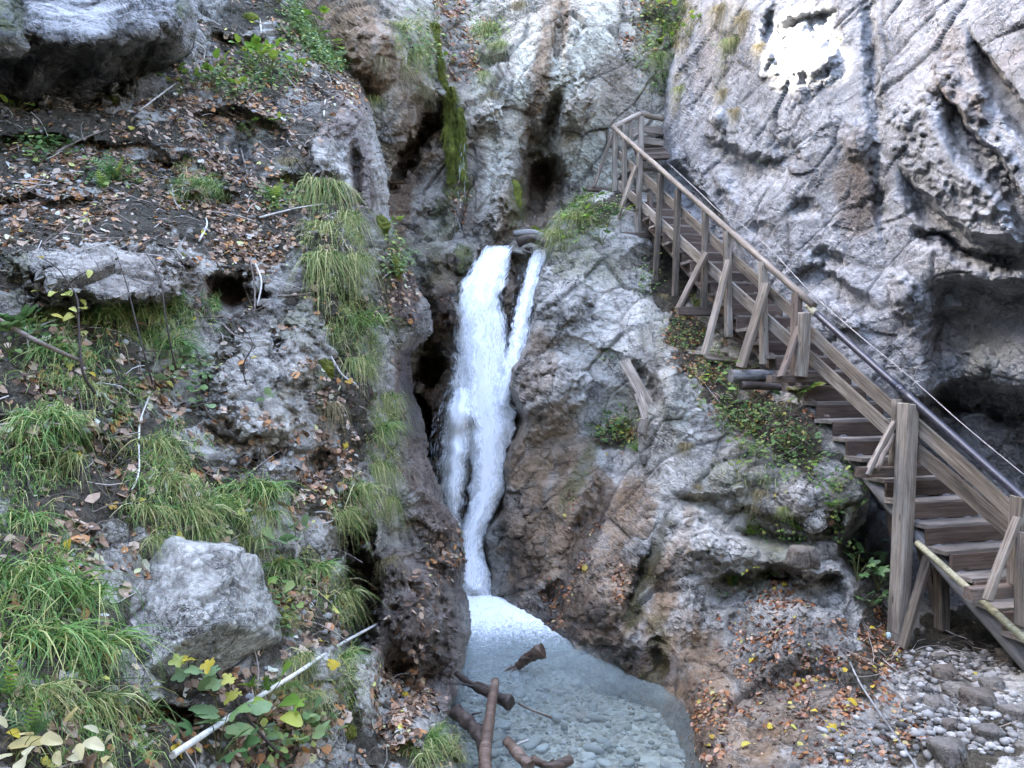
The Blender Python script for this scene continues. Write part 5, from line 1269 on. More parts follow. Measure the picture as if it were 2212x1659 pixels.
# leaves caught on the stair treads
r2 = random.Random(64)
for i, tr_ in enumerate([o for o in bpy.data.objects if o.name.startswith('tread')]):
    if i % 2: continue
    m_ = tr_.matrix_local; L_ = max(v.co.x for v in tr_.data.vertices)
    for j in range(2):
        q = SROOT + m_ @ Vector((r2.uniform(0.08, 0.9) * L_, r2.uniform(-0.10, 0.06), 0.022))
        lay(fallen_b[r2.randrange(3)], q, Vector((0, 0, 1)), r2.uniform(0.035, 0.06), r2, 'small brown leaf lying on a stair tread', 'leaves on the stair treads')
print('leaves', round(time.time() - T0, 1))

# ------------------------------------------------------------------ grass
def blades(root, d0, L, wd, droop, rng, segs=4, side_jit=0.5):
    n = len(root)
    t = np.linspace(0, 1, segs + 1)
    r = rng.normal(0, 1, (n, 3)); side = np.cross(d0, r); side /= np.linalg.norm(side, axis=1, keepdims=True) + 1e-9
    down = np.array([0, 0, -1.0])
    sway = rng.normal(0, 0.19, (n, 3))
    V = np.zeros((n, segs + 1, 2, 3))
    for k_, tt in enumerate(t):
        c = root + d0 * (L * tt)[:, None] + down * (droop * L * tt * tt)[:, None] + sway * (L * tt * tt)[:, None]
        ww = wd * (1 - tt ** 1.7) * 0.5 + 0.0004
        V[:, k_, 0] = c - side * ww[:, None]; V[:, k_, 1] = c + side * ww[:, None]
    q = []
    for k_ in range(segs): q.append([2 * k_, 2 * k_ + 1, 2 * k_ + 3, 2 * k_ + 2])
    F = (np.array(q)[None] + (np.arange(n) * 2 * (segs + 1))[:, None, None]).reshape(-1, 4)
    return V.reshape(-1, 3), F

GREEN = [(0.0, (0.0625, 0.1471, 0.0265)), (0.3, (0.1187, 0.2591, 0.0585)), (0.58, (0.2188, 0.378, 0.1009)), (0.78, (0.3625, 0.476, 0.1487)), (0.9, (0.55, 0.518, 0.1913)), (1.0, (0.6875, 0.672, 0.3187))]
OLIVE = [(0.0, (0.0725, 0.1352, 0.0293)), (0.28, (0.1509, 0.2511, 0.0635)), (0.5, (0.2777, 0.3541, 0.1075)), (0.7, (0.4347, 0.425, 0.1564)), (0.88, (0.6279, 0.5538, 0.2444)), (1.0, (0.7245, 0.6826, 0.3617))]
STRAW = [(0.0, (0.13, 0.12, 0.045)), (0.25, (0.26, 0.205, 0.095)), (0.55, (0.40, 0.31, 0.165)), (0.8, (0.50, 0.42, 0.26)), (1.0, (0.20, 0.23, 0.09))]
M['grass_green'] = rand_island('green_grass', GREEN, 0.55, 0.30)
M['grass_olive'] = rand_island('olive_grass', OLIVE, 0.6, 0.30)
M['grass_straw'] = rand_island('straw_grass', STRAW, 0.65, 0.30)

def tuft_mesh(name, n, L, spread, droop, outw, mat, seed, wd=0.0065):
    """local: +Z up, -Y out of the slope; size about 1"""
    rng = np.random.default_rng(seed)
    a = rng.uniform(0, 6.28, n); rad = spread * np.sqrt(rng.random(n))
    root = np.stack([rad * np.cos(a) * 1.25, rad * np.sin(a) * 0.5, -0.25 * rad * np.sin(a) + rng.normal(0, 0.02, n)], 1)
    d0 = np.stack([rng.normal(0, 0.50, n) + root[:, 0] * 0.9, -outw + rng.normal(0, 0.30, n), 0.75 + rng.normal(0, 0.22, n)], 1)
    d0 /= np.linalg.norm(d0, axis=1, keepdims=True)
    ll = L * rng.uniform(0.25, 1.15, n)
    V, F = blades(root, d0, ll, np.full(n, wd) * rng.uniform(0.6, 1.2, n), droop * rng.uniform(0.6, 1.35, n), rng, 5)
    return mesh_np(name, V, F, mat, True)
TUFT = {'mound': [tuft_mesh('grass_tuft', 260, 0.95, 0.36, 1.05, 0.55, M['grass_green'], s, 0.019) for s in (1, 2, 3)],
        'olive': [tuft_mesh('grass_tuft', 240, 0.95, 0.34, 1.30, 0.60, M['grass_olive'], s, 0.019) for s in (4, 5, 6)],
        'hang': [tuft_mesh('grass_tuft', 260, 1.15, 0.34, 1.75, 0.55, M['grass_olive'], s, 0.019) for s in (7, 8)],
        'straw': [tuft_mesh('grass_tuft', 230, 1.15, 0.32, 1.75, 0.50, M['grass_straw'], s, 0.018) for s in (9, 10)]}
rr = random.Random(99)
def tuft(u, v, px, kind, label, group=None, dz=0):
    h, n = hit(u, v)
    if h is None: return
    o = link('grass_tuft', rr.choice(TUFT[kind]))
    s = px * h.y / FPX * {'hang': 0.80, 'straw': 0.9, 'olive': 0.92, 'mound': 1.0}[kind] * rr.uniform(0.85, 1.1)
    ang = math.atan2(n.x, -n.y) * 0.6
    o.location = h - n * 0.02 * s
    o.rotation_euler = (rr.uniform(-0.1, 0.1), rr.uniform(-0.12, 0.12), ang + rr.uniform(-0.2, 0.2))
    o.scale = (s * rr.uniform(0.92, 1.1), s, s * rr.uniform(0.92, 1.1))
    tag(o, label, 'grass', group)
TUFTS = [
 (40, 1240, 190, 'mound', 'long green grass tuft at the left edge, topmost of the big lower bank'), (130, 1280, 210, 'mound', 'thick green grass tuft left of the pale boulder, high on the bank'), (60, 1380, 220, 'mound', 'lush green grass tuft at the left edge beside the boulder'), (180, 1400, 200, 'mound', 'green grass tuft touching the left side of the pale boulder'), (60, 1500, 190, 'olive', 'olive grass tuft at the left edge below the lush tufts'), (190, 1520, 160, 'olive', 'thin olive grass tuft left of the shadow under the boulder'),
 (30, 1120, 130, 'mound', 'green grass tuft at the left edge half way up'), (100, 905, 140, 'mound', 'rounded green tuft hanging over a dark gap on the far left'), (150, 990, 110, 'olive', 'pale tuft below the rounded green one on the far left'), (200, 950, 90, 'olive', 'tuft right of the dark gap on the far left'), (120, 760, 120, 'mound', 'green tuft beside the dark slanting branch'), (160, 830, 110, 'olive', 'dry tuft under the end of the dark slanting branch'),
 (345, 740, 110, 'mound', 'dark green tuft below the grey slab'), (260, 680, 90, 'olive', 'grass tuft along the lower edge of the grey slab'), (100, 670, 90, 'olive', 'grass tuft at the left end of the grey slab'), (340, 690, 70, 'olive', 'short tuft under the right end of the grey slab'),
 (330, 960, 120, 'olive', 'tall olive tuft between the rock face and the boulder, upper'), (350, 1040, 130, 'olive', 'tall olive tuft between the rock face and the boulder, lower'), (300, 1100, 110, 'olive', 'loose tuft above the left corner of the boulder'), (410, 1110, 110, 'olive', 'drooping tuft over the top of the boulder'), (470, 1090, 110, 'mound', 'green tuft over the top right of the boulder'), (550, 1060, 120, 'mound', 'spiky green tuft right above the boulder'), (570, 1110, 90, 'olive', 'dry tuft at the end of the boulder crest'),
 (600, 1220, 90, 'mound', 'dense green tuft at the boulder’s right shoulder'), (680, 1230, 100, 'mound', 'green tuft under the round pale leaves'), (730, 1290, 90, 'olive', 'light tuft on the grassy crest'), (780, 1330, 70, 'olive', 'tuft at the edge of the drop beside the branch tip'), (600, 1330, 70, 'olive', 'tuft hanging right of the boulder’s shadow'), (640, 1420, 90, 'hang', 'drooping tuft above the middle of the branch'), (740, 1420, 90, 'mound', 'green tuft below the branch tip'), (660, 1500, 90, 'hang', 'hanging tuft below the branch on the broken rock'), (600, 1480, 70, 'mound', 'small green tuft in the maple sapling’s shade'),
 (700, 400, 120, 'hang', 'grass curtain at the right end of the leafy slope, topmost'), (740, 470, 130, 'hang', 'long grass curtain beside the yellow moss cushion'), (690, 490, 110, 'hang', 'pale grass curtain left of the long one'), (700, 560, 110, 'hang', 'faded grass curtain under the leaf bank'), (760, 560, 100, 'hang', 'grass curtain at the edge of the dark chasm'), (620, 350, 60, 'straw', 'small drooping tuft under a mossy knob'), (650, 430, 80, 'hang', 'low grass curtain at the foot of the mossy knob'),
 (770, 700, 110, 'mound', 'round green tuft crowning the hanging rib'), (770, 780, 90, 'hang', 'grass beard below the round green tuft'), (830, 860, 90, 'hang', 'faded grass on the crest above the water'), (820, 930, 100, 'mound', 'green tuft on the crest beside the fall'), (810, 1010, 110, 'hang', 'long green beard on the crest beside the fall'), (710, 880, 70, 'straw', 'straw tuft at the foot of the grey rock face'), (770, 1060, 110, 'olive', 'wide tuft above the black hollow'), (740, 1110, 80, 'olive', 'tuft on the lip of the black hollow'), (840, 1080, 60, 'hang', 'thin grass fringe right of the black hollow'), (835, 1210, 50, 'straw', 'small pale tuft inside the black hollow'), (925, 730, 45, 'straw', 'small straw tuft hanging on the left rim of the chasm'),
 (330, 1165, 85, 'olive', 'drooping tuft over the left end of the boulder’s top edge'), (440, 1155, 90, 'mound', 'tuft hanging over the middle of the boulder’s top edge'), (535, 1165, 85, 'olive', 'tuft hanging over the right end of the boulder’s top edge'),
 (430, 400, 75, 'mound', 'tuft draped over a stone in the leaf bank'), (255, 215, 50, 'olive', 'small tuft on the sloping slab under the dark boulder'), (490, 420, 60, 'olive', 'small tuft right of the draped stone'),
 (930, 1590, 90, 'mound', 'tuft on the white rock by the logs'), (890, 1620, 80, 'olive', 'tuft at the bottom on the white rock'), (975, 1620, 60, 'straw', 'dry tuft at the right end of the white rock'),
 (860, 60, 70, 'olive', 'tuft high on the brown cliff, left'), (900, 110, 70, 'hang', 'drooping tuft on the brown cliff beside the leaf gully'), (870, 150, 60, 'straw', 'straw tuft under the brown cliff ledge'), (820, 130, 50, 'straw', 'faded tuft on the brown cliff ledge'), (915, 190, 45, 'straw', 'small straw tuft above the hanging moss'), (1060, 60, 70, 'hang', 'big tuft at the head of the leaf gully'), (1080, 100, 50, 'olive', 'tuft under the big tuft of the leaf gully'), (1050, 160, 40, 'hang', 'small tuft on the rib right of the leaf gully'), (1062, 205, 40, 'straw', 'tuft hanging at the end of the rib'), (1120, 10, 45, 'straw', 'tuft at the top edge above the grey column'), (800, 215, 55, 'hang', 'pale tuft drooping over the left shoulder'), (1200, 505, 70, 'hang', 'grass tuft at the head of the second fall'), (1240, 470, 70, 'olive', 'grass tuft left of the stair foot on the outcrop crest'), (1265, 430, 50, 'olive', 'topmost tuft on the outcrop crest'),
 (1560, 20, 60, 'straw', 'straw tuft on the grey cliff, topmost'), (1610, 40, 60, 'straw', 'long straw tuft beside the sunlit patch'), (1580, 90, 55, 'hang', 'grassy streak on the grey cliff'), (1565, 200, 45, 'straw', 'straw tuft hanging low on the grey cliff'), (1640, 100, 35, 'straw', 'small straw tuft left of the sunlit patch'), (1470, 190, 45, 'hang', 'tuft at the left edge of the grey cliff'), (1450, 60, 60, 'hang', 'tuft in the gully left of the grey cliff'), (1420, 120, 50, 'hang', 'tuft in the gully above the landing'), (1590, 240, 40, 'straw', 'small straw tuft above the handrail'),
 (1640, 1065, 75, 'straw', 'long straw beard hanging on the right outcrop'), (1700, 1100, 40, 'olive', 'small green beard right of the straw beard'), (1480, 960, 45, 'straw', 'straw tuft on the pale rib of the outcrop'), (1510, 1050, 35, 'straw', 'lower straw tuft on the pale rib'), (1430, 640, 40, 'straw', 'dry tuft below the long stair post')]
for t in TUFTS: tuft(*t)
# thin cover of single blades
def cover(name, layer, wgt, n, per, Lm, mat, seed, droop=1.1, wd=0.006):
    rng = np.random.default_rng(seed)
    p, nn = sample(layer, wgt, n, rng)
    root = np.repeat(p, per, 0) + rng.normal(0, 0.035, (n * per, 3))
    N_ = np.repeat(nn, per, 0)
    d0 = N_ * 0.55 + np.array([0, -0.1, 0.65]) + rng.normal(0, 0.32, (n * per, 3)); d0 /= np.linalg.norm(d0, axis=1, keepdims=True)
    V, F = blades(root, d0, Lm * rng.uniform(0.35, 1.1, n * per), np.full(n * per, wd) * rng.uniform(0.6, 1.2, n * per), droop * rng.uniform(0.5, 1.4, n * per), rng, 3)
    tag(link(name, mesh_np(name, V, F, mat, True)), kind='stuff')
Ls = LAYERS['slope']
cover('grass', 'slope', Ls.m['grass'], 480, 20, 0.22, M['grass_olive'], 101, 1.2)
cover('grass', 'slope', Ls.m['grass'] * (Ls.uv[:, 0] < 500), 240, 20, 0.22, M['grass_green'], 102, 1.1)
cover('dry_stalks', 'slope', Ls.m['soil'], 420, 5, 0.16, M['grass_straw'], 103, 0.8, 0.005)
cover('grass', 'outcrop', em('outcrop', [(1240, 490, 80, 60, -20, 1), (1330, 930, 70, 40, 0, 0.6), (1650, 920, 150, 60, 0, 0.5), (1500, 760, 80, 60, 0, 0.5), (1600, 1020, 80, 60, 0, 0.5)]), 170, 14, 0.15, M['grass_olive'], 104)
cover('grass', 'gorge_wall', em('gorge_wall', [(1060, 70, 60, 60, 0, 0.6), (890, 90, 60, 90, 20, 0.8), (1410, 120, 50, 110, 10, 1), (1440, 40, 60, 60, 0, 1)]), 130, 14, 0.28, M['grass_olive'], 105)
cover('grass', 'cliff', em('cliff', [(1480, 60, 30, 90, 8, 1), (1570, 130, 30, 130, 5, 0.35), (1460, 200, 20, 60, 0, 0.6)]), 90, 12, 0.25, M['grass_straw'], 106, 1.5)
print('grass', round(time.time() - T0, 1))

# ------------------------------------------------------------------ leafy plants
def leaf_mat(name, stops, rough=0.45, tr=0.35): return rand_island(name, stops, rough, tr, 0.15, 0.4, True)
M['leaf_fresh'] = leaf_mat('fresh_leaf', [(0.0, (0.12, 0.23, 0.03)), (0.5, (0.22, 0.36, 0.05)), (0.85, (0.34, 0.43, 0.07)), (1.0, (0.46, 0.43, 0.07))])
M['leaf_mid'] = leaf_mat('green_leaf', [(0.0, (0.07, 0.15, 0.045)), (0.5, (0.13, 0.24, 0.08)), (0.9, (0.21, 0.32, 0.11)), (1.0, (0.34, 0.36, 0.09))])
M['leaf_soft'] = leaf_mat('pale_green_leaf', [(0.0, (0.17, 0.28, 0.12)), (0.6, (0.27, 0.38, 0.17)), (1.0, (0.36, 0.42, 0.15))])
M['leaf_gold'] = leaf_mat('gold_leaf', [(0.0, (0.55, 0.42, 0.05)), (0.5, (0.52, 0.47, 0.09)), (1.0, (0.34, 0.40, 0.09))])
M['leaf_cream'] = leaf_mat('cream_leaf', [(0.0, (0.62, 0.55, 0.30)), (0.6, (0.70, 0.64, 0.40)), (1.0, (0.60, 0.48, 0.18))])
M['stem'] = plain('green_stem', (0.13, 0.14, 0.05), 0.6, 0.3)
M['stem_dark'] = plain('dark_stem', (0.055, 0.042, 0.034), 0.7, 0.3)

def compound(name, mat, seed, leaflets=5):
    """leaf of several toothed leaflets in one mesh"""
    V, F = [], []
    for j in range(leaflets):
        a = (j - (leaflets - 1) / 2) * (0.62 if leaflets > 3 else 0.9)
        ol = oval(seed * 7 + j, 0.24, 12); sc = 0.62 - 0.10 * abs(j - (leaflets - 1) / 2)
        o = len(V)
        V.append((math.sin(a) * 0.30 * sc + 0, 0.32 + math.cos(a) * 0.30 * sc, 0.02))
        for i, (x, y) in enumerate(ol):
            x *= sc * (1.12 if i % 2 else 0.9); y = y * sc
            V.append((x * math.cos(a) + y * math.sin(a), 0.32 + y * math.cos(a) - x * math.sin(a), 0.5 * x * x - 0.3 * y * y))
        F += [(o, o + i, o + i + 1) for i in range(1, len(ol))]
    me = bpy.data.meshes.new(name); me.from_pydata(V, [], F); me.update(); me.materials.append(mat)
    return me
def frond(name, mat, seed, pairs=9):
    V, F = [], []
    rr = random.Random(seed)
    for i in range(pairs):
        t = (i + 1) / (pairs + 1)
        y = t; z = 0.25 * t - 0.45 * t * t
        L = 0.30 * math.sin(math.pi * min(1, t * 0.85 + 0.18)) + 0.03
        for s in (-1, 1):
            o = len(V); L2 = L * rr.uniform(0.9, 1.1)
            V += [(0, y - 0.03, z), (s * L2 * 0.5, y + 0.02, z + 0.01), (s * L2, y + 0.06, z - 0.05 * t), (s * L2 * 0.5, y + 0.07, z), (0, y + 0.035, z)]
            F.append((o, o + 1, o + 3, o + 4)); F.append((o + 1, o + 2, o + 3))
    o = len(V)
    V += [(-0.012, 0, 0), (0.012, 0, 0), (0.004, 1.0, -0.2), (-0.004, 1.0, -0.2)]
    for i in range(5):
        pass
    F.append((o, o + 1, o + 2, o + 3))
    me = bpy.data.meshes.new(name); me.from_pydata(V, [], F); me.update(); me.materials.append(mat)
    return me
LEAFM = {'herb': [compound('leaf', M['leaf_mid'], 1, 5), compound('leaf', M['leaf_mid'], 2, 3)], 'fresh': [compound('leaf', M['leaf_fresh'], 3, 3), leaf_mesh('leaf', oval(11, 0.30), M['leaf_fresh'], 0.4, 0.4, 11)],
         'fern': [frond('frond', M['leaf_mid'], 1), frond('frond', M['leaf_fresh'], 2, 8)], 'round': [leaf_mesh('leaf', lobed(7, 0.10, 14, 0.03), M['leaf_soft'], 0.3, 0.2, 14), leaf_mesh('leaf', lobed(7, 0.14, 15, 0.04), M['leaf_soft'], -0.3, 0.2, 15)],
         'maple': [leaf_mesh('leaf', lobed(5, 0.45, 16, 0.04), M['leaf_gold'], 0.3, 0.4, 16), leaf_mesh('leaf', lobed(5, 0.42, 17, 0.04), M['leaf_soft'], 0.2, 0.3, 17)], 'gold': [leaf_mesh('leaf', oval(18, 0.26), M['leaf_gold'], 0.4, 0.5, 18), leaf_mesh('leaf', lobed(3, 0.3, 19), M['leaf_gold'], 0.4, 0.5, 19)],
         'cream': [leaf_mesh('leaf', oval(20, 0.24), M['leaf_cream'], 0.5, 0.5, 20), leaf_mesh('leaf', oval(21, 0.20), M['leaf_cream'], -0.5, 0.6, 21)]}
def orient(o, base, dirv, size, upv=Vector((0, 0, 1)), roll=0.0):
    Y = dirv.normalized(); X = Y.cross(upv)
    if X.length < 1e-3: X = Vector((1, 0, 0))
    X.normalize(); Z = X.cross(Y)
    if roll:
        q = Quaternion(Y, roll); X = q @ X; Z = q @ Z
    m = Matrix((X * size, Y * size, Z * size)).transposed().to_4x4(); m.translation = base
    o.matrix_local = m
rp = random.Random(123)
def plant(name, u, v, px, kind, label, n=8, leaf=0.4, stemmat='stem', group=None, cat='plant', low=0.15):
    """rosette of n stalks with a leaf on each; px = height in photo pixels"""
    h, nrm = hit(u, v)
    if h is None: return
    s = px * h.y / FPX * (1.35 if kind in ('fresh', 'herb') else 1.1)
    root = empty(name, h); tag(root, label, cat, group)
    V, F = [], []
    for i in range(n):
        a = 2 * math.pi * (i + rp.uniform(-0.3, 0.3)) / n
        d = (Vector((math.cos(a), math.sin(a) * 0.7 - 0.35, 0)) * rp.uniform(0.4, 0.9) + nrm * 0.4 + Vector((0, 0, rp.uniform(low, 0.9)))).normalized()
        L = s * rp.uniform(0.35, 0.75)
        if kind == 'fern': L = s * 0.04
        mid = d * (L * 0.55) + Vector((0, 0, L * 0.12)); tip = d * L
        pts = [Vector((0, 0, -0.01)), mid, tip]; w_ = max(0.0016, s * 0.012)
        o0 = len(V)
        for q, ww in zip(pts, (w_, w_ * 0.8, w_ * 0.6)):
            for aa in (0, 2.09, 4.19): V.append(tuple(q + Vector((math.cos(aa) * ww, math.sin(aa) * ww * 0.5, math.sin(aa) * ww))))
        for b in range(2):
            for c in range(3): F.append((o0 + b * 3 + c, o0 + b * 3 + (c + 1) % 3, o0 + b * 3 + 3 + (c + 1) % 3, o0 + b * 3 + 3 + c))
        me = rp.choice(LEAFM[kind])
        lo = link('frond' if kind == 'fern' else 'leaf', me, root)
        dd = (d * 0.7 + Vector((rp.uniform(-0.4, 0.4), -0.45, rp.uniform(-0.5, 0.1)))) if kind != 'fern' else d + Vector((0, -0.1, 0.15))
        orient(lo, tip, dd, s * leaf * rp.uniform(0.75, 1.2), (Vector((0, -0.5, 0.85))), rp.uniform(-0.4, 0.4))
    me = bpy.data.meshes.new('stems'); me.from_pydata(V, [], F); me.update(); me.materials.append(M[stemmat])
    link('stems', me, root)
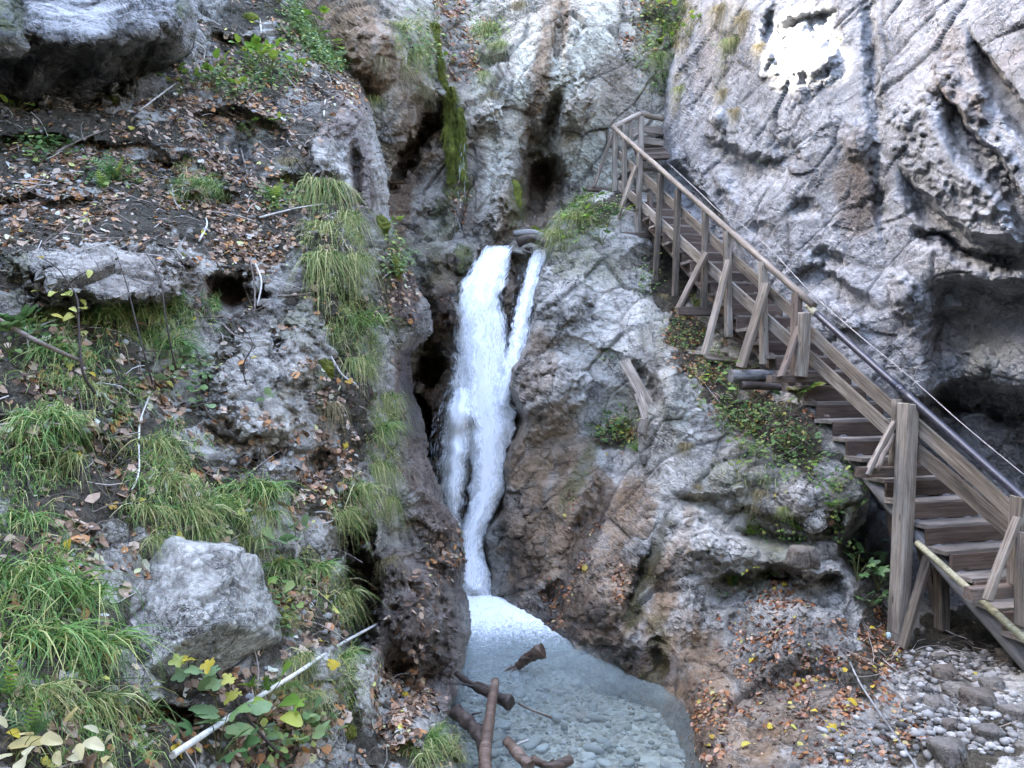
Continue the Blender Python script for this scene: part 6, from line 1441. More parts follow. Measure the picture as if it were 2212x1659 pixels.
PL = [
 ('herb', 640, 20, 70, 'fresh', 'bright green bush leaning out at the top edge beside the brown cliff', 16, 0.32), ('herb', 600, 5, 60, 'fresh', 'bright yellow green sprig at the top edge on the slope crest', 12, 0.34), ('herb', 690, 75, 60, 'fresh', 'bright sprig below the crest bush', 11, 0.34), ('herb', 715, 115, 55, 'fresh', 'leafy sprig on the crest beside the brown cliff, lowest of three', 10, 0.36), ('herb', 745, 150, 45, 'round', 'pale round leaves on the slope crest', 5, 0.5),
 ('herb', 580, 165, 75, 'fresh', 'patch of pale green leaves in the middle of the upper slope', 15, 0.28), ('herb', 545, 150, 60, 'fresh', 'green plant left of the pale green patch on the upper slope', 10, 0.3), ('herb', 470, 185, 60, 'fresh', 'low green plant on the upper slope by the slab', 10, 0.3), ('herb', 510, 210, 50, 'fresh', 'low green plant on the leafy bank under the pale green patch', 10, 0.3), ('herb', 420, 190, 50, 'fresh', 'green sprig at the upper end of the sloping slab', 8, 0.32), ('herb', 640, 170, 50, 'fresh', 'green sprig on the right of the upper slope', 9, 0.3),
 ('herb', 390, 205, 50, 'fresh', 'plant with thin stalks on the sloping slab', 8, 0.3), ('herb', 30, 245, 45, 'fresh', 'small plant under the huge dark boulder', 7, 0.34), ('herb', 250, 390, 70, 'fern', 'light green fern on the leaf bank', 9, 0.75), ('herb', 225, 410, 50, 'fern', 'smaller fern left of the light green fern', 7, 0.75), ('herb', 595, 440, 60, 'fern', 'yellow green fern near the grass curtain', 9, 0.75), ('herb', 615, 280, 40, 'fresh', 'small bright plant by the mossy knob', 7, 0.34), ('herb', 540, 295, 40, 'fresh', 'tiny plant on the black hollow of the slope', 6, 0.34), ('herb', 440, 440, 40, 'herb', 'small herb under the draped tuft', 7, 0.34), ('herb', 80, 310, 40, 'herb', 'mossy herb on the left leaf bank', 7, 0.34), ('herb', 150, 330, 40, 'herb', 'mossy herb among the leaves right of another', 7, 0.34),
 ('herb', 25, 770, 80, 'herb', 'broad dark green leaves at the left edge by the slanting branch', 7, 0.55), ('herb', 60, 740, 60, 'herb', 'green leaves under the slanting branch', 6, 0.55), ('herb', 130, 640, 60, 'gold', 'yellow leaves in front of the grey slab', 6, 0.4), ('herb', 385, 800, 55, 'herb', 'green plant at the foot of the thin dark saplings', 8, 0.45), ('herb', 340, 830, 50, 'herb', 'low green leaves left of the sapling feet', 6, 0.45), ('herb', 370, 860, 50, 'round', 'ivy leaf cluster below the sapling feet', 5, 0.45), ('herb', 440, 880, 45, 'round', 'pale lobed leaves on the scree', 4, 0.5), ('herb', 560, 880, 45, 'round', 'two pale leaves on the grey rock face', 3, 0.5), ('herb', 420, 1000, 40, 'round', 'pale leaf on the grass above the boulder', 3, 0.5),
 ('herb', 600, 1190, 80, 'round', 'big round pale green leaves above the grassy crest', 5, 0.55), ('herb', 640, 1170, 60, 'round', 'second clump of round pale leaves on the grassy crest', 4, 0.55), ('herb', 590, 1310, 70, 'round', 'round leaves hanging right of the boulder', 6, 0.45), ('herb', 590, 1370, 60, 'round', 'lower round leaves right of the boulder', 5, 0.45), ('herb', 550, 1270, 50, 'fresh', 'small leaves at the boulder’s upper right', 5, 0.4),
 ('herb', 480, 1570, 110, 'round', 'wide green leaves under the pale branch', 6, 0.55), ('herb', 560, 1560, 100, 'fresh', 'green bramble shoots below the branch', 9, 0.4), ('herb', 470, 1640, 110, 'herb', 'dark green bramble leaves at the bottom edge', 7, 0.5), ('herb', 640, 1610, 80, 'round', 'round green leaves at the bottom under the broken rock', 6, 0.5), ('herb', 660, 1560, 60, 'round', 'pale round leaf under the hanging tuft', 4, 0.5), ('herb', 720, 1600, 60, 'round', 'round leaf beside the broken rock foot', 4, 0.5), ('herb', 20, 1500, 110, 'fern', 'bluish fern at the left edge near the bottom', 7, 0.8), ('herb', 60, 1590, 90, 'fern', 'low fern at the bottom left', 6, 0.8),
 ('herb', 40, 1640, 120, 'cream', 'cream coloured autumn leaves in the bottom left corner', 7, 0.5), ('herb', 130, 1640, 110, 'cream', 'white withered leaves hanging from a thin twig at the bottom', 6, 0.55), ('herb', 200, 1650, 80, 'cream', 'withered leaves at the bottom right of the white ones', 5, 0.45),
 ('herb', 835, 500, 40, 'fresh', 'bright sprig on the chasm rim by the moss cushion', 7, 0.34), ('herb', 850, 590, 40, 'herb', 'green sprig low on the chasm rim', 7, 0.34), ('herb', 940, 20, 40, 'fresh', 'sprig beside the leaf gully', 7, 0.34), ('herb', 960, 140, 30, 'fresh', 'small sprig on the gully edge', 6, 0.34),
 ('herb', 1480, 30, 60, 'fresh', 'green bush in the top gully left of the grey cliff', 14, 0.3), ('herb', 1450, 100, 50, 'fresh', 'green bush lower in the top gully', 12, 0.3), ('herb', 1490, 80, 45, 'fresh', 'green sprig against the edge of the grey cliff', 10, 0.3), ('herb', 1400, 30, 50, 'fresh', 'pale bush left of the top gully', 10, 0.3), ('herb', 1570, 110, 35, 'herb', 'small green tuft of leaves on the cliff streak', 8, 0.34), ('herb', 1815, 100, 18, 'fresh', 'tiny green plant beside the sunlit patch', 5, 0.4), ('herb', 1655, 355, 20, 'fresh', 'tiny green plant in a cliff crack', 5, 0.4),
 ('herb', 1280, 460, 45, 'herb', 'green herbs at the top of the outcrop left of the stairs', 12, 0.34), ('herb', 1250, 490, 45, 'fresh', 'bright herbs on the outcrop crest', 12, 0.34), ('herb', 1310, 490, 40, 'herb', 'herbs at the first stair brace', 10, 0.34), ('herb', 1340, 470, 36, 'fresh', 'herbs behind the first stair brace', 8, 0.34), ('herb', 1300, 530, 40, 'herb', 'herbs on the outcrop below the first brace', 9, 0.34), ('herb', 1220, 540, 40, 'fresh', 'grassy herbs at the head of the outcrop', 8, 0.34),
 ('herb', 1305, 780, 26, 'herb', 'small round leaved plant in a crack of the outcrop', 9, 0.34), ('herb', 1320, 925, 40, 'herb', 'herbs in the soil pocket, left', 11, 0.34), ('herb', 1360, 915, 40, 'herb', 'herbs in the soil pocket under the leaning planks', 11, 0.34), ('herb', 1345, 950, 36, 'fresh', 'light herbs at the front of the soil pocket', 9, 0.34), ('herb', 1290, 945, 30, 'herb', 'small herbs at the left end of the soil pocket', 8, 0.34), ('herb', 1375, 975, 30, 'fern', 'small fern by the pale rib', 6, 0.8),
 ('herb', 1500, 660, 34, 'fern', 'small fern behind the third brace', 7, 0.8), ('herb', 1450, 740, 40, 'herb', 'herbs on the edge under the long cross beam', 9, 0.34), ('herb', 1560, 745, 34, 'herb', 'herbs behind the fourth brace', 8, 0.34), ('herb', 1590, 860, 50, 'herb', 'leafy herb below the log end', 10, 0.36), ('herb', 1540, 830, 45, 'herb', 'herb left of the log end', 9, 0.36), ('herb', 1640, 770, 40, 'herb', 'herb behind the wide brace', 8, 0.36), ('herb', 1500, 840, 40, 'fresh', 'pale herb on the left of the leaf bank', 8, 0.36),
 ('herb', 1560, 910, 45, 'herb', 'herbs spread on the leaf bank, left', 10, 0.34), ('herb', 1620, 930, 50, 'herb', 'herbs spread on the leaf bank, middle', 11, 0.34), ('herb', 1680, 900, 45, 'herb', 'herbs spread on the leaf bank, right', 10, 0.34), ('herb', 1700, 970, 50, 'herb', 'bushy herbs on the lower leaf bank', 12, 0.34), ('herb', 1640, 990, 45, 'herb', 'herbs above the straw beard', 10, 0.34), ('herb', 1600, 970, 40, 'fresh', 'light herbs left of the straw beard', 9, 0.34), ('herb', 1740, 950, 45, 'herb', 'bushy herbs by the gap under the stairs', 10, 0.34), ('herb', 1725, 870, 45, 'fresh', 'bright lobed leaves under the stair foot post', 9, 0.45), ('herb', 1760, 1000, 40, 'herb', 'herbs on the rim above the black gap', 9, 0.34), ('herb', 1590, 1020, 40, 'fresh', 'yellow green herbs on the outcrop face', 8, 0.34),
 ('fern', 1650, 1150, 55, 'fern', 'green fern under the straw beard', 9, 0.9), ('fern', 1720, 1145, 50, 'fern', 'green fern on the ledge above the rounded rock', 9, 0.9), ('fern', 1610, 1150, 40, 'fern', 'small fern at the left end of the ledge', 7, 0.9), ('fern', 1790, 1095, 40, 'fern', 'fern on the shaded rim', 7, 0.9), ('fern', 1835, 1010, 45, 'fern', 'drooping fern by the black gap', 7, 0.9), ('herb', 1800, 1050, 45, 'herb', 'leafy plant on the shaded rim', 9, 0.4), ('herb', 1750, 1020, 40, 'fresh', 'fresh leaves on the outcrop shoulder', 8, 0.4), ('fern', 1580, 1265, 34, 'fern', 'dark tufted fern on the wet wall', 7, 0.9), ('herb', 1550, 1290, 24, 'herb', 'mossy sprig on the wet wall', 7, 0.4),
 ('herb', 1870, 1215, 70, 'herb', 'bush of toothed green leaves beside the tall post, top', 13, 0.42), ('herb', 1850, 1255, 60, 'herb', 'bush of toothed green leaves left of the tall post, middle', 12, 0.42), ('herb', 1895, 1275, 60, 'herb', 'toothed green leaves touching the tall post', 11, 0.42), ('herb', 1880, 1310, 50, 'herb', 'lowest toothed leaves beside the tall post', 9, 0.42), ('herb', 1620, 1230, 26, 'gold', 'yellow leaved sprig on the mossy ledge', 6, 0.4), ('herb', 1650, 1250, 24, 'fresh', 'tiny green sprig under the mossy ledge', 5, 0.4)]
for t in PL: plant(*t)
print('plants', round(time.time() - T0, 1))

# small herbs that nobody could count
def herb_cover(name, layer, wgt, n, per, size, mat, seed, spread=0.06, hgt=0.05):
    rng = np.random.default_rng(seed)
    p, nn = sample(layer, wgt, n, rng)
    q = np.repeat(p, per, 0) + rng.normal(0, spread, (n * per, 3)) + np.repeat(nn, per, 0) * (np.abs(rng.normal(hgt, hgt * 0.6, (n * per, 1))))
    up = np.repeat(nn, per, 0) * 0.5 + np.array([0, -0.3, 0.5])
    V, F = leaf_arrays(q, up / np.linalg.norm(up, axis=1, keepdims=True), size * rng.uniform(0.6, 1.3, n * per), rng, 0.2, 0.4, 0.5)
    tag(link(name, mesh_np(name, V, F, mat, False)), kind='stuff')
M['herbs'] = rand_island('ground_herbs', [(0.0, (0.06, 0.12, 0.035)), (0.4, (0.12, 0.215, 0.06)), (0.75, (0.21, 0.31, 0.09)), (0.92, (0.32, 0.37, 0.10)), (1.0, (0.46, 0.42, 0.08))], 0.5, 0.3)
herb_cover('ground_herbs', 'outcrop', em('outcrop', [(1640, 930, 170, 80, 25, 1), (1330, 935, 70, 40, 10, 1), (1280, 470, 80, 50, -20, 1), (1560, 800, 90, 50, 20, 0.6), (1480, 720, 60, 60, 0, 0.5), (1700, 1010, 110, 50, 20, 0.7), (1690, 1150, 110, 20, 5, 0.8), (1820, 1060, 40, 60, 0, 0.7), (1800, 1150, 40, 30, 0, 0.5), (1400, 600, 40, 60, 0, 0.5)]), 420, 8, 0.04, M['herbs'], 111)
herb_cover('ground_herbs', 'slope', em('slope', [(580, 160, 90, 50, 0, 1), (680, 90, 50, 100, -35, 1.2), (480, 190, 80, 40, 0, 0.7), (240, 390, 70, 30, 0, 0.7), (100, 320, 80, 40, 0, 0.4), (600, 440, 50, 30, 0, 0.7), (380, 820, 60, 50, 0, 0.5), (600, 1330, 50, 90, 0, 0.3), (560, 1590, 150, 60, 0, 0.3), (80, 760, 90, 60, 0, 0.4), (840, 560, 40, 60, 0, 0.5), (640, 40, 50, 60, 0, 1.2)]), 700, 9, 0.05, M['herbs'], 112)
herb_cover('ground_herbs', 'gorge_wall', em('gorge_wall', [(1440, 40, 70, 60, 0, 1), (1420, 130, 50, 80, 0, 0.8), (900, 110, 50, 80, 0, 0.5), (1060, 70, 50, 50, 0, 0.4)]), 150, 8, 0.07, M['herbs'], 113, 0.12)

# moss cushions and the hanging moss
k = NT('moss')
co = k.coord(); n1 = k.noise(9, 4, 0.7, co); n2 = k.noise(60, 4, 0.7, co)
k.done(k.bsdf(k.ramp(k.math('ADD', k.math('MULTIPLY', n1, 0.6), k.math('MULTIPLY', n2, 0.4)), [(0.32, (0.035, 0.042, 0.008)), (0.5, (0.115, 0.130, 0.018)), (0.66, (0.235, 0.230, 0.035))]), 0.9, n2, 1.0, 0.03))
M['moss'] = k.m
def moss(u, v, rx, rz, label, seed, green=False):
    h, n = hit(u, v)
    if h is None: return
    V, F = ico(5)
    s = h.y / FPX
    nv = V / np.linalg.norm(V, axis=1, keepdims=True)
    p = nv * np.array([rx * s, 0.6 * min(rx, rz) * s, rz * s])
    q = (p + np.array(h)).astype(np.float32)
    p = p + nv * (0.10 * min(rx, rz) * s * 4 * fbm(q / (min(rx, rz) * s * 0.8), 4, 0.55, seed=seed) * 0.6 + 0.012 * fbm(q / 0.03, 2, 0.5, seed=seed, ridged=True))[:, None]
    o = link('moss_cushion', mesh_np('moss_cushion', p, F, M['moss'])); o.location = h - n * 0.02
    tag(o, label, 'moss')
for i, t in enumerate([(822, 490, 20, 26, 'bright yellow moss cushion on the rim of the chasm'), (520, 1276, 13, 11, 'small round green moss cushion on the pale boulder'), (756, 1520, 26, 14, 'moss pad on the broken rock below the branch'), (750, 1578, 22, 16, 'lower moss pad on the broken rock'), (705, 800, 18, 24, 'dark moss pad beside the hanging grass'), (850, 580, 20, 30, 'olive moss pad on the chasm rim'), (540, 40, 18, 14, 'rusty moss pad near the top edge'), (610, 385, 22, 20, 'shaggy moss knob on the slope'), (1115, 430, 14, 40, 'mossy streak in the recess behind the fall'), (1155, 500, 12, 12, 'mossy log end above the fall')]): moss(*t, seed=200 + i)
def hanging_moss(u0, v0, u1, v1, wd, label, seed):
    V, F = [], []
    rng = np.random.default_rng(seed)
    L, A_ = [], []
    n = 40
    h0, _ = hit(u0, v0); 
    tl = []
    for i in range(n + 1):
        t = i / n; u = u0 + (u1 - u0) * t; v = v0 + (v1 - v0) * t
        h, _ = hit(u, v); tl.append((u, v, (h.y if h else 14.3)))
    d = np.array([q[2] for q in tl]); d = np.minimum(d, np.median(d) + 0.1) - 0.12
    for _ in range(8): d[1:-1] = np.minimum(d[1:-1], (d[:-2] + d[2:]) / 2)
    m = 16; pts = []
    for i in range(n + 1):
        t = i / n; w_ = wd * (0.75 + 0.25 * math.sin(t * 9 + seed)) * (1 - 0.3 * t)
        c = P(tl[i][0], tl[i][1], d[i]); r = w_ * d[i] / FPX
        for j in range(m):
            a = 2 * math.pi * j / m; pts.append(c + Vector((math.cos(a) * r, math.sin(a) * r * 0.7, 0)))
    pts = np.array(pts)
    pts = pts + (fbm((pts / np.array([0.12, 0.12, 0.35])).astype(np.float32), 3, 0.6, seed=seed) * 0.06)[:, None] * np.array([1, 1, 0.2])
    idx = np.arange((n + 1) * m).reshape(n + 1, m); nx = np.roll(idx, -1, 1)
    F = np.stack([idx[:-1].ravel(), nx[:-1].ravel(), nx[1:].ravel(), idx[1:].ravel()], 1)
    root = rng.choice(len(pts), 2600)
    P0 = pts[root] + rng.normal(0, 0.012, (2600, 3))
    d0 = np.stack([rng.normal(0, 0.6, 2600), -0.7 + rng.normal(0, 0.3, 2600), rng.normal(-0.2, 0.4, 2600)], 1); d0 /= np.linalg.norm(d0, axis=1, keepdims=True)
    V2, F2 = blades(P0, d0, rng.uniform(0.03, 0.10, 2600), np.full(2600, 0.014), np.full(2600, 1.4), rng, 2)
    o = link('hanging_moss', mesh_np('hanging_moss', np.concatenate([pts, V2]), np.concatenate([F, F2 + len(pts)]), M['moss'])); tag(o, label, 'moss')
hanging_moss(972, 190, 974, 388, 15, 'long green column of moss hanging below the leaf gully', 3)
hanging_moss(996, 236, 1000, 380, 7, 'thin wet moss strand right of the moss column', 5)
hanging_moss(938, 50, 958, 180, 7, 'narrow olive moss strip along the leaf gully', 9)

# ------------------------------------------------------------------ branches, twigs, logs
def stick(name, pix, r0, r1, mat, label, cat, lift=0.02, n=8, m=8, wob=0.08, seed=0, group=None, forks=(), fixed=None):
    """pix: (u, v[, depth offset towards the camera]) points that lie on the ground"""
    pts = []
    for q in pix:
        if fixed is not None: pts.append(P(q[0], q[1], q[2])); continue
        h, nn = hit(q[0], q[1])
        if h is None: return
        t = (h - CAMV); pts.append(h - t.normalized() * (lift + (q[2] if len(q) > 2 else 0)))
    c = bez(pts, n)
    rad = [r0 + (r1 - r0) * i / (len(c) - 1) for i in range(len(c))]
    rug = 0.55 if name in ('driftwood',) or (name == 'branch' and mat.startswith('drift')) else (0.28 if name == 'log' and mat.startswith('drift') else 0.10)
    o = pts[0].copy()
    root = link(name, tube_mesh(name, [p - o for p in c], rad, M[mat], seed, m, wob, True, rug)); root.location = o
    tag(root, label, cat, group)
    for (i, du, dv, dd, rf) in forks:                      # a side branch from point i towards an image direction
        a = c[min(i, len(c) - 1)]; sc = a.y / FPX
        e = a + Vector((du * sc, dd, -dv * sc)); mid = (a + e) / 2 + Vector((0, 0, 0.06 * (e - a).length))
        cc = bez([a - o, mid - o, e - o], 4)
        link('side_branch', tube_mesh('side_branch', cc, [rf + (rf * 0.35 - rf) * j / (len(cc) - 1) for j in range(len(cc))], M[mat], seed + i, 6, wob), root)
    return root
stick('fallen_branch', [(372, 1632, 0.10), (480, 1560, 0.12), (560, 1505, 0.12), (640, 1455, 0.10), (730, 1395, 0.08), (815, 1348, 0.05)], 0.017, 0.010, 'twig_pale', 'long bleached branch lying across the lower slope', 'branch', 0.03, 8, 10, 0.06, 1)
stick('dead_branch', [(-40, 672, 0.55), (30, 710, 0.50), (90, 742, 0.42), (170, 778, 0.25)], 0.020, 0.012, 'twig', 'dark bare branch slanting in from the left edge', 'branch', 0.03, 6, 10, 0.05, 2)
stick('log', [(1056, 1700, 5.75), (1048, 1640, 6.05), (1056, 1560, 6.5), (1070, 1472, 7.15)], 0.052, 0.036, 'drift', 'wet bare log standing out of the stream beside the driftwood', 'log', 0, 14, 16, 0.06, 3, None, (), True)
stick('driftwood', [(1118, 1440, 8.25), (1140, 1422, 8.2), (1172, 1404, 8.15)], 0.030, 0.058, 'drift', 'rooty driftwood stump floating in the middle of the pool', 'driftwood', 0, 12, 20, 0.15, 4, None, ((2, -40, 18, 0.0, 0.018), (4, -22, 20, 0, 0.02)), True)
stick('branch', [(985, 1455, 7.5), (1030, 1485, 7.3), (1062, 1500, 7.15), (1104, 1520, 7.0)], 0.022, 0.05, 'drift_dark', 'dark knotted branch jammed behind the wet log', 'branch', 0, 6, 10, 0.18, 5, None, ((6, -60, -8, 0.0, 0.014), (10, 20, -16, 0, 0.014)), True)
stick('branch', [(1000, 1478, 7.4), (1040, 1478, 7.3), (1075, 1500, 7.1)], 0.014, 0.016, 'drift_dark', 'thin black branch above the jammed one', 'branch', 0, 6, 8, 0.12, 6, None, (), True)
stick('twig', [(1120, 1520, 7.0), (1150, 1535, 6.9), (1192, 1550, 6.8)], 0.008, 0.010, 'drift', 'thin brown stick in the shallow water', 'twig', 0, 5, 7, 0.1, 7, None, (), True)
stick('branch', [(1096, 1632, 6.1), (1110, 1612, 6.15), (1142, 1598, 6.2)], 0.014, 0.009, 'bark', 'pale curved stick on the driftwood at the bottom', 'branch', 0, 6, 8, 0.08, 8, None, (), True)
stick('log', [(1095, 1600, 6.2), (1120, 1630, 6.0), (1145, 1655, 5.9)], 0.034, 0.044, 'drift', 'short broken log end among the driftwood', 'log', 0, 12, 16, 0.12, 9, None, (), True)
stick('root', [(1150, 1640, 6.0), (1190, 1655, 5.9), (1235, 1640, 5.95)], 0.03, 0.035, 'drift', 'reddish root piece at the bottom of the stream', 'driftwood', 0, 6, 10, 0.25, 10, None, ((5, 14, -16, 0, 0.014), (9, 20, 6, 0, 0.012)), True)
stick('log', [(985, 1540, 6.9), (1010, 1560, 6.7), (1035, 1590, 6.4), (1050, 1640, 6.1)], 0.058, 0.042, 'drift_dark', 'black rotten log wedged against the left bank', 'log', 0, 12, 16, 0.15, 11, None, ((8, 40, -14, 0, 0.015), (14, 36, 4, 0, 0.015)), True)
stick('log', [(1578, 812, 9.75), (1630, 811, 9.85), (1684, 812, 9.95)], 0.075, 0.07, 'bark', 'sawn grey log lying at the foot of the wide brace', 'log', 0, 6, 16, 0.03, 12, None, (), True)
stick('log', [(1600, 832, 9.7), (1660, 834, 9.75), (1720, 838, 9.6)], 0.05, 0.045, 'drift_dark', 'mossy dark log under the sawn log', 'log', 0, 6, 12, 0.08, 13, None, (), True)
stick('log', [(1120, 522, 13.2), (1150, 515, 13.1), (1182, 528, 13.0)], 0.075, 0.06, 'drift_dark', 'dark log jammed at the head of the falls', 'log', 0, 6, 12, 0.12, 14, None, (), True)
stick('log', [(1110, 505, 13.4), (1150, 502, 13.3), (1175, 512, 13.2)], 0.05, 0.05, 'bark', 'grey log behind the jammed dark log', 'log', 0, 6, 12, 0.08, 15, None, (), True)
stick('rope', [(1836, 1432), (1860, 1480), (1900, 1540), (1935, 1590), (1975, 1650), (1995, 1690)], 0.010, 0.010, 'cable', 'pale cable lying down the wet rock at the lower right', 'cable', 0.02, 6, 8, 0.02, 16)
# cable along the cliff
cab = []
for u, v, off in [(1432, 342, -0.9), (1500, 405, -0.92), (1560, 462, -0.95), (1597, 482, -0.95), (1660, 535, -0.95), (1760, 640, -0.95), (1860, 728, -0.95), (1960, 810, -0.95), (2090, 925, -0.95), (2230, 1040, -0.95)]:
    cab.append(S(u, v, off))
c = bez(cab, 5)
o = link('cable', tube_mesh('cable', [p - cab[0] for p in c], [0.007] * len(c), M['cable'], 1, 6)); o.location = cab[0]
tag(o, 'thin steel cable strung along the cliff above the stairs', 'cable')
# peeled pole leaning below the stairs
a, b = P(1980, 1172, 7.25), P(2240, 1404, 6.2)
c = [a + (b - a) * (i / 9) for i in range(10)]
o = link('leaning_pole', tube_mesh('leaning_pole', [p - a for p in c], [0.029 + 0.004 * i / 9 for i in range(10)], M['wood_pole'], 5, 12, 0.03)); o.location = a
tag(o, 'peeled yellowish pole leaning under the lower stair flight', 'pole')
# planks leaning on the outcrop
for (u0, v0, d0, u1, v1, d1, w_, lab) in [(1350, 782, 11.15, 1404, 880, 10.6, 0.15, 'weathered plank leaning down the outcrop, upper'), (1380, 850, 10.75, 1398, 905, 10.4, 0.13, 'weathered plank crossing under the other leaning plank'), (1392, 905, 10.3, 1388, 935, 10.3, 0.12, 'short broken plank below the leaning planks')]:
    a, b = P(u0, v0, d0), P(u1, v1, d1)
    o = link('plank', beam_mesh('plank', (b - a).length, w_, 0.035, M['wood'], int(u0))); o.matrix_world = frame_of(a, b, Vector((-0.3, -0.9, 0.3)))
    tag(o, lab, 'plank')
for i, (u, v, d, lab) in enumerate([(1520, 770, 11.2, 'small weathered board on the leaf bank by the third brace'), (1560, 782, 10.9, 'thin board lying behind the fourth brace')]):
    h, n = hit(u, v)
    if h is None: h = P(u, v, d)
    a = h + Vector((-0.25, -0.05, 0.06)); b = h + Vector((0.3, 0.1, 0.02))
    o = link('board', beam_mesh('board', (b - a).length, 0.14, 0.03, M['wood'], 70 + i)); o.matrix_world = frame_of(a, b, Vector((0.1, -0.4, 0.9))); tag(o, lab, 'board')
# twigs on the slope
tw = random.Random(17)
TW = [((90, 530), (150, 485), 'pale twig above the left end of the grey slab'), ((420, 90), (440, 130), 'short pale twig high on the slope'), ((560, 40), (555, 90), 'bleached twig near the top edge'), ((560, 130), (640, 190), 'curved pale twig near the crest'), ((520, 200), (570, 150), 'hooked pale twig beside the green patch'), ((300, 240), (380, 180), 'thin stalk on the sloping slab'), ((120, 330), (230, 280), 'long brown twig on the left leaf bank'), ((10, 430), (110, 370), 'grey twig at the left edge of the leaf bank'), ((370, 400), (390, 450), 'pale root tip on the leaf bank'), ((395, 405), (415, 460), 'second pale root tip on the leaf bank'), ((430, 520), (445, 470), 'pale stick standing in the leaf bank'), ((540, 560), (550, 680), 'white stick hanging over the dark recess'), ((552, 570), (556, 660), 'thin white stick beside the hanging stick'), ((520, 320), (545, 410), 'grey stick across the black hollow'), ((560, 470), (700, 440), 'long thin straw twig near the grass curtain'), ((600, 640), (760, 610), 'arched brown twig on the rock face'), ((480, 700), (540, 730), 'bent twig under the dark recess'), ((300, 950), (325, 850), 'pale stalk on the scree'), ((285, 1060), (300, 960), 'lower pale stalk on the scree'), ((225, 850), (265, 880), 'broken pale twig under the slanting branch'), ((440, 870), (490, 920), 'brown twig on the rock foot'), ((715, 770), (770, 830), 'bleached twig on the red leaf strip'), ((780, 830), (810, 880), 'brown twig on the crest'), ((1200, 1500), (1205, 1440), 'thin stalk'), ((1900, 1480), (1960, 1530), 'dark twig on the scree below the posts'), ((2060, 1450), (2200, 1500), 'dark stick on the gravel below the hollow'), ((2090, 1600), (2220, 1550), 'brown twig at the gravel edge'), ((700, 250), (715, 180), 'pale root hanging on the shoulder'), ((250, 560), (420, 470), 'thin root along the top of the grey slab')]
for i, (a, b, lab) in enumerate(TW):
    if lab == 'thin stalk': continue
    m = ((a[0] + b[0]) / 2 + tw.uniform(-12, 12), (a[1] + b[1]) / 2 + tw.uniform(-10, 10), 0.03)
    h, _ = hit(*a); 
    r = (h.y if h else 7) / FPX * 2.3
    stick('twig', [(*a, 0.01), m, (*b, 0.02)], max(0.005, r), max(0.003, r * 0.6), 'twig' if ('brown' in lab or 'dark' in lab or 'grey' in lab) else 'twig_pale', lab, 'twig', 0.02, 5, 6, 0.12, 400 + i)
twr = np.random.default_rng(31)
def twig_stuff(layer, wgt, n, seed, mat):
    rng = np.random.default_rng(seed)
    p, nn = sample(layer, wgt, n, rng)
    VV, FF, off = [], [], 0
    for i in range(n):
        L = rng.uniform(0.08, 0.45); a = rng.uniform(0, 6.28)
        t = Vector((math.cos(a), math.sin(a), 0)); N_ = Vector(nn[i]); t = (t - N_ * t.dot(N_)).normalized(); s = N_.cross(t)
        r = rng.uniform(0.0025, 0.006); bend = rng.uniform(-0.15, 0.15)
        for j in range(4):
            q = j / 3; c_ = Vector(p[i]) + t * (L * (q - 0.5)) + s * (bend * L * math.sin(math.pi * q)) + N_ * (0.015 + 0.03 * math.sin(math.pi * q) * rng.uniform(0, 1))
            for aa in (0, 2.09, 4.19): VV.append(c_ + s * (math.cos(aa) * r) + N_ * (math.sin(aa) * r))
        for j in range(3):
            for c3 in range(3): FF.append((off + j * 3 + c3, off + j * 3 + (c3 + 1) % 3, off + j * 3 + 3 + (c3 + 1) % 3, off + j * 3 + 3 + c3))
        off += 12
    tag(link('twig_litter', mesh_np('twig_litter', np.array(VV), np.array(FF), mat)), kind='stuff')
M['twigs'] = rand_island('twig_litter', [(0.0, (0.06, 0.045, 0.035)), (0.5, (0.20, 0.16, 0.13)), (0.8, (0.42, 0.37, 0.32)), (1.0, (0.58, 0.54, 0.49))], 0.8)
twig_stuff('slope', LAYERS['slope'].m['soil'], 900, 32, M['twigs'])
twig_stuff('outcrop', em('outcrop', [(2060, 1430, 170, 60, 0, 1), (1900, 1400, 60, 120, 0, 0.8), (1640, 920, 150, 80, 20, 0.8)]), 160, 33, M['twigs'])

# saplings with thin dark stems
def sapling(pts, r, leaves, kind, label, leafpx, seed):
    """pts: (u, v, depth)"""
    q = [P(*p) for p in pts]; o = q[0].copy()
    root = empty('sapling', o); tag(root, label, 'sapling')
    c = bez([p - o for p in q], 6)
    link('stem', tube_mesh('stem', c, [r * (1 - 0.6 * i / (len(c) - 1)) for i in range(len(c))], M['stem_dark'], seed, 6, 0.05), root)
    rs = random.Random(seed)
    for (u, v, d) in leaves:
        p = P(u, v, d) - o
        b = min(c, key=lambda a: (a - p).length)
        link('twig', tube_mesh('twig', [b, (b + p) / 2 + Vector((0, 0, 0.01)), p], [r * 0.4, r * 0.35, r * 0.25], M['stem_dark'], seed, 5), root)
        lo = link('leaf', rs.choice(LEAFM[kind]), root)
        orient(lo, p, Vector((rs.uniform(-1, 1), -0.5, rs.uniform(-0.5, 0.3))), leafpx * d / FPX * rs.uniform(0.8, 1.2), Vector((0, -0.6, 0.8)), rs.uniform(-0.5, 0.5))
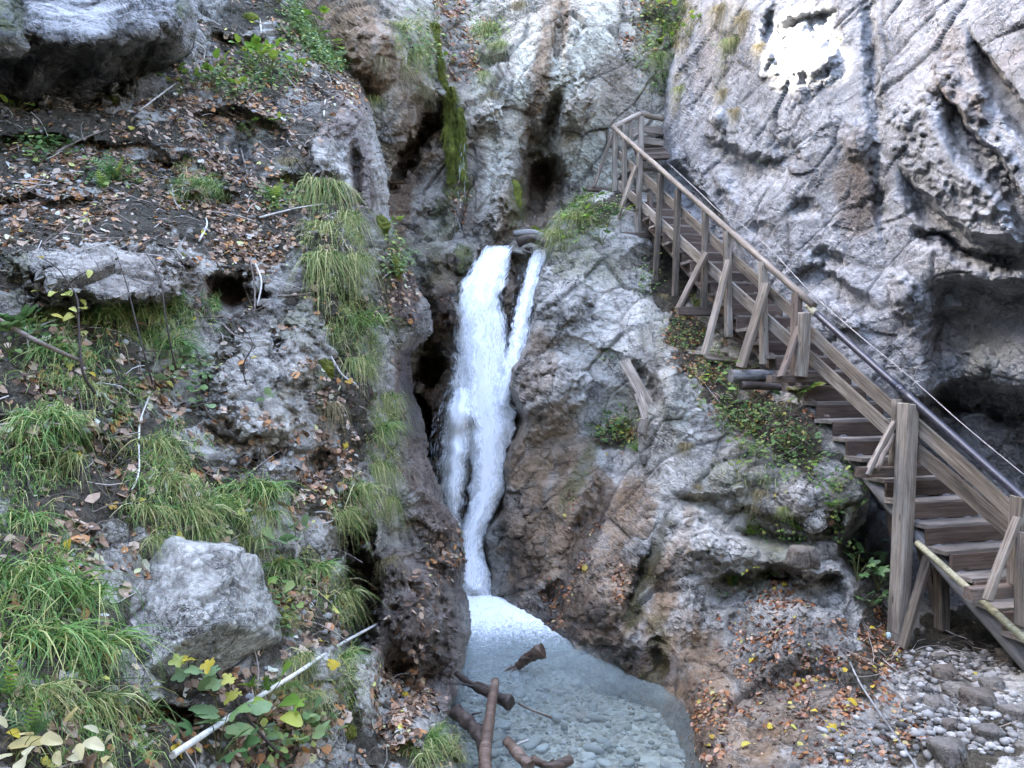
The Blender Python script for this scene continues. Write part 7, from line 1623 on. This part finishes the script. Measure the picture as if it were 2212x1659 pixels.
sapling([(205, 850, 4.95), (178, 800, 4.85), (170, 700, 4.9), (165, 640, 4.95), (130, 585, 5.0)], 0.010, [(90, 558, 5.0), (120, 630, 4.95), (150, 640, 4.95), (195, 583, 5.0), (150, 665, 4.9), (185, 668, 4.9), (160, 680, 4.9), (140, 690, 4.9)], 'gold', 'thin dark sapling with yellow leaves in front of the grey slab', 26, 1)
sapling([(330, 830, 5.7), (305, 740, 5.6), (275, 620, 5.7), (250, 545, 5.9)], 0.008, [], 'gold', 'bare thin sapling right of the yellow leaved one', 20, 2)
sapling([(380, 800, 5.9), (360, 700, 5.8), (345, 600, 5.9), (315, 545, 6.1)], 0.008, [], 'gold', 'bare thin sapling furthest from the left edge', 20, 3)
sapling([(600, 1625, 4.55), (550, 1570, 4.5), (500, 1500, 4.4), (450, 1430, 4.35), (430, 1412, 4.35)], 0.010, [(400, 1425, 4.3), (425, 1425, 4.35), (455, 1422, 4.3), (440, 1450, 4.3), (475, 1440, 4.35), (485, 1475, 4.35), (520, 1490, 4.4), (410, 1450, 4.3), (505, 1460, 4.4)], 'maple', 'small maple sapling with yellow green leaves in front of the boulder', 38, 4)
sapling([(560, 900, 6.4), (525, 800, 6.3), (545, 740, 6.3), (500, 690, 6.5), (420, 685, 6.5)], 0.006, [(415, 690, 6.5), (450, 700, 6.5), (555, 770, 6.3)], 'gold', 'wiry twig sapling arching over the grey rock face', 14, 5)
sapling([(1560, 880, 9.7), (1570, 820, 9.6), (1580, 770, 9.7)], 0.006, [(1565, 800, 9.6), (1585, 780, 9.6), (1572, 840, 9.6)], 'fresh', 'thin leafy shoot beside the sawn log', 20, 6)
# crumpled wrapper at the foot of the tall post
h, n = hit(1915, 1375)
V, F = ico(3)
if h is not None:
    p = V * np.array([0.022, 0.012, 0.03]) * (1 + 0.5 * fbm(V / 0.6, 3, 0.6, seed=9, ridged=True)[:, None] * 0.4)
    M['wrapper'] = rand_island('wrapper', [(0.0, (0.45, 0.66, 0.78)), (1.0, (0.6, 0.75, 0.82))], 0.35)
    o = link('wrapper', mesh_np('wrapper', p, F, M['wrapper'], False)); o.location = h + Vector((0, -0.04, 0.02)); tag(o, 'crumpled light blue wrapper at the foot of the tall post', 'litter')
print('done', round(time.time() - T0, 1))
